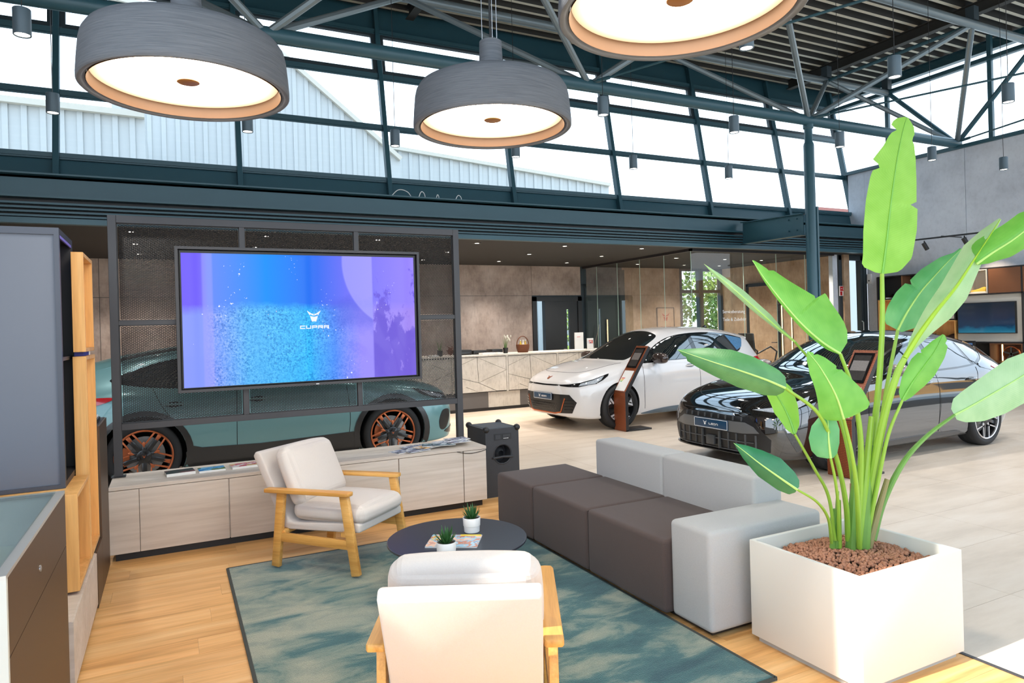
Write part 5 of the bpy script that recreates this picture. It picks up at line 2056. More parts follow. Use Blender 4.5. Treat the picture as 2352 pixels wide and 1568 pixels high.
def patch(body, view, poly, name, mat_, parent, off=.003, thick=.012, res=.045, smooth=True, label=None):
    """panel cut to a 2-D outline and laid on the body surface, with its own thickness"""
    fn, D = VIEWS[view]
    P = [Vector((p[0], p[1])) for p in (catmull(poly, 5, True) if smooth else poly)]
    # densify the outline
    Q = []
    for a, b_ in zip(P, P[1:] + P[:1]):
        n_ = max(1, int((b_ - a).length / (res * .7)))
        for i in range(n_):
            Q.append(a.lerp(b_, i / n_))
    us, vs = [q.x for q in Q], [q.y for q in Q]
    ins = []
    gu = np.arange(min(us) + res / 2, max(us), res)
    gv = np.arange(min(vs) + res / 2, max(vs), res)
    nq = len(Q)
    qa = np.array([(q.x, q.y) for q in Q])
    for x in gu:
        for y in gv:
            c = False
            j = nq - 1
            for i in range(nq):
                if (qa[i, 1] > y) != (qa[j, 1] > y) and x < (qa[j, 0] - qa[i, 0]) * (y - qa[i, 1]) / (qa[j, 1] - qa[i, 1]) + qa[i, 0]:
                    c = not c
                j = i
            if c and np.min((qa[:, 0] - x) ** 2 + (qa[:, 1] - y) ** 2) > (res * .4) ** 2:
                ins.append(Vector((x, y)))
    r_ = delaunay_2d_cdt(Q + ins, [(i, (i + 1) % nq) for i in range(nq)], [], 1, 1e-6)
    V2, F2 = r_[0], r_[2]
    loc, nor = [], []
    for q in V2:
        l_, n_ = body.hit(fn(q.x, q.y), D)
        loc.append(l_ + n_ * off)
        nor.append(n_)
    faces = []
    cnt = {}
    for f_ in F2:
        a, b_, c = (loc[i] for i in f_[:3])
        if (b_ - a).cross(c - a).dot(nor[f_[0]]) < 0:
            f_ = list(reversed(f_))
        faces.append(tuple(f_))
        for i in range(len(f_)):
            e = (f_[i], f_[(i + 1) % len(f_)])
            cnt[e] = cnt.get(e, 0) + 1
    n0 = len(loc)
    bd = [e for e in cnt if (e[1], e[0]) not in cnt]
    dup, dup2 = {}, {}
    vv, nn = list(loc), list(nor)
    for e in bd:
        for i in e:
            if i not in dup:
                dup[i] = len(vv); vv.append(loc[i]); nn.append(nor[i])
                dup2[i] = len(vv); vv.append(loc[i] - nor[i] * thick); nn.append(nor[i])
    for a, b_ in bd:
        faces.append((dup[b_], dup[a], dup2[a], dup2[b_]))
        sd = (loc[b_] - loc[a]).cross(nor[a])
        if sd.length > 1e-9:
            sd.normalize()
            for i in (dup[a], dup[b_], dup2[a], dup2[b_]):
                nn[i] = sd
    me = bpy.data.meshes.new(name)
    me.from_pydata([tuple(p) for p in vv], [], faces)
    me.materials.append(mat_)
    me.shade_smooth()
    me.normals_split_custom_set_from_vertices([tuple(n_) for n_ in nn])
    o = bpy.data.objects.new(name, me)
    COL.objects.link(o)
    o.parent = parent
    WM[o.name] = WM[parent.name]
    if label: o['label'] = label
    return o


def ribbon(body, view, lines, width, name, mat_, parent, off=.0035, smooth=True):
    """narrow strips laid along 2-D lines on the body (shut lines, trims)"""
    fn, D = VIEWS[view]
    b = MB()
    for ln in lines:
        P = catmull(ln, 6) if smooth and len(ln) > 2 else [Vector((p[0], p[1], 0)) for p in ln]
        R = []
        for a, c in zip(P[:-1], P[1:]):
            n_ = max(1, int((c - a).length / .03))
            R += [a.lerp(c, i / n_) for i in range(n_)]
        R.append(P[-1])
        v, f = [], []
        for i, p in enumerate(R):
            t = (R[min(i + 1, len(R) - 1)] - R[max(i - 1, 0)]).normalized()
            nx, ny = -t.y * width / 2, t.x * width / 2
            for s_ in (-1, 1):
                l_, n_ = body.hit(fn(p.x + nx * s_, p.y + ny * s_), D)
                v += [l_ + n_ * off, l_ - n_ * .004]
        for i in range(len(R) - 1):
            k = 4 * i
            f += [(k, k + 4, k + 6, k + 2), (k + 1, k + 5, k + 4, k), (k + 2, k + 6, k + 7, k + 3)]
        b.add(v, f)
    return b.build(name, mat_, parent, local=True, weld=False, sharp=40)


def rivet_pt(body, view, u, v):
    fn, D = VIEWS[view]
    return body.hit(fn(u, v), D)


TYRE = M('tyre_rubber', (.018, .018, .019), .75, 0, .15, 30)
ARCH = M('wheel_well', (.006, .006, .006), .9)
DISC = M('brake_disc', (.28, .27, .26), .35, .9)
COPPER = M('satin_copper', S(186, 104, 66), .32, .75, .06, 12)
SILVER = M('machined_alloy', (.62, .62, .64), .28, .9, .04, 12)
RIMBLK = M('gloss_black_alloy', (.010, .010, .011), .3, 0, .1, 12, coat=.3)
INSERT = M('bright_wheel_insert', (.80, .80, .82), .35, .2, .04, 12)
GLASS_CAR = M('tinted_car_glass', (.010, .013, .014), .02, 0, .1, 4, coat=1.0, spec=.6, cior=1.9)
LENS = M('lamp_glass', (.55, .6, .66), .06, .3, .5, 60, coat=1.0)
LENS_D = M('dark_lamp_housing', (.05, .055, .06), .15, .4, .3, 60, coat=1.0)
REDL = M('red_tail_lamp', (.55, .012, .02), .12, 0, .2, 20, coat=1.0)
PLATE_B = M('dark_blue_plate', S(14, 62, 96), .35)
PLATE_W = M('plate_white', (.86, .87, .88), .4)
SEAM = M('shut_line', (.004, .004, .004), .8)
GRIL = M('grille_black', (.012, .012, .013), .4)
FINS = M('grey_fin', (.085, .088, .092), .35, .2)


def wheel(parent, x, yc, side, r, rim_r, style, wd=.235):
    """side +1/-1: the outer face points along +y/-y; yc = outer face of the tyre"""
    s_ = side
    yo = yc

    def Y(d_):
        return yo - s_ * d_
    prof = [(rim_r - .005, .02), (rim_r + .01, .006), (rim_r + .03, -.006), (r - .03, -.002), (r - .008, .012), (r, .035), (r, wd - .035), (r - .008, wd - .012), (r - .04, wd + .002), (rim_r, wd - .01)]
    t = MB().lathe([(a, Y(h)) for a, h in prof], 56, (x, 0, r), 'y')
    for k in range(4):
        pass
    tyre = t.build('wheel', TYRE, parent, local=True, sharp=50)
    # tread grooves
    g = MB()
    for d_ in (.075, .118, .16):
        g.lathe([(r - .0008, Y(d_)), (r + .0012, Y(d_ + .004)), (r - .0008, Y(d_ + .008))], 40, (x, 0, r), 'y')
    g.build('tread_groove', ARCH, tyre, local=True, recalc=False)
    lipm = {'teal': COPPER, 'white': RIMBLK, 'black': SILVER}[style]
    bar = MB().lathe([(rim_r + .004, Y(.004)), (rim_r - .004, Y(.0)), (rim_r - .014, Y(.004)), (rim_r - .016, Y(.02))], 56, (x, 0, r), 'y')
    bar.build('rim_lip', lipm, tyre, local=True, recalc=True)
    MB().lathe([(rim_r - .014, Y(.012)), (rim_r - .03, Y(.06)), (rim_r - .04, Y(.2))], 48, (x, 0, r), 'y').build('rim_barrel', RIMBLK, tyre, local=True, recalc=True)
    MB().lathe([(0, Y(.12)), (rim_r * .72, Y(.12)), (rim_r * .72, Y(.14)), (0, Y(.14))], 40, (x, 0, r), 'y').build('brake_disc', DISC, tyre, local=True)
    cal = MB()
    n_ = 8
    pl_ = [(rim_r * .78 * math.cos(q), rim_r * .78 * math.sin(q)) for q in np.linspace(-.5, .5, n_)] + [(rim_r * .5 * math.cos(q), rim_r * .5 * math.sin(q)) for q in np.linspace(.5, -.5, n_)]
    cal.prism(pl_, lambda a, c, h: (x + a, Y(h), r + c), .075, .12)
    cal.build('brake_caliper', COPPER if style == 'teal' else DISC, tyre, local=True)

    def pol(rr, q):
        return (rr * math.cos(q), rr * math.sin(q))

    def ext(poly, h0, h1, mat_, nm):
        MB().prism(poly, lambda a, c, h: (x + a, Y(h), r + c), h0, h1).build(nm, mat_, tyre, local=True, sharp=30, bevel=.0015)
    R_ = rim_r - .012
    for k in range(5):
        q = PI / 2 + k * 2 * PI / 5
        if style == 'white':
            # closed aero blades with a bright triangle each
            ext([pol(.05, q - .5), pol(R_, q - .40), pol(R_, q - .05), pol(R_, q + .34), pol(.05, q + .5)], .03, .05, RIMBLK, 'rim_blade')
            ext([pol(R_ * .50, q - .10), pol(R_ * .99, q - .36), pol(R_ * .99, q + .20), pol(R_ * .90, q + .14), pol(R_ * .93, q - .22), pol(R_ * .60, q + .02)], .018, .032, INSERT, 'rim_insert')
            ext([pol(R_ * .74, q + .02), pol(R_ * .90, q - .10), pol(R_ * .88, q + .10)], .018, .032, INSERT, 'rim_insert')
        else:
            bm_ = RIMBLK if style == 'teal' else SILVER
            ext([pol(.045, q - .62), pol(R_ * .44, q - .10), pol(R_ * .44, q + .10), pol(.045, q + .62)], .020, .05, RIMBLK if style == 'teal' else SILVER, 'spoke')
            if style == 'teal':
                ext([pol(R_ * .34, q), pol(R_ * .52, q - .15), pol(R_ * .60, q), pol(R_ * .52, q + .15)], .014, .03, COPPER, 'rim_insert')
            for sg in (-1, 1):
                ext([pol(R_ * .50, q + .05 * sg), pol(R_ * .50, q + .17 * sg), pol(R_ * 1.0, q + .44 * sg), pol(R_ * 1.0, q + .36 * sg)], .014, .034, COPPER if style == 'teal' else SILVER, 'spoke_arm')
            qq = q + PI / 5
            ext([pol(.05, qq - .45), pol(R_ * .98, qq - .085), pol(R_ * .98, qq + .085), pol(.05, qq + .45)], .03, .05, RIMBLK, 'rim_blade')
            if style == 'teal':
                ext([pol(R_ * .72, qq - .06), pol(R_ * .99, qq - .09), pol(R_ * .99, qq + .09), pol(R_ * .72, qq + .06), pol(R_ * .8, qq)], .024, .032, COPPER, 'rim_insert')
    hb = MB().lathe([(0, Y(.006)), (.030, Y(.006)), (.034, Y(.010)), (.07, Y(.02)), (.072, Y(.06))], 24, (x, 0, r), 'y').build('hub', RIMBLK, tyre, local=True)
    bl = MB()
    for k in range(5):
        q = PI / 2 + PI / 5 + k * 2 * PI / 5
        bl.lathe([(.009, Y(.012)), (.010, Y(.03))], 8, (x + .052 * math.cos(q), 0, r + .052 * math.sin(q)), 'y', caps=True)
    bl.build('wheel_bolt', BLACK, tyre, local=True)
    mm_ = frame_mat((x, Y(.0055), r), (1 * s_ * -1, 0, 0), (0, 0, 1))
    pm = WM[parent.name]
    emblem('hub_emblem', COPPER if style != 'black' else SILVER, tyre, pm @ mm_, .034, .001)
    return tyre


def cut_arches(body, axles, r, parent, mat_):
    """cuts the wheel openings through the shell and dresses them dark"""
    o = bpy.data.objects.new('body', body.me)
    COL.objects.link(o)
    b = MB()
    for ax in axles:
        for sg in (-1, 1):
            y0, y1 = sg * .52, sg * 1.2
            b.lathe([(r, y0), (r, y1)], 48, (ax, 0, r - .03), 'y', caps=True)
    cu = b.build('cutter', ARCH)
    md = o.modifiers.new('cut', 'BOOLEAN')
    md.operation = 'DIFFERENCE'
    md.solver = 'EXACT'
    md.object = cu
    dg = bpy.context.evaluated_depsgraph_get()
    dg.update()
    me = bpy.data.meshes.new_from_object(o.evaluated_get(dg))
    bpy.data.objects.remove(o)
    bpy.data.objects.remove(cu)
    me.materials.clear()
    me.materials.append(mat_)
    me.materials.append(ARCH)
    for p in me.polygons:
        c = p.center
        inside = False
        for ax in axles:
            d_ = math.hypot(c.x - ax, c.z - (r - .03))
            if d_ < r + .002 and abs(c.y) > .5:
                inside = True
        p.material_index = 1 if inside else 0
    return link_mesh('body', me, parent, 40, local=True)


def number_plate(car, body, zc, word, wd=.52, ht=.112, name='number_plate'):
    l_, n_ = rivet_pt(body, 'front', 0, zc)
    x = l_.x - .012
    pb_ = MB().box(x - .008, x, -wd / 2, wd / 2, zc - ht / 2, zc + ht / 2).build(name, PLATE_B, car, local=True, bevel=.004)
    e = MB()
    t = .005
    X_ = x - .0095
    a, c = wd / 2 - .008, ht / 2 - .008
    for p, q in (((-a, -c), (a, -c)), ((a, -c), (a, c)), ((a, c), (-a, c)), ((-a, c), (-a, -c))):
        e.bar((X_, p[0], zc + p[1]), (X_, q[0], zc + q[1]), .002, t, up=(0, q[1] - p[1] and 1 or 0, q[0] - p[0] and 1 or 0))
    e.build('plate_border', PLATE_W, pb_, local=True, recalc=False)
    pm = WM[car.name]
    emblem('plate_emblem', PLATE_W, pb_, pm @ frame_mat((X_, .085, zc + .002), (0, -1, 0), (0, 0, 1)), .058, .001)
    wordmark(word, PLATE_W, pb_, pm @ frame_mat((X_, -.045, zc - .004), (0, -1, 0), (0, 0, 1)), .030, .022, .006, .006, 'plate_word', .001)
    # holder behind the plate
    MB().box(x, x + .03, -wd / 2 + .02, wd / 2 - .02, zc - ht / 2 + .01, zc + ht / 2 - .01).build('plate_holder', BLACK, car, local=True)


def mirror(car, x, z, y, sg, mat_, scale=1.0):
    b = MB()
    v, f = [], []
    nu, nv = 14, 9
    for i in range(nv + 1):
        t = PI * i / nv
        for j in range(nu):
            q = 2 * PI * j / nu
            e = lambda c: math.copysign(abs(c) ** .8, c)
            vx = .075 * e(math.sin(t)) * e(math.cos(q))
            vx = vx * (1 if vx < 0 else .55)
            v.append((x + vx * scale, sg * (y + .125 * scale * e(math.cos(t)) + .12), z + .068 * scale * e(math.sin(t)) * e(math.sin(q)) + .05))
    for i in range(nv):
        for j in range(nu):
            f.append((i * nu + j, i * nu + (j + 1) % nu, (i + 1) * nu + (j + 1) % nu, (i + 1) * nu + j))
    m_ = b.add(v, f).build('wing_mirror', mat_, car, local=True, sharp=60)
    MB().bar((x - .01, sg * (y - .04), z - .03), (x, sg * (y + .06), z + .01), .05, .035).build('mirror_arm', BLACK, m_, local=True, bevel=.006)
    MB().bar((x + .036, sg * (y + .02), z + .05), (x + .036, sg * (y + .22), z + .05), .01, .09).build('mirror_glass', GLASS_CAR, m_, local=True)
    MB().bar((x - .06, sg * (y + .03), z + .018), (x - .02, sg * (y + .24), z + .022), .06, .008).build('mirror_trim', SILVER, m_, local=True)


def handle(car, body, x, z, sg, mat_):
    l_, n_ = rivet_pt(body, 'left', x, z)
    y = l_.y
    b = MB()
    pts = [(x - .095, sg * (y - .004), z - .004), (x - .07, sg * (y + .022), z), (x, sg * (y + .030), z + .003), (x + .07, sg * (y + .022), z + .004), (x + .095, sg * (y - .004), z + .003)]
    b.tube(catmull(pts, 4), .012, 8)
    h_ = b.build('door_handle', mat_, car, local=True)
    pc = [(x + .09 * math.cos(q), z - .002 + .028 * math.sin(q)) for q in np.linspace(0, 2 * PI, 14)[:-1]]
    patch(body, 'left' if sg > 0 else 'right', pc, 'handle_cup', BLACK_GLOSS, h_, off=.002, res=.03)


def common_side(car, body, dlo, glass, doors, seams, paint_, handles, hz):
    for sg, vw in ((1, 'left'), (-1, 'right')):
        for dr in doors:
            patch(body, vw, dr, 'door', paint_, car, off=.0015, thick=.006, res=.06)
        ribbon(body, vw, seams, .006, 'shut_line', SEAM, car, off=.0025)
        patch(body, vw, dlo, 'window_surround', BLACK_GLOSS, car, off=.0025)
        for g_ in glass:
            patch(body, vw, g_, 'side_window', GLASS_CAR, car, off=.005, smooth=False)
        for hx in handles:
            handle(car, body, hx, hz, sg, paint_)


def spoiler(car, body, x0, x1, mat_, slope):
    """roof-end lip that carries the roof line on past the rear window"""
    F = body.F
    nx, ny = 10, 14
    v = []
    for h in (.007, -.016):
        for i in range(nx + 1):
            u = i / nx
            for j in range(-ny, ny + 1):
                s_ = j / ny
                x = x0 + (x1 - x0) * u - .07 * u * abs(s_) ** 3
                xe = min(x, 3.90)
                wr_ = F['wr'](xe) * (.97 - .05 * u)
                z = F['zc'](xe) - (F['zc'](xe) - F['zr'](xe)) * abs(s_) ** 2.2 - slope * max(0, x - 3.90)
                v.append((x, wr_ * s_, z + h * (1 if h < 0 else 1)))
    k = 2 * ny + 1
    n0 = (nx + 1) * k
    f = []
    for i in range(nx):
        for j in range(k - 1):
            a = i * k + j
            f += [(a, a + 1, a + k + 1, a + k), (n0 + a + k, n0 + a + k + 1, n0 + a + 1, n0 + a)]
    for j in range(k - 1):
        f += [(j, n0 + j, n0 + j + 1, j + 1), (nx * k + j + 1, n0 + nx * k + j + 1, n0 + nx * k + j, nx * k + j)]
    for i in range(nx):
        f += [(i * k, (i + 1) * k, n0 + (i + 1) * k, n0 + i * k), ((i + 1) * k + k - 1, i * k + k - 1, n0 + i * k + k - 1, n0 + (i + 1) * k + k - 1)]
    return MB().add(v, f).build('roof_spoiler', mat_, car, local=True)


# ------------------------------------------------------------------ white hatchback
def build_white(loc, rotz):
    car = thing('car', 'white hatchback with copper front trim and a dark blue name plate, facing left', 'car', loc, rotz)
    L_ = 4.32
    PT = M('pearl_white_paint', S(222, 220, 220), .22, 0, .01, 30, coat=1.0)
    K = {
        'zc': [(0, .70), (.03, .745), (.10, .80), (.25, .865), (.5, .935), (.8, 1.0), (.98, 1.035), (1.05, 1.06), (1.3, 1.195), (1.6, 1.345), (1.9, 1.46), (2.15, 1.515), (2.5, 1.54), (2.9, 1.535), (3.4, 1.495), (3.8, 1.435), (3.97, 1.405), (4.0, 1.36), (4.06, 1.20), (4.16, 1.06), (4.26, .93), (4.30, .84), (4.32, .76)],
        'zr': [(0, .685), (.03, .725), (.10, .775), (.25, .835), (.5, .90), (.8, .965), (1.05, 1.0), (1.3, 1.075), (1.6, 1.215), (1.9, 1.345), (2.15, 1.42), (2.5, 1.462), (2.9, 1.462), (3.4, 1.415), (3.8, 1.345), (3.97, 1.31), (4.0, 1.26), (4.06, 1.12), (4.16, 1.0), (4.26, .88), (4.30, .80), (4.32, .73)],
        'wr': [(0, .34), (.03, .40), (.10, .49), (.25, .57), (.5, .62), (.8, .655), (1.05, .675), (1.3, .672), (1.6, .655), (2.0, .62), (2.5, .60), (3.2, .58), (3.8, .545), (3.97, .53), (4.06, .56), (4.16, .56), (4.28, .48), (4.32, .40)],
        'zbl': [(0, .655), (.03, .69), (.10, .735), (.25, .79), (.5, .85), (.8, .905), (1.1, .955), (1.5, .985), (2.5, 1.0), (3.2, 1.03), (3.8, 1.075), (3.97, 1.06), (4.1, .99), (4.2, .92), (4.32, .70)],
        'wbl': [(0, .40), (.03, .50), (.10, .60), (.25, .70), (.5, .765), (.8, .80), (1.2, .822), (2.0, .832), (3.0, .82), (3.5, .79), (3.97, .72), (4.15, .66), (4.28, .55), (4.32, .45)],
        'wm': [(0, .46), (.03, .575), (.08, .67), (.16, .76), (.3, .84), (.5, .885), (.8, .902), (1.5, .89), (2.2, .885), (3.0, .895), (3.55, .905), (3.9, .875), (4.12, .80), (4.26, .67), (4.32, .50)],
        'zm': [(0, .50), (.5, .55), (1.5, .60), (3.5, .66), (4.32, .6)],
        'zb': [(0, .23), (.1, .20), (.4, .17), (1.3, .16), (3.0, .165), (3.9, .2), (4.2, .27), (4.32, .36)]}
    body = CarBody(K, L_)
    rearview(L_)
    AX = (.80, 3.567)
    cut_arches(body, AX, .375, car, PT)
    for ax in AX:
        for sg in (-1, 1):
            wheel(car, ax, sg * .895, sg, .345, .258, 'white')
    # windows
    patch(body, 'top', [(1.03, -.40), (1.005, 0), (1.03, .40), (1.08, .54), (1.17, .60), (1.50, .572), (1.86, .515), (1.93, .36), (1.96, 0), (1.93, -.36), (1.86, -.515), (1.50, -.572), (1.17, -.60), (1.08, -.54)], 'windscreen', GLASS_CAR, car, off=.003)
    dlo = [(1.27, .985), (1.50, 1.13), (1.80, 1.29), (2.10, 1.385), (2.5, 1.425), (2.95, 1.425), (3.4, 1.385), (3.72, 1.325), (3.80, 1.29), (3.66, 1.16), (3.52, 1.08), (3.2, 1.045), (2.6, 1.015), (1.9, 1.0)]
    glass = [[(1.60, 1.005), (1.62, 1.165), (1.80, 1.265), (2.08, 1.36), (2.40, 1.40), (2.44, 1.025), (2.0, 1.01)],
             [(1.34, .995), (1.56, 1.13), (1.55, 1.0)],
             [(2.54, 1.03), (2.50, 1.40), (2.95, 1.405), (3.28, 1.38), (3.46, 1.10), (3.2, 1.065)]]
    doors = [[(1.30, .93), (1.31, .6), (1.33, .30), (1.7, .27), (2.3, .27), (2.46, .30), (2.47, .6), (2.46, .965), (1.9, .955)],
             [(2.50, .965), (2.51, .6), (2.51, .30), (2.85, .28), (3.12, .36), (3.2, .58), (3.30, .80), (3.33, .98), (2.9, .985)]]
    seams = [[(1.28, .97), (1.275, .6), (1.30, .27)], [(2.485, 1.0), (2.49, .6), (2.49, .27)], [(3.36, 1.02), (3.33, .82), (3.22, .58), (3.14, .33)]]
    common_side(car, body, dlo, glass, doors, seams, PT, (2.28, 3.16), .90)
    for vw in ('left', 'right'):
        # dotted quarter panel behind the rear window
        patch(body, vw, [(3.50, 1.10), (3.36, 1.365), (3.74, 1.305), (3.80, 1.285), (3.66, 1.15)], 'quarter_panel', M('blue_dotted_panel', S(70, 120, 160), .3, 0, .7, 55), car, off=.006, smooth=False)
        patch(body, vw, [(1.28, .19), (1.36, .222), (1.8, .262), (2.5, .275), (2.95, .262), (3.10, .22), (3.10, .178), (2.2, .175)], 'side_skirt', M('blue_grey_skirt', S(84, 104, 120), .25, .2, .05, 6, coat=.5), car, off=.008)
    # front
    for vw in ('fl', 'fr'):
        patch(body, vw, [(.26, .700), (.45, .712), (.62, .735), (.80, .778), (.98, .842), (1.025, .856), (1.015, .82), (.95, .765), (.86, .715), (.74, .70), (.60, .672), (.44, .672), (.30, .68)], 'headlight_surround', BLACK_GLOSS, car, off=.003, res=.03, smooth=False)
        hl = patch(body, vw, [(.60, .685), (.63, .722), (.80, .765), (.96, .825), (.92, .765), (.84, .718), (.73, .705)], 'headlight', LENS, car, off=.006, res=.02, smooth=False)
    ribbon(body, 'front', [[(-.36, .694), (-.18, .690), (0, .688), (.18, .690), (.36, .694)]], .020, 'nose_slot', BLACK_GLOSS, car)
    patch(body, 'front', [(-.60, .555), (0, .56), (.60, .555), (.70, .44), (.62, .275), (.3, .262), (-.3, .262), (-.62, .275), (-.70, .44)], 'lower_grille', GRIL, car, off=.003, res=.03, smooth=False)
    ribbon(body, 'front', [[(-.52, .50), (-.42, .285), (-.30, .262), (.30, .262), (.42, .285), (.52, .50)]], .018, 'copper_trim', COPPER, car, off=.010, smooth=False)
    gr = MB()
    for k in range(17):
        for j in range(4):
            y, z = -.36 + .045 * k + (.0225 if j % 2 else 0), .30 + .036 * j
            if abs(y) > .40 - .02 * (3 - j): continue
            l_, n_ = rivet_pt(body, 'front', y, z)
            gr.bar(l_ + Vector((-.004, -.014, -.010)), l_ + Vector((-.004, .014, .010)), .006, .006)
    gr.build('grille_mesh', BLACK_GLOSS, car, local=True, kind='stuff')
    for sg in (-1, 1):
        sl = MB()
        for j in range(4):
            pts = []
            for y in np.linspace(.50, .67 - .012 * j, 5):
                l_, n_ = rivet_pt(body, 'front', sg * y, .46 - .045 * j)
                pts.append(l_ + n_ * .006)
            sl.tube(pts, .006, 6)
        sl.build('air_vane', BLACK_GLOSS, car, local=True)
    number_plate(car, body, .515, 'BORN')
    pm = WM[car.name]
    l_, n_ = rivet_pt(body, 'front', 0, .775)
    l_, n_ = rivet_pt(body, 'top', l_.x + .02, 0)
    ex = Vector((0, -1, 0)); ey = (n_.cross(ex)).normalized()
    emblem('bonnet_emblem', COPPER, car, pm @ frame_mat(l_ + n_ * .004, ex, ey if ey.z > 0 else -ey), .10, .004)
    ribbon(body, 'top', [[(1.0, -.66), (.6, -.60), (.36, -.50), (.28, -.3), (.26, 0), (.28, .3), (.36, .50), (.6, .60), (1.0, .66)]], .006, 'bonnet_shut_line', SEAM, car, off=.002)
    for sg in (-1, 1):
        mirror(car, 1.56, 1.0, .84, sg, M('dark_bronze_mirror', S(70, 58, 54), .2, .3, .05, 5, coat=.8), 1.3)
    for vw in ('rl', 'rr'):
        patch(body, vw, [(.42, .92), (.62, .97), (.86, .975), (.93, .95), (.80, .87), (.60, .85)], 'tail_lamp', REDL, car, off=.008, res=.03)
    patch(body, 'rear', [(-.46, 1.13), (0, 1.15), (.46, 1.13), (.44, 1.28), (0, 1.31), (-.44, 1.28)], 'rear_window', GLASS_CAR, car, off=.004)
    # roof spoiler lip and antenna
    spoiler(car, body, 3.62, 4.12, PT, .22)
    MB().prism([(0, 0), (.13, 0), (.10, .055), (.075, .06)], lambda a, c, h: (3.45 + a, h, 1.485 + c), -.018, .018).build('roof_antenna', BLACK_GLOSS, car, local=True, bevel=.006)
    MB().box(.45, .75, -.4, .4, .13, .22).build('under_tray', ARCH, car, local=True)
    return car


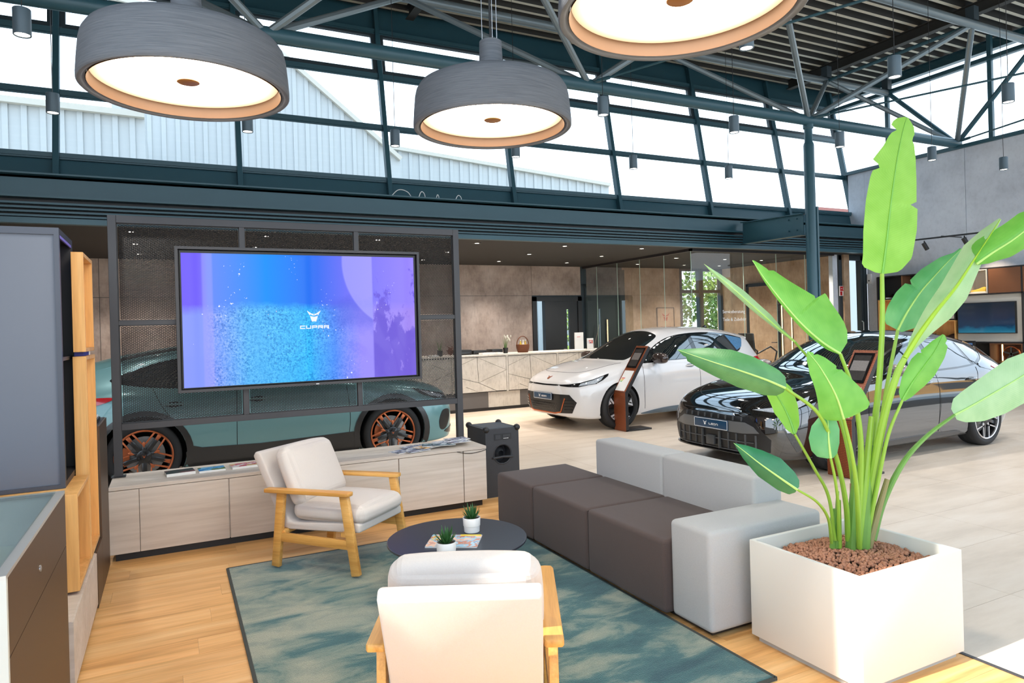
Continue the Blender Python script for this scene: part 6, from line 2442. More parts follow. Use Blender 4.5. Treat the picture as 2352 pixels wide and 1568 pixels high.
# ------------------------------------------------------------------ black hatchback
def build_black(loc, rotz):
    car = thing('car', 'glossy black hatchback with a dark blue name plate behind the potted plant', 'car', loc, rotz)
    L_ = 4.40
    PT = M('jet_black_paint', (.006, .0058, .006), .05, 0, .02, 30, coat=1.0, spec=.6, cior=1.9)
    K = {
        'zc': [(0, .62), (.03, .67), (.10, .735), (.25, .81), (.5, .875), (.9, .935), (1.2, .975), (1.30, 1.0), (1.55, 1.12), (1.85, 1.265), (2.1, 1.36), (2.35, 1.415), (2.7, 1.44), (3.1, 1.425), (3.5, 1.38), (3.9, 1.305), (4.06, 1.265), (4.10, 1.20), (4.18, 1.06), (4.28, .97), (4.35, .90), (4.38, .83), (4.40, .75)],
        'zr': [(0, .605), (.03, .65), (.10, .71), (.25, .785), (.5, .85), (.9, .905), (1.2, .94), (1.30, .955), (1.55, 1.02), (1.85, 1.16), (2.1, 1.27), (2.35, 1.335), (2.7, 1.365), (3.1, 1.35), (3.5, 1.30), (3.9, 1.215), (4.06, 1.17), (4.10, 1.11), (4.18, 1.0), (4.28, .92), (4.35, .86), (4.40, .72)],
        'wr': [(0, .36), (.03, .43), (.10, .52), (.25, .59), (.5, .64), (.9, .675), (1.3, .69), (1.6, .68), (2.1, .62), (2.6, .595), (3.2, .58), (3.8, .54), (4.06, .52), (4.18, .58), (4.3, .54), (4.40, .40)],
        'zbl': [(0, .58), (.03, .62), (.10, .67), (.25, .735), (.5, .80), (.9, .86), (1.3, .905), (1.8, .925), (2.6, .935), (3.2, .955), (3.8, .99), (4.06, .98), (4.2, .93), (4.3, .87), (4.40, .70)],
        'wbl': [(0, .43), (.03, .53), (.10, .63), (.25, .725), (.5, .78), (.9, .81), (1.4, .825), (2.2, .83), (3.0, .82), (3.6, .80), (4.0, .745), (4.2, .69), (4.34, .58), (4.40, .45)],
        'wm': [(0, .52), (.03, .63), (.08, .72), (.16, .795), (.3, .855), (.5, .885), (.87, .895), (1.5, .88), (2.2, .878), (3.0, .885), (3.55, .897), (3.95, .875), (4.18, .81), (4.33, .68), (4.40, .52)],
        'zm': [(0, .44), (.5, .50), (1.5, .56), (3.5, .62), (4.40, .58)],
        'zb': [(0, .20), (.1, .17), (.4, .15), (1.3, .15), (3.0, .155), (3.9, .19), (4.2, .25), (4.40, .34)]}
    body = CarBody(K, L_)
    rearview(L_)
    AX = (.87, 3.556)
    cut_arches(body, AX, .36, car, PT)
    for ax in AX:
        for sg in (-1, 1):
            wheel(car, ax, sg * .885, sg, .325, .246, 'black')
    patch(body, 'top', [(1.29, -.42), (1.265, 0), (1.29, .42), (1.37, .60), (1.47, .675), (1.75, .655), (2.12, .595), (2.22, .42), (2.27, 0), (2.22, -.42), (2.12, -.595), (1.75, -.655), (1.47, -.675), (1.37, -.60)], 'windscreen', GLASS_CAR, car, off=.003)
    dlo = [(1.52, .94), (1.80, 1.09), (2.10, 1.215), (2.4, 1.285), (2.75, 1.318), (3.1, 1.312), (3.45, 1.268), (3.72, 1.20), (3.80, 1.15), (3.70, 1.06), (3.55, 1.0), (3.2, .965), (2.6, .95), (2.0, .945)]
    glass = [[(1.86, .955), (1.90, 1.105), (2.12, 1.195), (2.4, 1.262), (2.56, 1.282), (2.60, .965), (2.2, .955)],
             [(1.58, .95), (1.84, 1.085), (1.82, .955)],
             [(2.68, .968), (2.64, 1.288), (2.95, 1.295), (3.28, 1.27), (3.40, .995), (3.1, .978)],
             [(3.46, 1.0), (3.34, 1.262), (3.55, 1.225), (3.72, 1.165), (3.65, 1.07)]]
    doors = [[(1.42, .88), (1.40, .55), (1.42, .27), (1.8, .245), (2.45, .245), (2.60, .27), (2.61, .6), (2.60, .905), (2.0, .895)],
             [(2.65, .905), (2.66, .6), (2.66, .27), (2.95, .25), (3.12, .33), (3.22, .55), (3.34, .76), (3.42, .92), (3.0, .92)]]
    seams = [[(1.40, .91), (1.375, .55), (1.40, .25)], [(2.625, .94), (2.635, .6), (2.635, .25)], [(3.46, .96), (3.37, .78), (3.25, .55), (3.15, .31)]]
    common_side(car, body, dlo, glass, doors, seams, PT, (2.40, 3.26), .83)
    chrome = M('dark_chrome', (.35, .34, .34), .15, 1, .05, 6)
    for vw in ('left', 'right'):
        ribbon(body, vw, [[(1.52, .945), (1.80, 1.10), (2.10, 1.225), (2.4, 1.297), (2.75, 1.33), (3.1, 1.324), (3.45, 1.28), (3.72, 1.212), (3.81, 1.15), (3.70, 1.052), (3.55, .992)]], .016, 'window_trim', chrome, car, off=.007)
        patch(body, vw, [(1.34, .165), (1.36, .215), (2.0, .235), (2.9, .235), (3.06, .21), (3.06, .165)], 'side_skirt', M('grey_black_skirt', (.03, .03, .031), .3, 0, .05, 5, coat=.4), car, off=.010)
    # front end
    for vw in ('fl', 'fr'):
        patch(body, vw, [(.40, .672), (.60, .70), (.80, .745), (.96, .80), (.93, .735), (.80, .680), (.62, .655)], 'headlight', LENS, car, off=.005, res=.025, smooth=False)
        # upright lamp pod at each corner
        patch(body, vw, [(.68, .50), (.80, .515), (.84, .40), (.85, .27), (.81, .25), (.74, .38)], 'corner_lamp', LENS_D, car, off=.006, res=.025, smooth=False)
        patch(body, vw, [(.70, .495), (.78, .50), (.79, .46), (.72, .455)], 'fog_lamp', LENS, car, off=.010, res=.02, smooth=False)
    ribbon(body, 'front', [[(-.5, .635), (0, .628), (.5, .635)]], .01, 'bonnet_lip', SEAM, car, off=.002)
    patch(body, 'front', [(-.50, .595), (0, .60), (.50, .595), (.56, .55), (.72, .38), (.70, .25), (.45, .215), (-.45, .215), (-.70, .25), (-.72, .38), (-.56, .55)], 'lower_grille', GRIL, car, off=.003, res=.035, smooth=False)
    # grey centre band that carries the plate
    patch(body, 'front', [(-.46, .54), (.46, .54), (.56, .50), (.62, .44), (.44, .425), (-.44, .425), (-.62, .44), (-.56, .50)], 'grille_band', M('graphite_band', (.15, .155, .16), .35, .2), car, off=.010, res=.04, smooth=False)
    number_plate(car, body, .485, 'LEON')
    for y in (-.58, -.47, -.36, -.25, .25, .36, .47, .58):
        l_, n_ = rivet_pt(body, 'front', y, .33)
        MB().add([l_ + Vector((.0, -.004, -.085)), l_ + Vector((.0, .004, -.085)), l_ + Vector((0, .011, .085)), l_ + Vector((0, -.011, .085)),
                  l_ + Vector((-.016, -.002, -.085)), l_ + Vector((-.016, .002, -.085)), l_ + Vector((-.016, .008, .085)), l_ + Vector((-.016, -.008, .085))],
                 [(0, 1, 2, 3), (7, 6, 5, 4), (0, 4, 5, 1), (3, 2, 6, 7), (0, 3, 7, 4), (1, 5, 6, 2)]).build('grille_fin', FINS, car, local=True)
    for y in (-.13, .13):
        l_, n_ = rivet_pt(body, 'front', y, .33)
        MB().box(l_.x - .03, l_.x, y - .006, y + .006, .23, .415).build('grille_fin', FINS, car, local=True)
    for y in np.linspace(-.42, .42, 9):
        l_, n_ = rivet_pt(body, 'front', y, .572)
        MB().box(l_.x - .02, l_.x, y - .005, y + .005, .55, .592).build('grille_fin', FINS, car, local=True)
    l_, n_ = rivet_pt(body, 'front', 0, .33)
    MB().box(l_.x - .035, l_.x, -.06, .06, .26, .36).build('radar_cover', M('radar_grey', (.06, .062, .066), .35), car, local=True, bevel=.004)
    for z in (.335, .232):
        pts = [rivet_pt(body, 'front', y, z)[0] + Vector((-.010, 0, 0)) for y in np.linspace(-.56, .56, 18)]
        MB().tube(pts, .006, 6).build('grille_bar', FINS, car, local=True)
    pts = [rivet_pt(body, 'front', y, .205)[0] + Vector((-.018, 0, 0)) for y in np.linspace(-.72, .72, 20)]
    MB().tube(pts, .012, 8).build('front_splitter', BLACK_GLOSS, car, local=True)
    ribbon(body, 'top', [[(1.26, -.68), (.8, -.64), (.4, -.56), (.2, -.42), (.13, -.2), (.12, 0), (.13, .2), (.2, .42), (.4, .56), (.8, .64), (1.26, .68)]], .006, 'bonnet_shut_line', SEAM, car, off=.002)
    for sg in (-1, 1):
        mirror(car, 1.78, .965, .83, sg, M('grey_mirror_cap', S(150, 140, 136), .2, .3, .05, 5, coat=.8))
    for vw in ('rl', 'rr'):
        patch(body, vw, [(.40, .90), (.62, .93), (.90, .955), (1.0, .95), (.86, .87), (.60, .85)], 'tail_lamp', REDL, car, off=.006, res=.03)
    patch(body, 'rear', [(-.46, 1.06), (0, 1.08), (.46, 1.06), (.42, 1.18), (0, 1.205), (-.42, 1.18)], 'rear_window', GLASS_CAR, car, off=.004)
    spoiler(car, body, 3.70, 4.15, PT, .26)
    MB().box(.45, .8, -.4, .4, .12, .2).build('under_tray', ARCH, car, local=True)
    return car


# ------------------------------------------------------------------ teal crossover behind the screen
def build_teal(loc, rotz):
    car = thing('car', 'matt teal crossover with copper-edged wheels parked behind the mesh screen stand', 'car', loc, rotz)
    L_ = 4.45
    PT = M('satin_teal_paint', S(112, 158, 162), .28, .2, .02, 30, coat=.6)
    CLAD = M('black_cladding', (.012, .013, .015), .3, 0, .1, 8, coat=.4)
    K = {
        'zc': [(0, .70), (.03, .75), (.10, .82), (.25, .90), (.5, .965), (.9, 1.02), (1.2, 1.05), (1.32, 1.08), (1.6, 1.22), (1.9, 1.36), (2.15, 1.44), (2.4, 1.485), (2.75, 1.51), (3.15, 1.495), (3.55, 1.445), (3.9, 1.37), (4.06, 1.33), (4.10, 1.26), (4.20, 1.13), (4.32, 1.03), (4.39, .95), (4.43, .86), (4.45, .76)],
        'zr': [(0, .685), (.03, .73), (.10, .795), (.25, .87), (.5, .935), (.9, .99), (1.2, 1.01), (1.32, 1.025), (1.6, 1.12), (1.9, 1.255), (2.15, 1.345), (2.4, 1.405), (2.75, 1.435), (3.15, 1.42), (3.55, 1.365), (3.9, 1.28), (4.06, 1.235), (4.10, 1.17), (4.20, 1.06), (4.32, .97), (4.39, .90), (4.45, .73)],
        'wr': [(0, .38), (.03, .45), (.10, .54), (.25, .60), (.5, .65), (.9, .685), (1.3, .70), (1.6, .69), (2.1, .63), (2.6, .605), (3.2, .585), (3.8, .545), (4.06, .525), (4.2, .58), (4.34, .54), (4.45, .40)],
        'zbl': [(0, .65), (.03, .69), (.10, .745), (.25, .815), (.5, .88), (.9, .935), (1.3, .975), (1.8, .99), (2.6, 1.0), (3.2, 1.03), (3.8, 1.08), (4.06, 1.07), (4.2, 1.0), (4.34, .92), (4.45, .71)],
        'wbl': [(0, .45), (.03, .55), (.10, .65), (.25, .745), (.5, .80), (.9, .83), (1.4, .84), (2.2, .845), (3.0, .838), (3.6, .815), (4.0, .755), (4.22, .70), (4.38, .58), (4.45, .46)],
        'wm': [(0, .54), (.03, .65), (.08, .745), (.16, .82), (.3, .88), (.5, .91), (.88, .918), (1.5, .90), (2.2, .897), (3.0, .905), (3.55, .918), (3.98, .895), (4.22, .82), (4.38, .69), (4.45, .54)],
        'zm': [(0, .50), (.5, .56), (1.5, .62), (3.5, .68), (4.45, .62)],
        'zb': [(0, .24), (.1, .21), (.4, .19), (1.3, .18), (3.0, .185), (3.9, .22), (4.2, .28), (4.45, .38)]}
    body = CarBody(K, L_)
    rearview(L_)
    AX = (.88, 3.555)
    cut_arches(body, AX, .405, car, PT)
    for ax in AX:
        for sg in (-1, 1):
            wheel(car, ax, sg * .912, sg, .36, .275, 'teal', .24)
    patch(body, 'top', [(1.31, -.42), (1.285, 0), (1.31, .42), (1.39, .60), (1.49, .68), (1.78, .66), (2.14, .60), (2.24, .42), (2.29, 0), (2.24, -.42), (2.14, -.60), (1.78, -.66), (1.49, -.68), (1.39, -.60)], 'windscreen', GLASS_CAR, car, off=.003)
    dlo = [(1.55, 1.0), (1.80, 1.14), (2.10, 1.28), (2.4, 1.35), (2.75, 1.382), (3.1, 1.375), (3.4, 1.325), (3.66, 1.24), (3.86, 1.155), (3.62, 1.09), (3.2, 1.045), (2.6, 1.02), (2.0, 1.01)]
    glass = [[(1.88, 1.02), (1.92, 1.165), (2.12, 1.262), (2.4, 1.33), (2.56, 1.35), (2.60, 1.03), (2.2, 1.02)],
             [(1.62, 1.01), (1.86, 1.15), (1.84, 1.015)],
             [(2.68, 1.035), (2.64, 1.355), (2.95, 1.36), (3.25, 1.33), (3.45, 1.275), (3.74, 1.165), (3.45, 1.085), (3.1, 1.05)]]
    doors = [[(1.44, .95), (1.42, .60), (1.44, .46), (1.8, .44), (2.45, .43), (2.61, .44), (2.62, .7), (2.61, .975), (2.0, .965)],
             [(2.66, .975), (2.67, .7), (2.67, .44), (2.95, .43), (3.10, .46), (3.22, .68), (3.34, .85), (3.40, 1.0), (3.0, .99)]]
    seams = [[(1.42, .98), (1.395, .6), (1.42, .25)], [(2.635, 1.01), (2.645, .6), (2.645, .25)], [(3.46, 1.06), (3.37, .86), (3.25, .68), (3.13, .45)]]
    common_side(car, body, dlo, glass, doors, seams, PT, (2.42, 3.26), .885)
    for sg, vw in ((1, 'left'), (-1, 'right')):
        patch(body, vw, [(1.30, .19), (1.28, .36), (1.34, .42), (1.9, .40), (2.4, .385), (3.0, .40), (3.10, .43), (3.16, .36), (3.14, .19), (2.2, .185)], 'side_cladding', CLAD, car, off=.010, smooth=False)
        for ax in AX:
            n_ = 26
            a0, a1 = -.42, PI + .42
            ou = [(ax + .475 * math.cos(q), .36 + .475 * math.sin(q)) for q in np.linspace(a0, a1, n_)]
            inn = [(ax + .407 * math.cos(q), .375 + .407 * math.sin(q)) for q in np.linspace(a1, a0, n_)]
            patch(body, vw, ou + inn, 'arch_cladding', CLAD, car, off=.014, thick=.03, res=.05, smooth=False)
    for vw in ('fl', 'fr'):
        patch(body, vw, [(.34, .74), (.55, .77), (.80, .82), (1.02, .885), (.96, .80), (.82, .735), (.6, .71), (.40, .71)], 'headlight', LENS_D, car, off=.005, res=.03, smooth=False)
        patch(body, vw, [(.60, .745), (.80, .80), (.95, .85), (.88, .78), (.76, .745)], 'headlight_lens', LENS, car, off=.009, res=.025, smooth=False)
        patch(body, vw, [(.60, .56), (.74, .58), (.80, .46), (.76, .34), (.66, .36)], 'side_intake', GRIL, car, off=.005, res=.03)
    patch(body, 'front', [(-.45, .66), (0, .665), (.45, .66), (.52, .50), (.40, .42), (-.40, .42), (-.52, .50)], 'upper_grille', GRIL, car, off=.004, res=.04)
    patch(body, 'front', [(-.62, .36), (.62, .36), (.66, .27), (-.66, .27)], 'lower_grille', CLAD, car, off=.008, res=.05)
    ribbon(body, 'top', [[(1.28, -.69), (.8, -.65), (.4, -.57), (.2, -.43), (.14, 0), (.2, .43), (.4, .57), (.8, .65), (1.28, .69)]], .006, 'bonnet_shut_line', SEAM, car, off=.002)
    for sg in (-1, 1):
        mirror(car, 1.80, 1.03, .85, sg, CLAD)
        pts = [(x, sg * (.575 - .03 * (x - 2.2)), z) for x, z in ((2.2, 1.40), (2.3, 1.445), (2.7, 1.478), (3.2, 1.465), (3.7, 1.385), (3.78, 1.345))]
        MB().tube(catmull(pts, 5), .016, 8).build('roof_rail', CLAD, car, local=True)
    for vw in ('rl', 'rr'):
        patch(body, vw, [(.40, .96), (.70, .985), (1.0, .99), (1.06, .975), (.94, .915), (.72, .885), (.45, .90)], 'tail_lamp', REDL, car, off=.008, res=.03)
    patch(body, 'rear', [(-.46, 1.13), (0, 1.15), (.46, 1.13), (.42, 1.24), (0, 1.27), (-.42, 1.24)], 'rear_window', GLASS_CAR, car, off=.004)
    spoiler(car, body, 3.70, 4.18, PT, .26)
    MB().box(.2, 4.2, -.6, .6, .17, .3).build('under_tray', ARCH, car, local=True)
    return car


# white: front-left wheel stands at (6.155, 8.60), tail turned 3.5 degrees away
a_ = math.radians(3.5)
fw = Vector((6.155, 8.62))
ux = Vector((math.cos(a_), math.sin(a_)))
# car's left side (+y local) must face -Y: turn by 180 about z is not a mirror, so the nose runs along +x reversed
org = fw - ux * .80 + Vector((-ux.y, ux.x)) * .895
build_white((org.x, org.y, 0), a_)
# black: rear-left wheel at (8.908, 4.86)
org = Vector((8.908 - 3.556, 4.876 + .885))
build_black((org.x, org.y, 0), 0.0)
# teal: right-hand wheels on the line y = 8.1, nose to +X
org = Vector((2.40 + .88, 8.10 + .912))
build_teal((org.x, org.y, 0), PI)
# ================================================================== INFO COLUMNS
def hex_mat():
    mt, nt, b = newmat('copper_pattern_sheet')
    N, L = nt.nodes, nt.links
    tc = N.new('ShaderNodeTexCoord')
    mp = N.new('ShaderNodeMapping')
    mp.inputs['Scale'].default_value = (1, 60, 60)
    L.new(tc.outputs['Object'], mp.inputs[0])
    vo = N.new('ShaderNodeTexVoronoi')
    vo.inputs['Scale'].default_value = 1.0
    vo.inputs['Randomness'].default_value = .25
    vo.feature = 'DISTANCE_TO_EDGE'
    L.new(mp.outputs[0], vo.inputs['Vector'])
    r = ramp(N, [(.06, S(84, 44, 26)), (.16, S(160, 84, 48)), (.5, S(172, 92, 54))])
    L.new(vo.outputs[0], r.inputs[0])
    L.new(r.outputs[0], b.inputs['Base Color'])
    b.inputs['Roughness'].default_value = .4
    b.inputs['Metallic'].default_value = .25
    return mt


HEX = hex_mat()
DISP = M('dim_display', (.045, .04, .038), .12, 0, .3, 30, coat=.8)


def info_column(loc, label):
    t = thing('info_column', label, 'info stand', loc, 0, 'copper information columns beside the cars')
    wy = .29
    b = MB()
    side = [(0, 0), (.055, 0), (.055, .56), (.50, 1.235), (.455, 1.262), (0, .585)]
    b.prism(side, lambda a, c, h: (a, h, c), 0, wy)
    b.build('body', BLACKM, t, local=True, bevel=.003, seg=1)
    MB().prism([(.001, .004), (wy - .001, .004), (wy - .001, .583), (.001, .583)], lambda a, c, h: (h, a, c), -.004, -.0002).build('lower_cover', HEX, t, local=True)
    dr = Vector((.455, 0, 1.262 - .585)).normalized()
    nn = Vector((-dr.z, 0, dr.x))
    o = Vector((0, 0, .585))
    ln = .455 / dr.x

    def on(u0, u1, y0, y1, h0, h1):
        return MB().prism([(u0, y0), (u1, y0), (u1, y1), (u0, y1)], lambda a, c, h: tuple(o + dr * a + Vector((0, c, 0)) + nn * h), h0, h1)
    on(.002, ln - .002, .001, wy - .001, .0002, .004).build('upper_cover', HEX, t, local=True)
    bz = on(.42, ln - .04, .03, wy - .03, .004, .012).build('display_bezel', BLACK_GLOSS, t, local=True)
    on(.45, ln - .07, .05, wy - .05, .012, .0135).build('display', DISP, bz, local=True)
    on(.56, .68, .055, wy - .055, .0136, .0142).build('display_text_block', M('grey_display_text', (.17, .15, .14), .4, 0, .6, 120), bz, local=True)
    sh = on(.02, .37, .03, wy - .03, .004, .007).build('info_sheet', PAPER, t, local=True)
    for k, c in enumerate(((.16, .5, .16), (.65, .62, .12), (.8, .4, .1), (.7, .12, .1))):
        on(.17 + .02 * k, .185 + .02 * k, .20 - .012 * k, .245, .0072, .0078).build('energy_bar', M('energy_colour', c, .5), sh, local=True)
    MB().box(0, .48, -.0, wy, 0, .022).build('base_plate', BLACKM, t, local=True, bevel=.004)
    return t


info_column((6.03, 8.345, 0), 'copper information column with a white sheet in front of the white car')
info_column((6.015, 4.555, 0), 'copper information column behind the plant stems, by the black car')

# ================================================================== LEFT-HAND DISPLAY UNIT
LWOOD = wood('knotty_light_oak', S(192, 138, 74), S(222, 168, 100), S(232, 186, 122), 2, .8, .45)
BROWN = M('dark_bronze_front', S(82, 62, 46), .45, .2, .05, 3)
GREYP = M('grey_blue_panel', S(94, 99, 110), .4, 0, .04, 2)
PURP = emis('violet_led', (.16, .12, .75), .55)

case = thing('display_case', 'tall dark framed display case at the left edge with a grey end panel', 'cabinet', (-.75, 4.55, 0))
cy0, cy1, cz0, cz1, cx0, cx1 = 4.175, 4.72, .84, 2.178, -1.15, -.5
cs = MB()
cs.box(cx0, cx1, cy0 + .02, cy0 + .04, cz0, cz1)                       # end board
cs.box(cx0, cx1, cy1 - .03, cy1, cz0, cz1)
cs.box(cx0, cx1, cy0 + .04, cy1 - .03, cz1 - .03, cz1)
cs.box(cx0, cx1, cy0 + .04, cy1 - .03, cz0, cz0 + .03)
cs.box(cx0, cx0 + .02, cy0 + .04, cy1 - .03, cz0 + .03, cz1 - .03)
cs.build('carcass', BLACKM, case)
fr = MB()
fr.box(cx1 - .022, cx1, cy0, cy0 + .02, cz0, cz1).box(cx0, cx1 - .022, cy0, cy0 + .02, cz1 - .035, cz1).box(cx0, cx1 - .022, cy0, cy0 + .02, cz0, cz0 + .02)
fr.build('end_frame', M('graphite_frame', S(66, 70, 80), .4, .2), case)
MB().box(cx0, cx1 - .022, cy0 + .012, cy0 + .02, cz0 + .02, cz1 - .035).build('end_panel', GREYP, case)
MB().box(cx1 - .30, cx1 - .10, cy0 + .05, cy1 - .04, cz1 - .036, cz1 - .03).build('led_strip', PURP, case)
MB().box(cx1 - .01, cx1 - .002, cy0 + .04, cy1 - .03, cz1 - .045, cz1 - .03).build('led_profile', M('violet_profile', S(120, 110, 200), .4), case)
MB().box(cx1 - .30, cx1 - .01, cy0 + .045, cy1 - .035, 1.49, 1.51).build('shelf', BLACKM, case)


def open_box(name, label, x0, x1, y0, y1, z0, z1, t=.022, group='light oak display boxes on the left', mat_=None, shelves=()):
    o = thing(name, label, 'box shelf', ((x0 + x1) / 2, (y0 + y1) / 2, z0), 0, group)
    m_ = mat_ or LWOOD
    MB().box(x0, x1, y0, y0 + t, z0, z1).build('side_board', m_, o, bevel=.0015, seg=1)
    MB().box(x0, x1, y1 - t, y1, z0, z1).build('side_board', m_, o, bevel=.0015, seg=1)
    MB().box(x0, x1, y0 + t, y1 - t, z1 - t, z1).build('top_board', m_, o, bevel=.0015, seg=1)
    MB().box(x0, x1, y0 + t, y1 - t, z0, z0 + t).build('bottom_board', m_, o, bevel=.0015, seg=1)
    MB().box(x0, x0 + .012, y0 + t, y1 - t, z0 + t, z1 - t).build('back_board', m_, o)
    for z in shelves:
        MB().box(x0 + .012, x1, y0 + t, y1 - t, z, z + t).build('shelf', m_, o)
    return o


open_box('oak_box', 'small light oak box, topmost of the oak boxes left of the screen', -.49, -.43, 4.535, 5.03, 1.53, 2.095)
open_box('oak_box', 'tall narrow light oak box below the topmost oak box', -.497, -.43, 4.56, 5.055, .35, 1.505)
open_box('oak_box', 'low light oak box just above the pale low cabinet', -.80, -.43, 3.985, 4.53, .36, .838)
bk = thing('violet_box', 'violet box with a white stripe wedged between two oak boxes', 'box', (-.46, 4.75, 1.506))
MB().box(-.49, -.445, 4.58, 4.86, 1.506, 1.529).build('carton', M('violet_card', S(46, 42, 128), .5), bk)
MB().box(-.489, -.444, 4.865, 4.93, 1.506, 1.528).build('white_end', PAPER, bk)
lc = thing('low_cabinet', 'pale low cabinet standing on the floor under the oak boxes', 'cabinet', (-.6, 4.15, 0))
MB().box(-.95, -.425, 3.615, 4.70, .04, .345).build('carcass', PALE, lc)
for a, b_ in ((3.615, 4.155), (4.159, 4.70)):
    MB().box(-.425, -.418, a, b_ - .003, .045, .342).build('door', PALE, lc)
MB().box(-.93, -.44, 3.63, 4.69, 0, .04).build('plinth', BLACK, lc)
dc = thing('dark_cabinet', 'dark bronze cabinet between the oak boxes and the sideboard', 'cabinet', (-.6, 5.15, 0))
MB().box(-.95, -.43, 4.725, 5.60, 0, .345).box(-.95, -.43, 5.06, 5.60, .345, 1.05).build('carcass', BLACKM, dc)
MB().box(-.43, -.418, 4.728, 5.06, .01, .34).build('door', BROWN, dc)
MB().box(-.43, -.418, 5.064, 5.60, .01, 1.047).build('door', BROWN, dc)
dk = thing('document_tray', 'black tray with white papers on top of the dark bronze cabinet', 'tray', (-.55, 5.3, 1.051))
MB().box(-.66, -.44, 5.18, 5.42, 1.051, 1.075).box(-.60, -.50, 5.44, 5.5, 1.051, 1.13).build('tray', BLACK, dk)
MB().box(-.64, -.45, 5.2, 5.4, 1.076, 1.09).build('papers', PAPER, dk)

ct = thing('display_counter', 'dark bronze display counter with a glass top in the lower left corner', 'counter', (-.75, 2.95, 0))
kx0, kx1, ky0, ky1 = -1.2, -.43, 2.363, 3.56
MB().box(kx1 - .018, kx1, ky0 + .02, ky1, .70 + .004, .93).build('drawer_front', BROWN, ct)
MB().box(kx1 - .018, kx1, ky0 + .02, ky1, .02, .70).build('front_panel', BROWN, ct)
MB().lathe([(.012, 0), (.012, .003), (.006, .005), (0, .005)], 16, (kx1, 2.90, .80), 'x').build('lock', SILVER, ct)
MB().box(kx0, kx1, ky0, ky0 + .02, .0, .93).build('end_panel', M('white_end_panel', S(200, 204, 198), .4), ct)
MB().box(kx0, kx1 - .018, ky0 + .02, ky1, .02, .74).build('tray_floor', M('display_floor', S(200, 208, 208), .5), ct)
MB().box(kx0, kx1 - .018, ky1 - .02, ky1, .74, .93).build('back_edge', WHITE, ct)
e = MB()
e.box(kx1 - .035, kx1, ky0, ky1, .93, .942).box(kx0, kx1 - .035, ky0, ky0 + .03, .93, .942).box(kx0, kx1 - .035, ky1 - .03, ky1, .93, .942)
e.build('glass_frame', M('pale_alu', S(200, 200, 196), .3, .6), ct)
MB().box(kx0, kx1 - .03, ky0 + .028, ky1 - .028, .9425, .9485).build('glass_top', CLEAR_O, ct)
jn = thing('denim_cloth', 'folded blue denim cloth under the glass of the display counter', 'clothing', (-.7, 2.7, .741))
b = MB()
v, f = [], []
for i in range(15):
    for j in range(15):
        x, y = -.98 + .5 * i / 14, 2.44 + .55 * j / 14
        v.append((x, y, .775 + .012 * math.sin(9 * x + 4 * y) + .008 * math.sin(17 * y)))
for i in range(14):
    for j in range(14):
        k = i * 15 + j
        f.append((k, k + 15, k + 16, k + 1))
b.add(v, f).build('cloth', M('denim', S(70, 100, 150), .9, 0, .2, 60), jn)
MB().box(-.97, -.49, 2.45, 2.98, .741, .764).build('fold', M('denim_fold', S(62, 90, 140), .9, 0, .2, 60), jn, bevel=.008)
gb = thing('key_fob', 'dark grey pen-shaped object lying on the blue denim cloth', 'pen', (-.62, 2.92, .80))
MB().tube(catmull([(-.75, 2.84, .803), (-.66, 2.90, .806), (-.56, 2.95, .803)], 5), [.011] * 10 + [.006], 8).build('barrel', ANTHR, gb)

# ================================================================== RECEPTION COUNTER
CONC_L = concrete('light_counter_concrete', S(176, 172, 164), S(196, 192, 184), S(208, 205, 198), 1.6)
rc = thing('reception_counter', 'long reception counter with a pattern of triangular light concrete panels', 'counter', (5, 12.4, 0))
RY = 12.05
MB().box(1.2, 8.7, RY - .02, RY + .85, 1.055, 1.085).build('worktop', CONC_L, rc, bevel=.003, seg=1)
MB().box(1.2, 8.7, RY + .01, RY + .8, .36, 1.055).build('carcass', BLACKM, rc)
MB().box(1.2, 8.7, RY + .06, RY + .78, 0, .06).build('kick_board', BLACK, rc)
xx = 1.2
for k, w_ in enumerate((1.3, .75, 1.3, .95, .70, 1.3, 1.2)):
    MB().box(xx + .003, xx + w_ - .003, RY + .05, RY + .07, .06, .36).build('plinth_panel', CONC_L if k in (4, 1) else M('dark_plinth', S(96, 94, 94), .6), rc)
    xx += w_
# each unit: a framed panel split into triangles by thin joints
def tri_unit(x0, x1):
    z0, z1 = .375, 1.045
    w_, h_ = x1 - x0, z1 - z0
    P_ = lambda u, v_: (x0 + u * w_, z0 + v_ * h_)
    A, B, C, D_ = P_(0, 0), P_(1, 0), P_(1, 1), P_(0, 1)
    T, V_, R_, L1, L2, Q, Pk, Q2 = P_(.44, 1), P_(.46, .27), P_(1, .60), P_(0, .72), P_(0, .48), P_(.80, 0), P_(.22, .17), P_(.46, 0)
    polys = [[D_, L1, T], [T, R_, C], [T, V_, R_], [T, L1, L2, V_], [V_, Q, B, R_], [L2, A, Pk, Q2, Q, V_], [A, Q2, Pk]]
    for pl_ in polys:
        cx_, cz_ = sum(p[0] for p in pl_) / len(pl_), sum(p[1] for p in pl_) / len(pl_)
        q = []
        for (x, z) in pl_:
            d_ = Vector((cx_ - x, cz_ - z))
            d_ = d_.normalized() * .007
            q.append((x + d_.x, z + d_.y))
        MB().prism(q, lambda a, c, h: (a, h, c), RY - .012, RY + .01).build('panel', CONC_L, rc)


for k in range(6):
    x0 = 5.90 + (k - 4) * 1.15
    tri_unit(x0 - 0.0 + .02, x0 + 1.13)
    MB().box(x0 - .018, x0 + .018, RY - .014, RY + .01, .36, 1.055).build('post', CONC_L, rc)

CT = 1.0855
GRASSG = M('grass_blade', S(92, 130, 60), .5, 0, .3, 30)


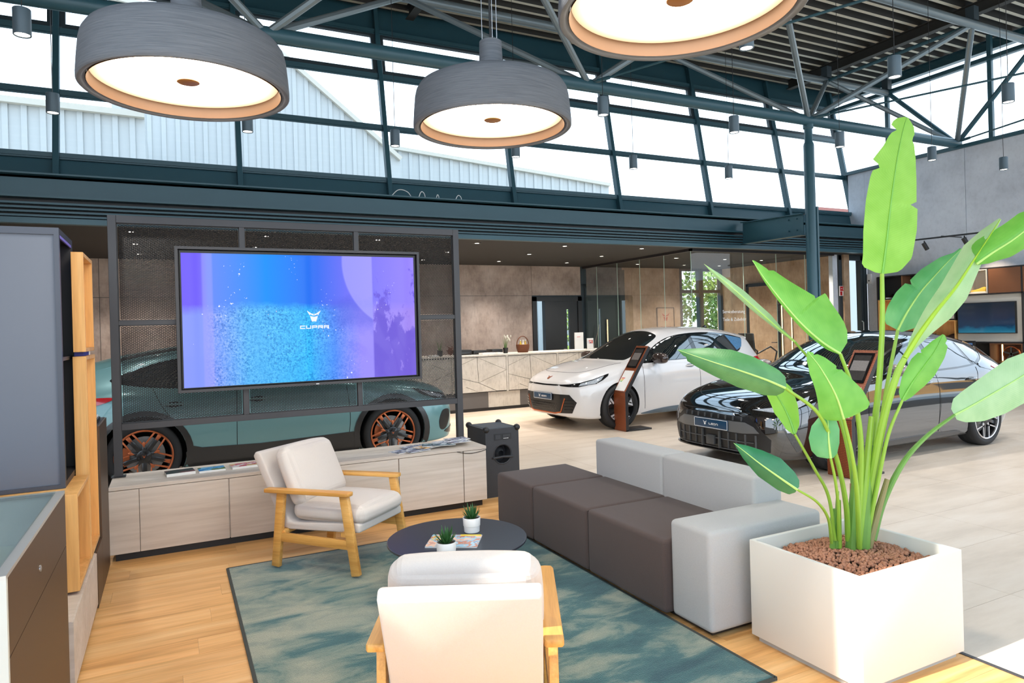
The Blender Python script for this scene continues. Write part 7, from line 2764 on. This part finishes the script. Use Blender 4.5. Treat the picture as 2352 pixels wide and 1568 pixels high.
def grass_pot(x, y, z, label, h=.28, pot=BLACK, tip=None, n=26, pr=.055, name='potted_grass', grp=None, sword=False):
    t = thing(name, label, 'plant', (x, y, z), 0, grp)
    MB().lathe([(0, 0), (pr * .8, 0), (pr, .11), (pr * .93, .11), (pr * .85, .09), (0, .09)], 20).build('pot', pot, t, local=True, sharp=40)
    rnd = random.Random(int(x * 991))
    for k in range(n):
        q, le = rnd.uniform(0, 2 * PI), rnd.uniform(.08, .42)
        hh = h * rnd.uniform(.65, 1)
        d_ = Vector((math.cos(q), math.sin(q), 0))
        sd = Vector((-d_.y, d_.x, 0))
        w_ = .016 if sword else .0045
        v = []
        for u in (0, .35, .7, 1):
            p = Vector((d_.x * pr * .4, d_.y * pr * .4, .09)) + Vector((0, 0, hh * u)) + d_ * (hh * le * u * u)
            ww = w_ * (1 - u * .9)
            v += [p - sd * ww, p + sd * ww, p + d_ * ww * .4]
        f = []
        for a in range(3):
            for j in range(3):
                f.append((a * 3 + j, a * 3 + (j + 1) % 3, a * 3 + 3 + (j + 1) % 3, a * 3 + 3 + j))
        MB().add(v, f).build('leaf', GRASSG, t, local=True)
        if tip and k % 2 == 0:
            MB().ball((p.x, p.y, p.z), .011, 6, 5, 1, 1, 2.6).build('seed_head', tip, t, local=True)
    return t


grass_pot(6.06, 12.42, CT, 'white-tipped grass in a dark pot on the reception counter', .26, BLACK, M('white_plume', (.8, .78, .68), .8))
grass_pot(4.62, 12.35, CT, 'dark grass pot seen through the mesh on the reception counter', .25, BLACK)
bs = thing('wicker_basket', 'brown wicker basket with bottles on the reception counter', 'basket', (6.47, 12.45, CT))
WICK = M('wicker', S(112, 62, 34), .7, 0, .4, 90, bump=.8, bscale=150)
MB().lathe([(0, 0), (.105, 0), (.135, .09), (.14, .16), (.132, .165), (.125, .09), (.09, .012), (0, .012)], 28, (6.47, 12.45, CT)).build('bowl', WICK, bs)
MB().tube([(6.47 + .135 * math.cos(q), 12.45, CT + .16 + .17 * math.sin(q)) for q in np.linspace(0, PI, 16)], .009, 6).build('handle', WICK, bs)
for k, (dx, c, lab) in enumerate(((-.05, S(222, 190, 60), 'yellow bottle standing in the wicker basket'), (.01, S(232, 230, 224), 'white bottle standing in the wicker basket'), (.06, S(206, 170, 70), 'amber bottle standing in the wicker basket'))):
    bo = thing('bottle', lab, 'bottle', (6.47 + dx, 12.45, CT + .013), 0, 'bottles in the wicker basket')
    MB().lathe([(0, 0), (.026, 0), (.027, .15), (.012, .19), (.011, .23), (0, .23)], 14).build('glass_body', M('bottle_colour', c, .3), bo, local=True)
    MB().lathe([(.013, .225), (.013, .245), (0, .246)], 10).build('cap', WHITE, bo, local=True)
for k, (x0, x1, h, lab) in enumerate(((5.0, 5.30, .10, 'black printer-like box at the left end of the counter items'), (5.34, 5.62, .08, 'flat black box beside the printer-like box on the counter'), (5.74, 5.98, .09, 'black box left of the grass pot on the counter'))):
    bx = thing('desk_box', lab, 'box', ((x0 + x1) / 2, 12.5, CT), 0, 'black boxes on the reception counter')
    MB().box(x0, x1, 12.38, 12.66, CT, CT + h).build('housing', BLACK, bx, bevel=.008)
    MB().box(x0 + .03, x1 - .03, 12.375, 12.381, CT + h * .35, CT + h * .5).build('slot', BLACK_GLOSS, bx)
for x0, x1, lab in ((5.40, 5.68, 'white paper stack lying in front of the black boxes on the counter'), (5.72, 5.84, 'small white card tent left of the grass pot'), (4.35, 4.5, 'white papers seen through the mesh on the counter'), (7.2, 7.75, 'white sheets lying along the right end of the counter')):
    pp = thing('paper_stack', lab, 'papers', ((x0 + x1) / 2, 12.17, CT), 0, 'papers on the reception counter')
    MB().box(x0, x1, 12.08, 12.27, CT + .0005, CT + (.035 if x1 < 6 else .012)).build('sheets', PAPER, pp)
dcr = thing('driftwood_ornament', 'brown branching ornament seen through the mesh on the counter', 'ornament', (4.86, 12.4, CT))
for k in range(9):
    rr = random.Random(k)
    MB().tube(catmull([(4.86, 12.4, CT + .01), (4.86 + rr.uniform(-.07, .07), 12.4 + rr.uniform(-.05, .05), CT + .09), (4.86 + rr.uniform(-.1, .1), 12.4 + rr.uniform(-.08, .08), CT + rr.uniform(.1, .2))], 4), .009, 6).build('branch', WICK, dcr)
st = thing('card_stand', 'tall white card stand at the right end of the reception counter', 'card stand', (7.80, 12.4, CT))
MB().box(7.69, 7.90, 12.38, 12.41, CT + .001, CT + .37).build('card', PAPER, st)
MB().box(7.68, 7.91, 12.34, 12.46, CT, CT + .012).build('foot', WHITE, st)
MB().box(7.74, 7.82, 12.377, 12.38, CT + .27, CT + .285).build('red_print', M('faded_red', S(222, 150, 150), .6), st)
st = thing('leaflet_holder', 'small leaflet holder with a picture leaflet on the counter beside the white car', 'leaflet holder', (8.05, 12.35, CT))
MB().box(7.96, 8.12, 12.33, 12.345, CT + .001, CT + .24).build('leaflet', PAPER, st)
MB().box(7.975, 8.105, 12.327, 12.33, CT + .13, CT + .2).build('picture', print_mat('leaflet_print', [S(70, 90, 130), S(210, 120, 110), S(220, 220, 226), S(90, 110, 140)], 20), st)
MB().box(7.95, 8.13, 12.30, 12.38, CT, CT + .02).build('foot', WHITE, st)

# ================================================================== OFFICE FURNISHING
po = thing('poster', 'framed poster with a red horned emblem on the tan office wall', 'poster', (11.45, 13.99, 1.7))
PX0, PX1, PZ0, PZ1 = 11.17, 11.72, 1.36, 2.0
e = MB()
for p, q in (((PX0, PZ0), (PX1, PZ0)), ((PX1, PZ0), (PX1, PZ1)), ((PX1, PZ1), (PX0, PZ1)), ((PX0, PZ1), (PX0, PZ0))):
    e.bar((p[0], 13.985, p[1]), (q[0], 13.985, q[1]), .018, .02, up=(0, 1, 0))
e.build('frame', BLACK, po)
MB().box(PX0, PX1, 13.988, 13.998, PZ0, PZ1).build('print', M('tan_print', S(186, 158, 132), .6), po)
RED = M('poster_red', S(168, 52, 36), .6)
emblem('emblem', RED, po, frame_mat((11.45, 13.987, 1.76), (1, 0, 0), (0, 0, 1)), .25)
wordmark('CUPRA', RED, po, frame_mat((11.45, 13.987, 1.50), (1, 0, 0), (0, 0, 1)), .058, .042, .011, .012)
grass_pot(9.95, 12.9, .78, 'upright snake plant behind the glass, above the white car roof', .72, BLACK, None, 16, .09, 'potted_snake_plant', sword=True)
tb2 = thing('office_table', 'low dark table carrying the snake plant behind the glass', 'table', (9.95, 12.9, 0))
MB().box(9.6, 10.3, 12.6, 13.2, .74, .779).build('top', BLACK, tb2)
for x in (9.63, 10.27):
    for y in (12.63, 13.17):
        MB().box(x - .02, x + .02, y - .02, y + .02, 0, .74).build('leg', BLACK, tb2)
oc = thing('office_chair', 'black office chair with loop arms behind the glass, between the two cars', 'chair', (12.15, 11.6, 0))
cxx, cyy = 12.15, 11.6
MB().box(cxx - .25, cxx + .25, cyy - .25, cyy + .25, .44, .52).build('seat', BLACK, oc, bevel=.03)
MB().bar((cxx - .27, cyy, .55), (cxx - .36, cyy, 1.32), .46, .05, up=(1, 0, 0)).build('backrest', BLACK, oc, bevel=.02)
for s_ in (-1, 1):
    MB().tube([(cxx - .2, cyy + .27 * s_, .5), (cxx + .22, cyy + .29 * s_, .62), (cxx + .3, cyy + .29 * s_, .88), (cxx + .1, cyy + .29 * s_, 1.0), (cxx - .28, cyy + .27 * s_, .86)], .02, 8).build('arm_loop', BLACK, oc)
MB().tube([(cxx, cyy, .06), (cxx, cyy, .45)], .03, 10).build('post', BLACK, oc)
for k in range(5):
    q = 2 * PI * k / 5
    MB().bar((cxx, cyy, .08), (cxx + .3 * math.cos(q), cyy + .3 * math.sin(q), .05), .04, .03).build('foot_arm', BLACK, oc)
    MB().lathe([(.0, -.02), (.03, -.02), (.03, .02), (0, .02)], 10, (cxx + .3 * math.cos(q), cyy + .3 * math.sin(q), .03), 'x').build('caster', BLACK, oc)
WARM = emis('warm_led', (1.0, .68, .32), 4.0)
for px, lab in ((1796, 'left one of two warm vertical light strips on the office wall'), (1818, 'right one of two warm vertical light strips on the office wall')):
    p = at_x(px, 700, 13.41)
    ls = thing('light_strip', lab, 'lamp', (p.x, p.y, .3), 0, 'warm light strips in the office')
    MB().box(13.40, 13.415, p.y - .022, p.y + .022, .3, 1.98).build('profile', ANTHR, ls)
    MB().box(13.397, 13.40, p.y - .014, p.y + .014, .32, 1.96).build('diffuser', WARM, ls)
p = at_y(1395, 740, 13.9)
ls = thing('light_strip', 'warm vertical light strip before the dark office door', 'lamp', (p.x, 13.9, 0), 0, 'warm light strips in the office')
MB().box(p.x - .02, p.x + .02, 13.90, 13.92, .5, 1.75).build('profile', ANTHR, ls)
MB().box(p.x - .013, p.x + .013, 13.896, 13.90, .52, 1.73).build('diffuser', WARM, ls)

# ================================================================== SHELF WALL ON THE RIGHT
SX = 13.95
SB = 14.245
FRW = M('shelf_white', S(206, 200, 190), .5)
sw_ = thing('shelf_wall', 'dark framed shelf wall on the concrete wall behind the black car', 'shelf', (14.1, 8.2, 0))
BRD = M('bronze_cabinet_door', S(122, 82, 58), .45, .3, .06, 4)
b = MB()
for z in (.66, 1.06, 1.985, 2.475):
    b.box(SX, SB, 6.2, 9.84, z - .012, z + .012)
for y in (6.2, 6.985, 9.84):
    b.box(SX, SB, y - .012, y + .012, .0, 2.475)
b.box(SB - .01, SB, 6.2, 9.84, 0, 2.475)
b.build('frame', BLACKM, sw_)
for a, c in ((6.21, 6.97), (7.0, 7.555)):
    MB().box(SX + .002, SX + .02, a, c, 2.0, 2.46).build('cabinet_door', BRD, sw_)
MB().box(SX + .05, SX + .07, 7.0, 8.17, 1.075, 1.972).build('white_panel', FRW, sw_)
MB().box(SX + .05, SX + .07, 6.21, 6.97, 1.075, 1.972).build('white_panel', FRW, sw_)
for a, c in ((6.21, 6.97), (7.0, 8.1), (8.11, 9.83)):
    MB().box(SX + .005, SX + .02, a, c, .02, .64).build('base_door', BRD, sw_)
b = MB()
for y in (9.27, 8.68, 8.17):
    b.box(SX, SB, y - .012, y + .012, 1.985, 2.475)
b.build('divider', M('copper_edge', S(150, 104, 74), .4, .4), sw_)


def shelf_niche(label, y0, y1, z0, z1, mat_, led=None, name='shelf_box'):
    o = thing(name, label, 'box shelf', (14.1, (y0 + y1) / 2, z0), 0, 'open boxes of the shelf wall')
    t = .018
    x0, x1 = SX - .005, SB - .012
    MB().box(x0, x1, y0, y0 + t, z0, z1).build('side_board', mat_, o)
    MB().box(x0, x1, y1 - t, y1, z0, z1).build('side_board', mat_, o)
    MB().box(x0, x1, y0 + t, y1 - t, z1 - t, z1).build('top_board', mat_, o)
    MB().box(x0, x1, y0 + t, y1 - t, z0, z0 + t).build('bottom_board', mat_, o)
    MB().box(x1 - .012, x1, y0 + t, y1 - t, z0 + t, z1 - t).build('back_board', mat_, o)
    for y in (led or ()):
        MB().box(x1 - .02, x1 - .012, y - .011, y + .011, z0 + t + .01, z1 - t - .01).build('led_strip', WARM, o)
    return o


shelf_niche('white framed box holding yellow shoes beside the bronze cabinet door', 7.575, 7.955, 2.0, 2.462, FRW)
shelf_niche('orange-lit oak box at the left end of the shelf wall', 9.03, 9.825, 1.08, 1.972, LWOOD, (9.44,))
shelf_niche('oak box with dark shoes left of the flat television', 8.185, 9.015, 1.08, 1.50, LWOOD)
shelf_niche('dark box with white shoes left of the flat television', 8.185, 9.015, 1.51, 1.972, BLACKM)
shelf_niche('copper-lit box with a wheel on display below the television', 7.0, 7.56, .675, 1.045, BRD, (7.10, 7.48))
t2 = thing('wall_television', 'flat dark television on the shelf wall showing a blue seascape', 'television', (13.98, 7.62, 1.23))
MB().box(SX - .005, SX + .045, 7.095, 8.14, 1.233, 1.832).build('case', BLACK, t2, bevel=.004)


def sea_mat():
    mt = bpy.data.materials.new('seascape_screen')
    mt.use_nodes = True
    N, L = mt.node_tree.nodes, mt.node_tree.links
    b = N['Principled BSDF']
    tc = N.new('ShaderNodeTexCoord')
    sp_ = N.new('ShaderNodeSeparateXYZ')
    L.new(tc.outputs['Generated'], sp_.inputs[0])
    nz = N.new('ShaderNodeTexNoise')
    nz.inputs['Scale'].default_value = 5
    L.new(tc.outputs['Generated'], nz.inputs['Vector'])
    ad = N.new('ShaderNodeMath'); ad.operation = 'MULTIPLY_ADD'; ad.inputs[1].default_value = .25
    L.new(nz.outputs['Fac'], ad.inputs[0]); L.new(sp_.outputs[2], ad.inputs[2])
    r = ramp(N, [(.12, S(30, 120, 150)), (.28, S(28, 96, 130)), (.36, S(16, 52, 84)), (.6, S(14, 40, 70)), (1, S(20, 36, 52))])
    L.new(ad.outputs[0], r.inputs[0])
    b.inputs['Base Color'].default_value = (.005, .006, .008, 1)
    b.inputs['Roughness'].default_value = .06
    L.new(r.outputs[0], b.inputs['Emission Color'])
    b.inputs['Emission Strength'].default_value = .8
    return mt


MB().add([(SX - .006, 8.125, 1.248), (SX - .006, 7.11, 1.248), (SX - .006, 7.11, 1.817), (SX - .006, 8.125, 1.817)], [(0, 1, 2, 3)]).build('screen', sea_mat(), t2, recalc=False)


def shoe(x, y, z, rot, col, label, group, s_=1.0):
    o = thing('shoe', label, 'shoe', (x, y, z), rot, group)
    b = MB()
    secs = [(-.13, .030, .075), (-.10, .038, .095), (-.05, .036, .085), (0, .040, .060), (.06, .046, .05), (.11, .040, .04), (.145, .022, .025)]
    v, f = [], []
    n = 10
    for (xx_, w_, h_) in secs:
        for j in range(n):
            q = PI * j / (n - 1)
            v.append((xx_ * s_, w_ * s_ * math.cos(q), (.018 + h_ * math.sin(q) ** .7) * s_))
    for i in range(len(secs) - 1):
        for j in range(n - 1):
            f.append((i * n + j, i * n + j + 1, (i + 1) * n + j + 1, (i + 1) * n + j))
    f += [tuple(range(n)), tuple(reversed(range((len(secs) - 1) * n, len(secs) * n)))]
    b.add(v, f).build('upper', col, o, local=True)
    so = [(a * s_ * 1.04, w_ * s_ * 1.06) for a, w_, h_ in secs] + [(a * s_ * 1.04, -w_ * s_ * 1.06) for a, w_, h_ in reversed(secs)]
    MB().prism(so, lambda a, c, h: (a, c, h), 0, .022 * s_).build('sole', PAPER, o, local=True)
    return o


YEL = M('yellow_knit', S(206, 176, 70), .8, 0, .1, 80)
shoe(14.03, 7.765, 2.019, 1.57, YEL, 'yellow shoe lying flat in the white framed box', 'yellow shoes', 1.0)
shoe(14.15, 7.765, 2.019, 1.57, YEL, 'yellow shoe standing taller at the right of the white framed box', 'yellow shoes', 1.05)
WSH = M('white_leather', (.75, .74, .72), .5)
shoe(14.04, 8.36, 1.530, 1.57, WSH, 'white shoe nearer the television in the dark box', 'white shoes', 1.1)
shoe(14.04, 8.70, 1.530, 1.57, WSH, 'white shoe further from the television in the dark box', 'white shoes', 1.1)
DSH = M('dark_brown_leather', S(48, 32, 26), .5)
for y, lab in ((8.39, 'dark shoe in the oak box, nearer the television'), (8.77, 'dark shoe in the oak box, further from the television')):
    shoe(14.06, y, 1.100, 1.57, DSH, lab, 'dark shoes', 1.2)
for y, lab in ((9.45, 'dark shoe in the black top compartment, right one'), (9.62, 'dark shoe in the black top compartment, left one')):
    shoe(14.08, y, 2.0, PI, DSH, lab, 'dark shoes on top', .9)
tg = thing('price_tag', 'white price tag at the edge of the black top compartment', 'tag', (13.97, 9.36, 1.998))
MB().bar((13.96, 9.36, 2.0), (13.975, 9.36, 2.075), .06, .002, up=(1, 0, 0)).build('card', PAPER, tg)
wd = thing('alloy_rim_display', 'copper rimmed wheel disc on display in the copper-lit box', 'wheel', (14.12, 7.27, .694))
MB().lathe([(.13, -.02), (.145, -.02), (.145, .02), (.13, .02)], 28, (14.12, 7.27, .842), 'x', close=True).build('rim', COPPER, wd)
for k in range(5):
    q = 2 * PI * k / 5 + .3
    MB().bar((14.11, 7.27, .842), (14.11, 7.27 + .135 * math.cos(q), .842 + .135 * math.sin(q)), .03, .02, up=(1, 0, 0)).build('spoke', BLACK_GLOSS, wd)
mn = thing('desk_monitor', 'dark monitor turned sideways below the flat television', 'monitor', (13.7, 7.95, .66))
MB().box(13.68, 13.72, 7.68, 8.08, .74, 1.10).build('case', BLACK, mn, bevel=.006)
MB().box(13.674, 13.679, 7.72, 8.04, .78, 1.06).build('screen', M('blue_monitor', S(70, 110, 160), .15, 0, .2, 3, emit=S(70, 110, 160), estr=.3), mn)
MB().box(13.66, 13.76, 7.78, 7.98, .662, .672).box(13.70, 13.73, 7.86, 7.90, .672, .76).build('stand', BLACK, mn)
dsk = thing('side_desk', 'dark desk under the turned monitor by the shelf wall', 'desk', (13.7, 7.9, 0))
MB().box(13.45, 13.94, 7.3, 8.5, .63, .66).build('top', BLACKM, dsk)
for y in (7.33, 8.47):
    MB().box(13.5, 13.9, y - .02, y + .02, 0, .63).build('leg_panel', BLACKM, dsk)
# green carton among the leaves of the shelf
gc = thing('carton', 'green and white carton on the orange-lit oak shelf behind the leaves', 'carton', (14.0, 9.26, 1.1))
MB().box(13.97, 14.1, 9.15, 9.37, 1.099, 1.26).build('carton_body', PAPER, gc)
MB().box(13.966, 13.97, 9.15, 9.37, 1.21, 1.26).build('green_band', M('carton_green', S(60, 150, 70), .6), gc)

# signs and switches
p = at_y(1934, 668, 10.29)
es = thing('exit_sign', 'small red and white emergency sign on the dark door frame', 'sign', (p.x, 10.29, p.z))
MB().box(p.x - .085, p.x + .085, 10.28, 10.298, p.z - .11, p.z + .11).build('plate', PAPER, es)
RD = M('sign_red', S(190, 30, 34), .5)
MB().box(p.x - .075, p.x + .075, 10.278, 10.2805, p.z + .0, p.z + .1).build('red_field', RD, es)
MB().box(p.x - .075, p.x - .005, 10.278, 10.2805, p.z - .1, p.z - .01).build('red_field', RD, es)
MB().box(p.x + .02, p.x + .035, 10.2765, 10.279, p.z + .02, p.z + .08).box(p.x - .05, p.x - .01, 10.2765, 10.279, p.z + .045, p.z + .055).build('pictogram', PAPER, es)
p = at_x(1998, 640, 14.25)
bxs = thing('wall_sensor', 'small white box fixed on the concrete wall beside the exit door', 'sensor', tuple(p))
MB().box(14.215, 14.262, p.y - .05, p.y + .05, p.z - .11, p.z + .11).build('housing', WHITE, bxs, bevel=.008)
MB().box(14.212, 14.216, p.y - .015, p.y + .015, p.z - .06, p.z - .03).build('lens', BLACK, bxs)

# loose cables on the main beam
cb_ = thing('cable', 'loose pale cable loops lying on top of the main steel beam', 'cable', (3.3, 9.9, 3.61))
for (xa, xb, h) in ((3.00, 3.32, .10), (3.42, 3.54, .09), (3.70, 3.76, .06), (4.02, 4.14, .07)):
    MB().tube(catmull([(xa, 9.86, 3.612), (xa + (xb - xa) * .25, 9.86, 3.612 + h * .8), ((xa + xb) / 2, 9.87, 3.612 + h), (xa + (xb - xa) * .8, 9.88, 3.612 + h * .7), (xb, 9.9, 3.612)], 5), .006, 6).build('loop', WHITE, cb_)

# ================================================================== OUTSIDE
HALLM = M('pale_metal_cladding', (.43, .45, .455), .6, 0, .04, .6)
HALLR = M('cream_flashing', (.50, .47, .41), .6)


def hall(name, label, Y, poly, x0, x1, pitch, roof=None, depth=8):
    """profiled metal hall: silhouette poly of (x,z) at distance Y with standing ribs"""
    t = thing(name, label, 'building', ((x0 + x1) / 2, Y, -.3))
    MB().prism(poly, lambda a, c, h: (a, h, c), Y, Y + depth).build('wall', HALLM, t, sharp=None)
    r_ = MB()
    n = int((x1 - x0) / pitch)
    for k in range(n):
        x = x0 + (k + .5) * pitch
        top = 0
        for (a, za), (b_, zb) in zip(poly, poly[1:] + poly[:1]):
            if min(a, b_) <= x <= max(a, b_) and abs(a - b_) > 1e-6:
                top = max(top, za + (zb - za) * (x - a) / (b_ - a))
        MB().box(x - pitch * .16, x + pitch * .16, Y - .05, Y, -.3, top - .05).build('cladding_rib', HALLM, t)
    if roof:
        e = MB()
        for p, q in zip(roof[:-1], roof[1:]):
            e.bar((p[0], Y - .08, p[1]), (q[0], Y - .08, q[1]), .25, .16)
        e.build('roof_flashing', HALLR, t)
    return t


hall('metal_hall', 'pale ribbed metal hall outside, the nearest one seen through the left windows', 22.0, [(-9, -.3), (-.5, -.3), (-.5, 7.9), (-9, 8.05)], -9, -.5, .42, [(-9, 8.05), (-.5, 7.9)], 4)
hall('metal_hall', 'pale ribbed metal hall with a sloping gable seen behind the two drum lamps', 27.0, [(-1.6, -.3), (8.6, -.3), (8.6, 8.6), (3.4, 12.7), (-1.6, 13.3)], -1.6, 8.5, .45, [(-1.6, 13.3), (3.4, 12.7), (8.6, 8.6)], 8)
hall('metal_hall', 'low pale ribbed metal hall farthest off, seen right of the gable hall', 30.0, [(8.75, -.3), (21.0, -.3), (21.0, 9.0), (8.75, 9.9)], 8.8, 21, .5, [(8.8, 9.9), (21.0, 9.0)], 8)
nb = thing('office_block', 'tan brick building across the forecourt, seen only mirrored in the black car', 'building', (34, -2, -.3))
MB().box(34, 42, -22, 12, -.3, 4.6).build('wall', M('tan_brick', S(176, 138, 90), .8, 0, .2, 1.5), nb)
for k in range(14):
    MB().box(33.92, 34, -21 + 2.3 * k, -19.6 + 2.3 * k, .6, 3.4).build('window', M('dark_window', (.05, .055, .06), .1), nb)
rh = thing('house', 'distant pale house with a red roof edge seen in the corner window', 'building', (30, 30, 0))
a, c = at_y(1885, 482, 24), at_y(1940, 466, 24)
MB().box(a.x - .5, c.x + 1.5, 24, 28, -.3, a.z - .12).build('wall', HALLM, rh)
MB().box(a.x - .6, c.x + 1.6, 23.9, 28.1, a.z - .12, a.z + .12).build('roof', M('red_tile_edge', (.32, .12, .10), .7), rh)


def tree(x, y, h, label, seed, n=4200):
    t = thing('garden_tree', label, 'tree', (x, y, -.3), 0, 'trees outside the office window')
    rnd = random.Random(seed)
    MB().tube(catmull([(0, 0, 0), (.08, .03, h * .3), (-.04, .05, h * .6), (.05, 0, h * .85)], 4), [.12, .11, .11, .10, .10, .09, .08, .07, .06, .05, .04, .03, .02][:13], 8).build('trunk', M('bark', (.09, .065, .045), .9, bump=.6, bscale=30), t, local=True)
    v, f = [], []
    for k in range(n):
        q, u = rnd.uniform(0, 2 * PI), rnd.uniform(-1, 1)
        rr = rnd.random() ** .45
        s_ = math.sqrt(1 - u * u)
        blob = rnd.choice(((0, 0, .55, 1.0), (.7, .2, .42, .7), (-.75, -.1, .45, .75), (.1, .3, .78, .7), (-.3, 0, .25, .7)))
        R_ = blob[3] * h * .25
        c_ = Vector((blob[0] * h * .2 + s_ * math.cos(q) * rr * R_, blob[1] * h * .2 + s_ * math.sin(q) * rr * R_, blob[2] * h + u * rr * R_))
        a_ = Vector((rnd.gauss(0, 1), rnd.gauss(0, 1), rnd.gauss(0, 1))).normalized()
        b_ = a_.cross(Vector((rnd.gauss(0, 1), rnd.gauss(0, 1), rnd.gauss(0, 1)))).normalized()
        L1, L2 = rnd.uniform(.07, .12), rnd.uniform(.04, .07)
        i = len(v)
        v += [c_ - a_ * L1, c_ + b_ * L2, c_ + a_ * L1, c_ - b_ * L2]
        f.append((i, i + 1, i + 2, i + 3))
    b = MB()
    b.v, b.f, b.mi = [tuple(p) for p in v], f, [0] * len(f)
    b.build('foliage', leaf_tree, t, local=True, recalc=False, weld=False, sharp=None, kind='stuff')
    return t


leaf_tree = M('tree_leaves', (.20, .30, .06), .6, 0, .5, 1.5)
tree(14.1, 18.2, 5.6, 'green tree outside the office window, left of its middle post', 5)
tree(18.2, 18.8, 6.2, 'green tree outside the office window, right of its middle post', 8)
tree(16.4, 25.0, 5.6, 'tree standing further back between the two trees at the office window', 11)
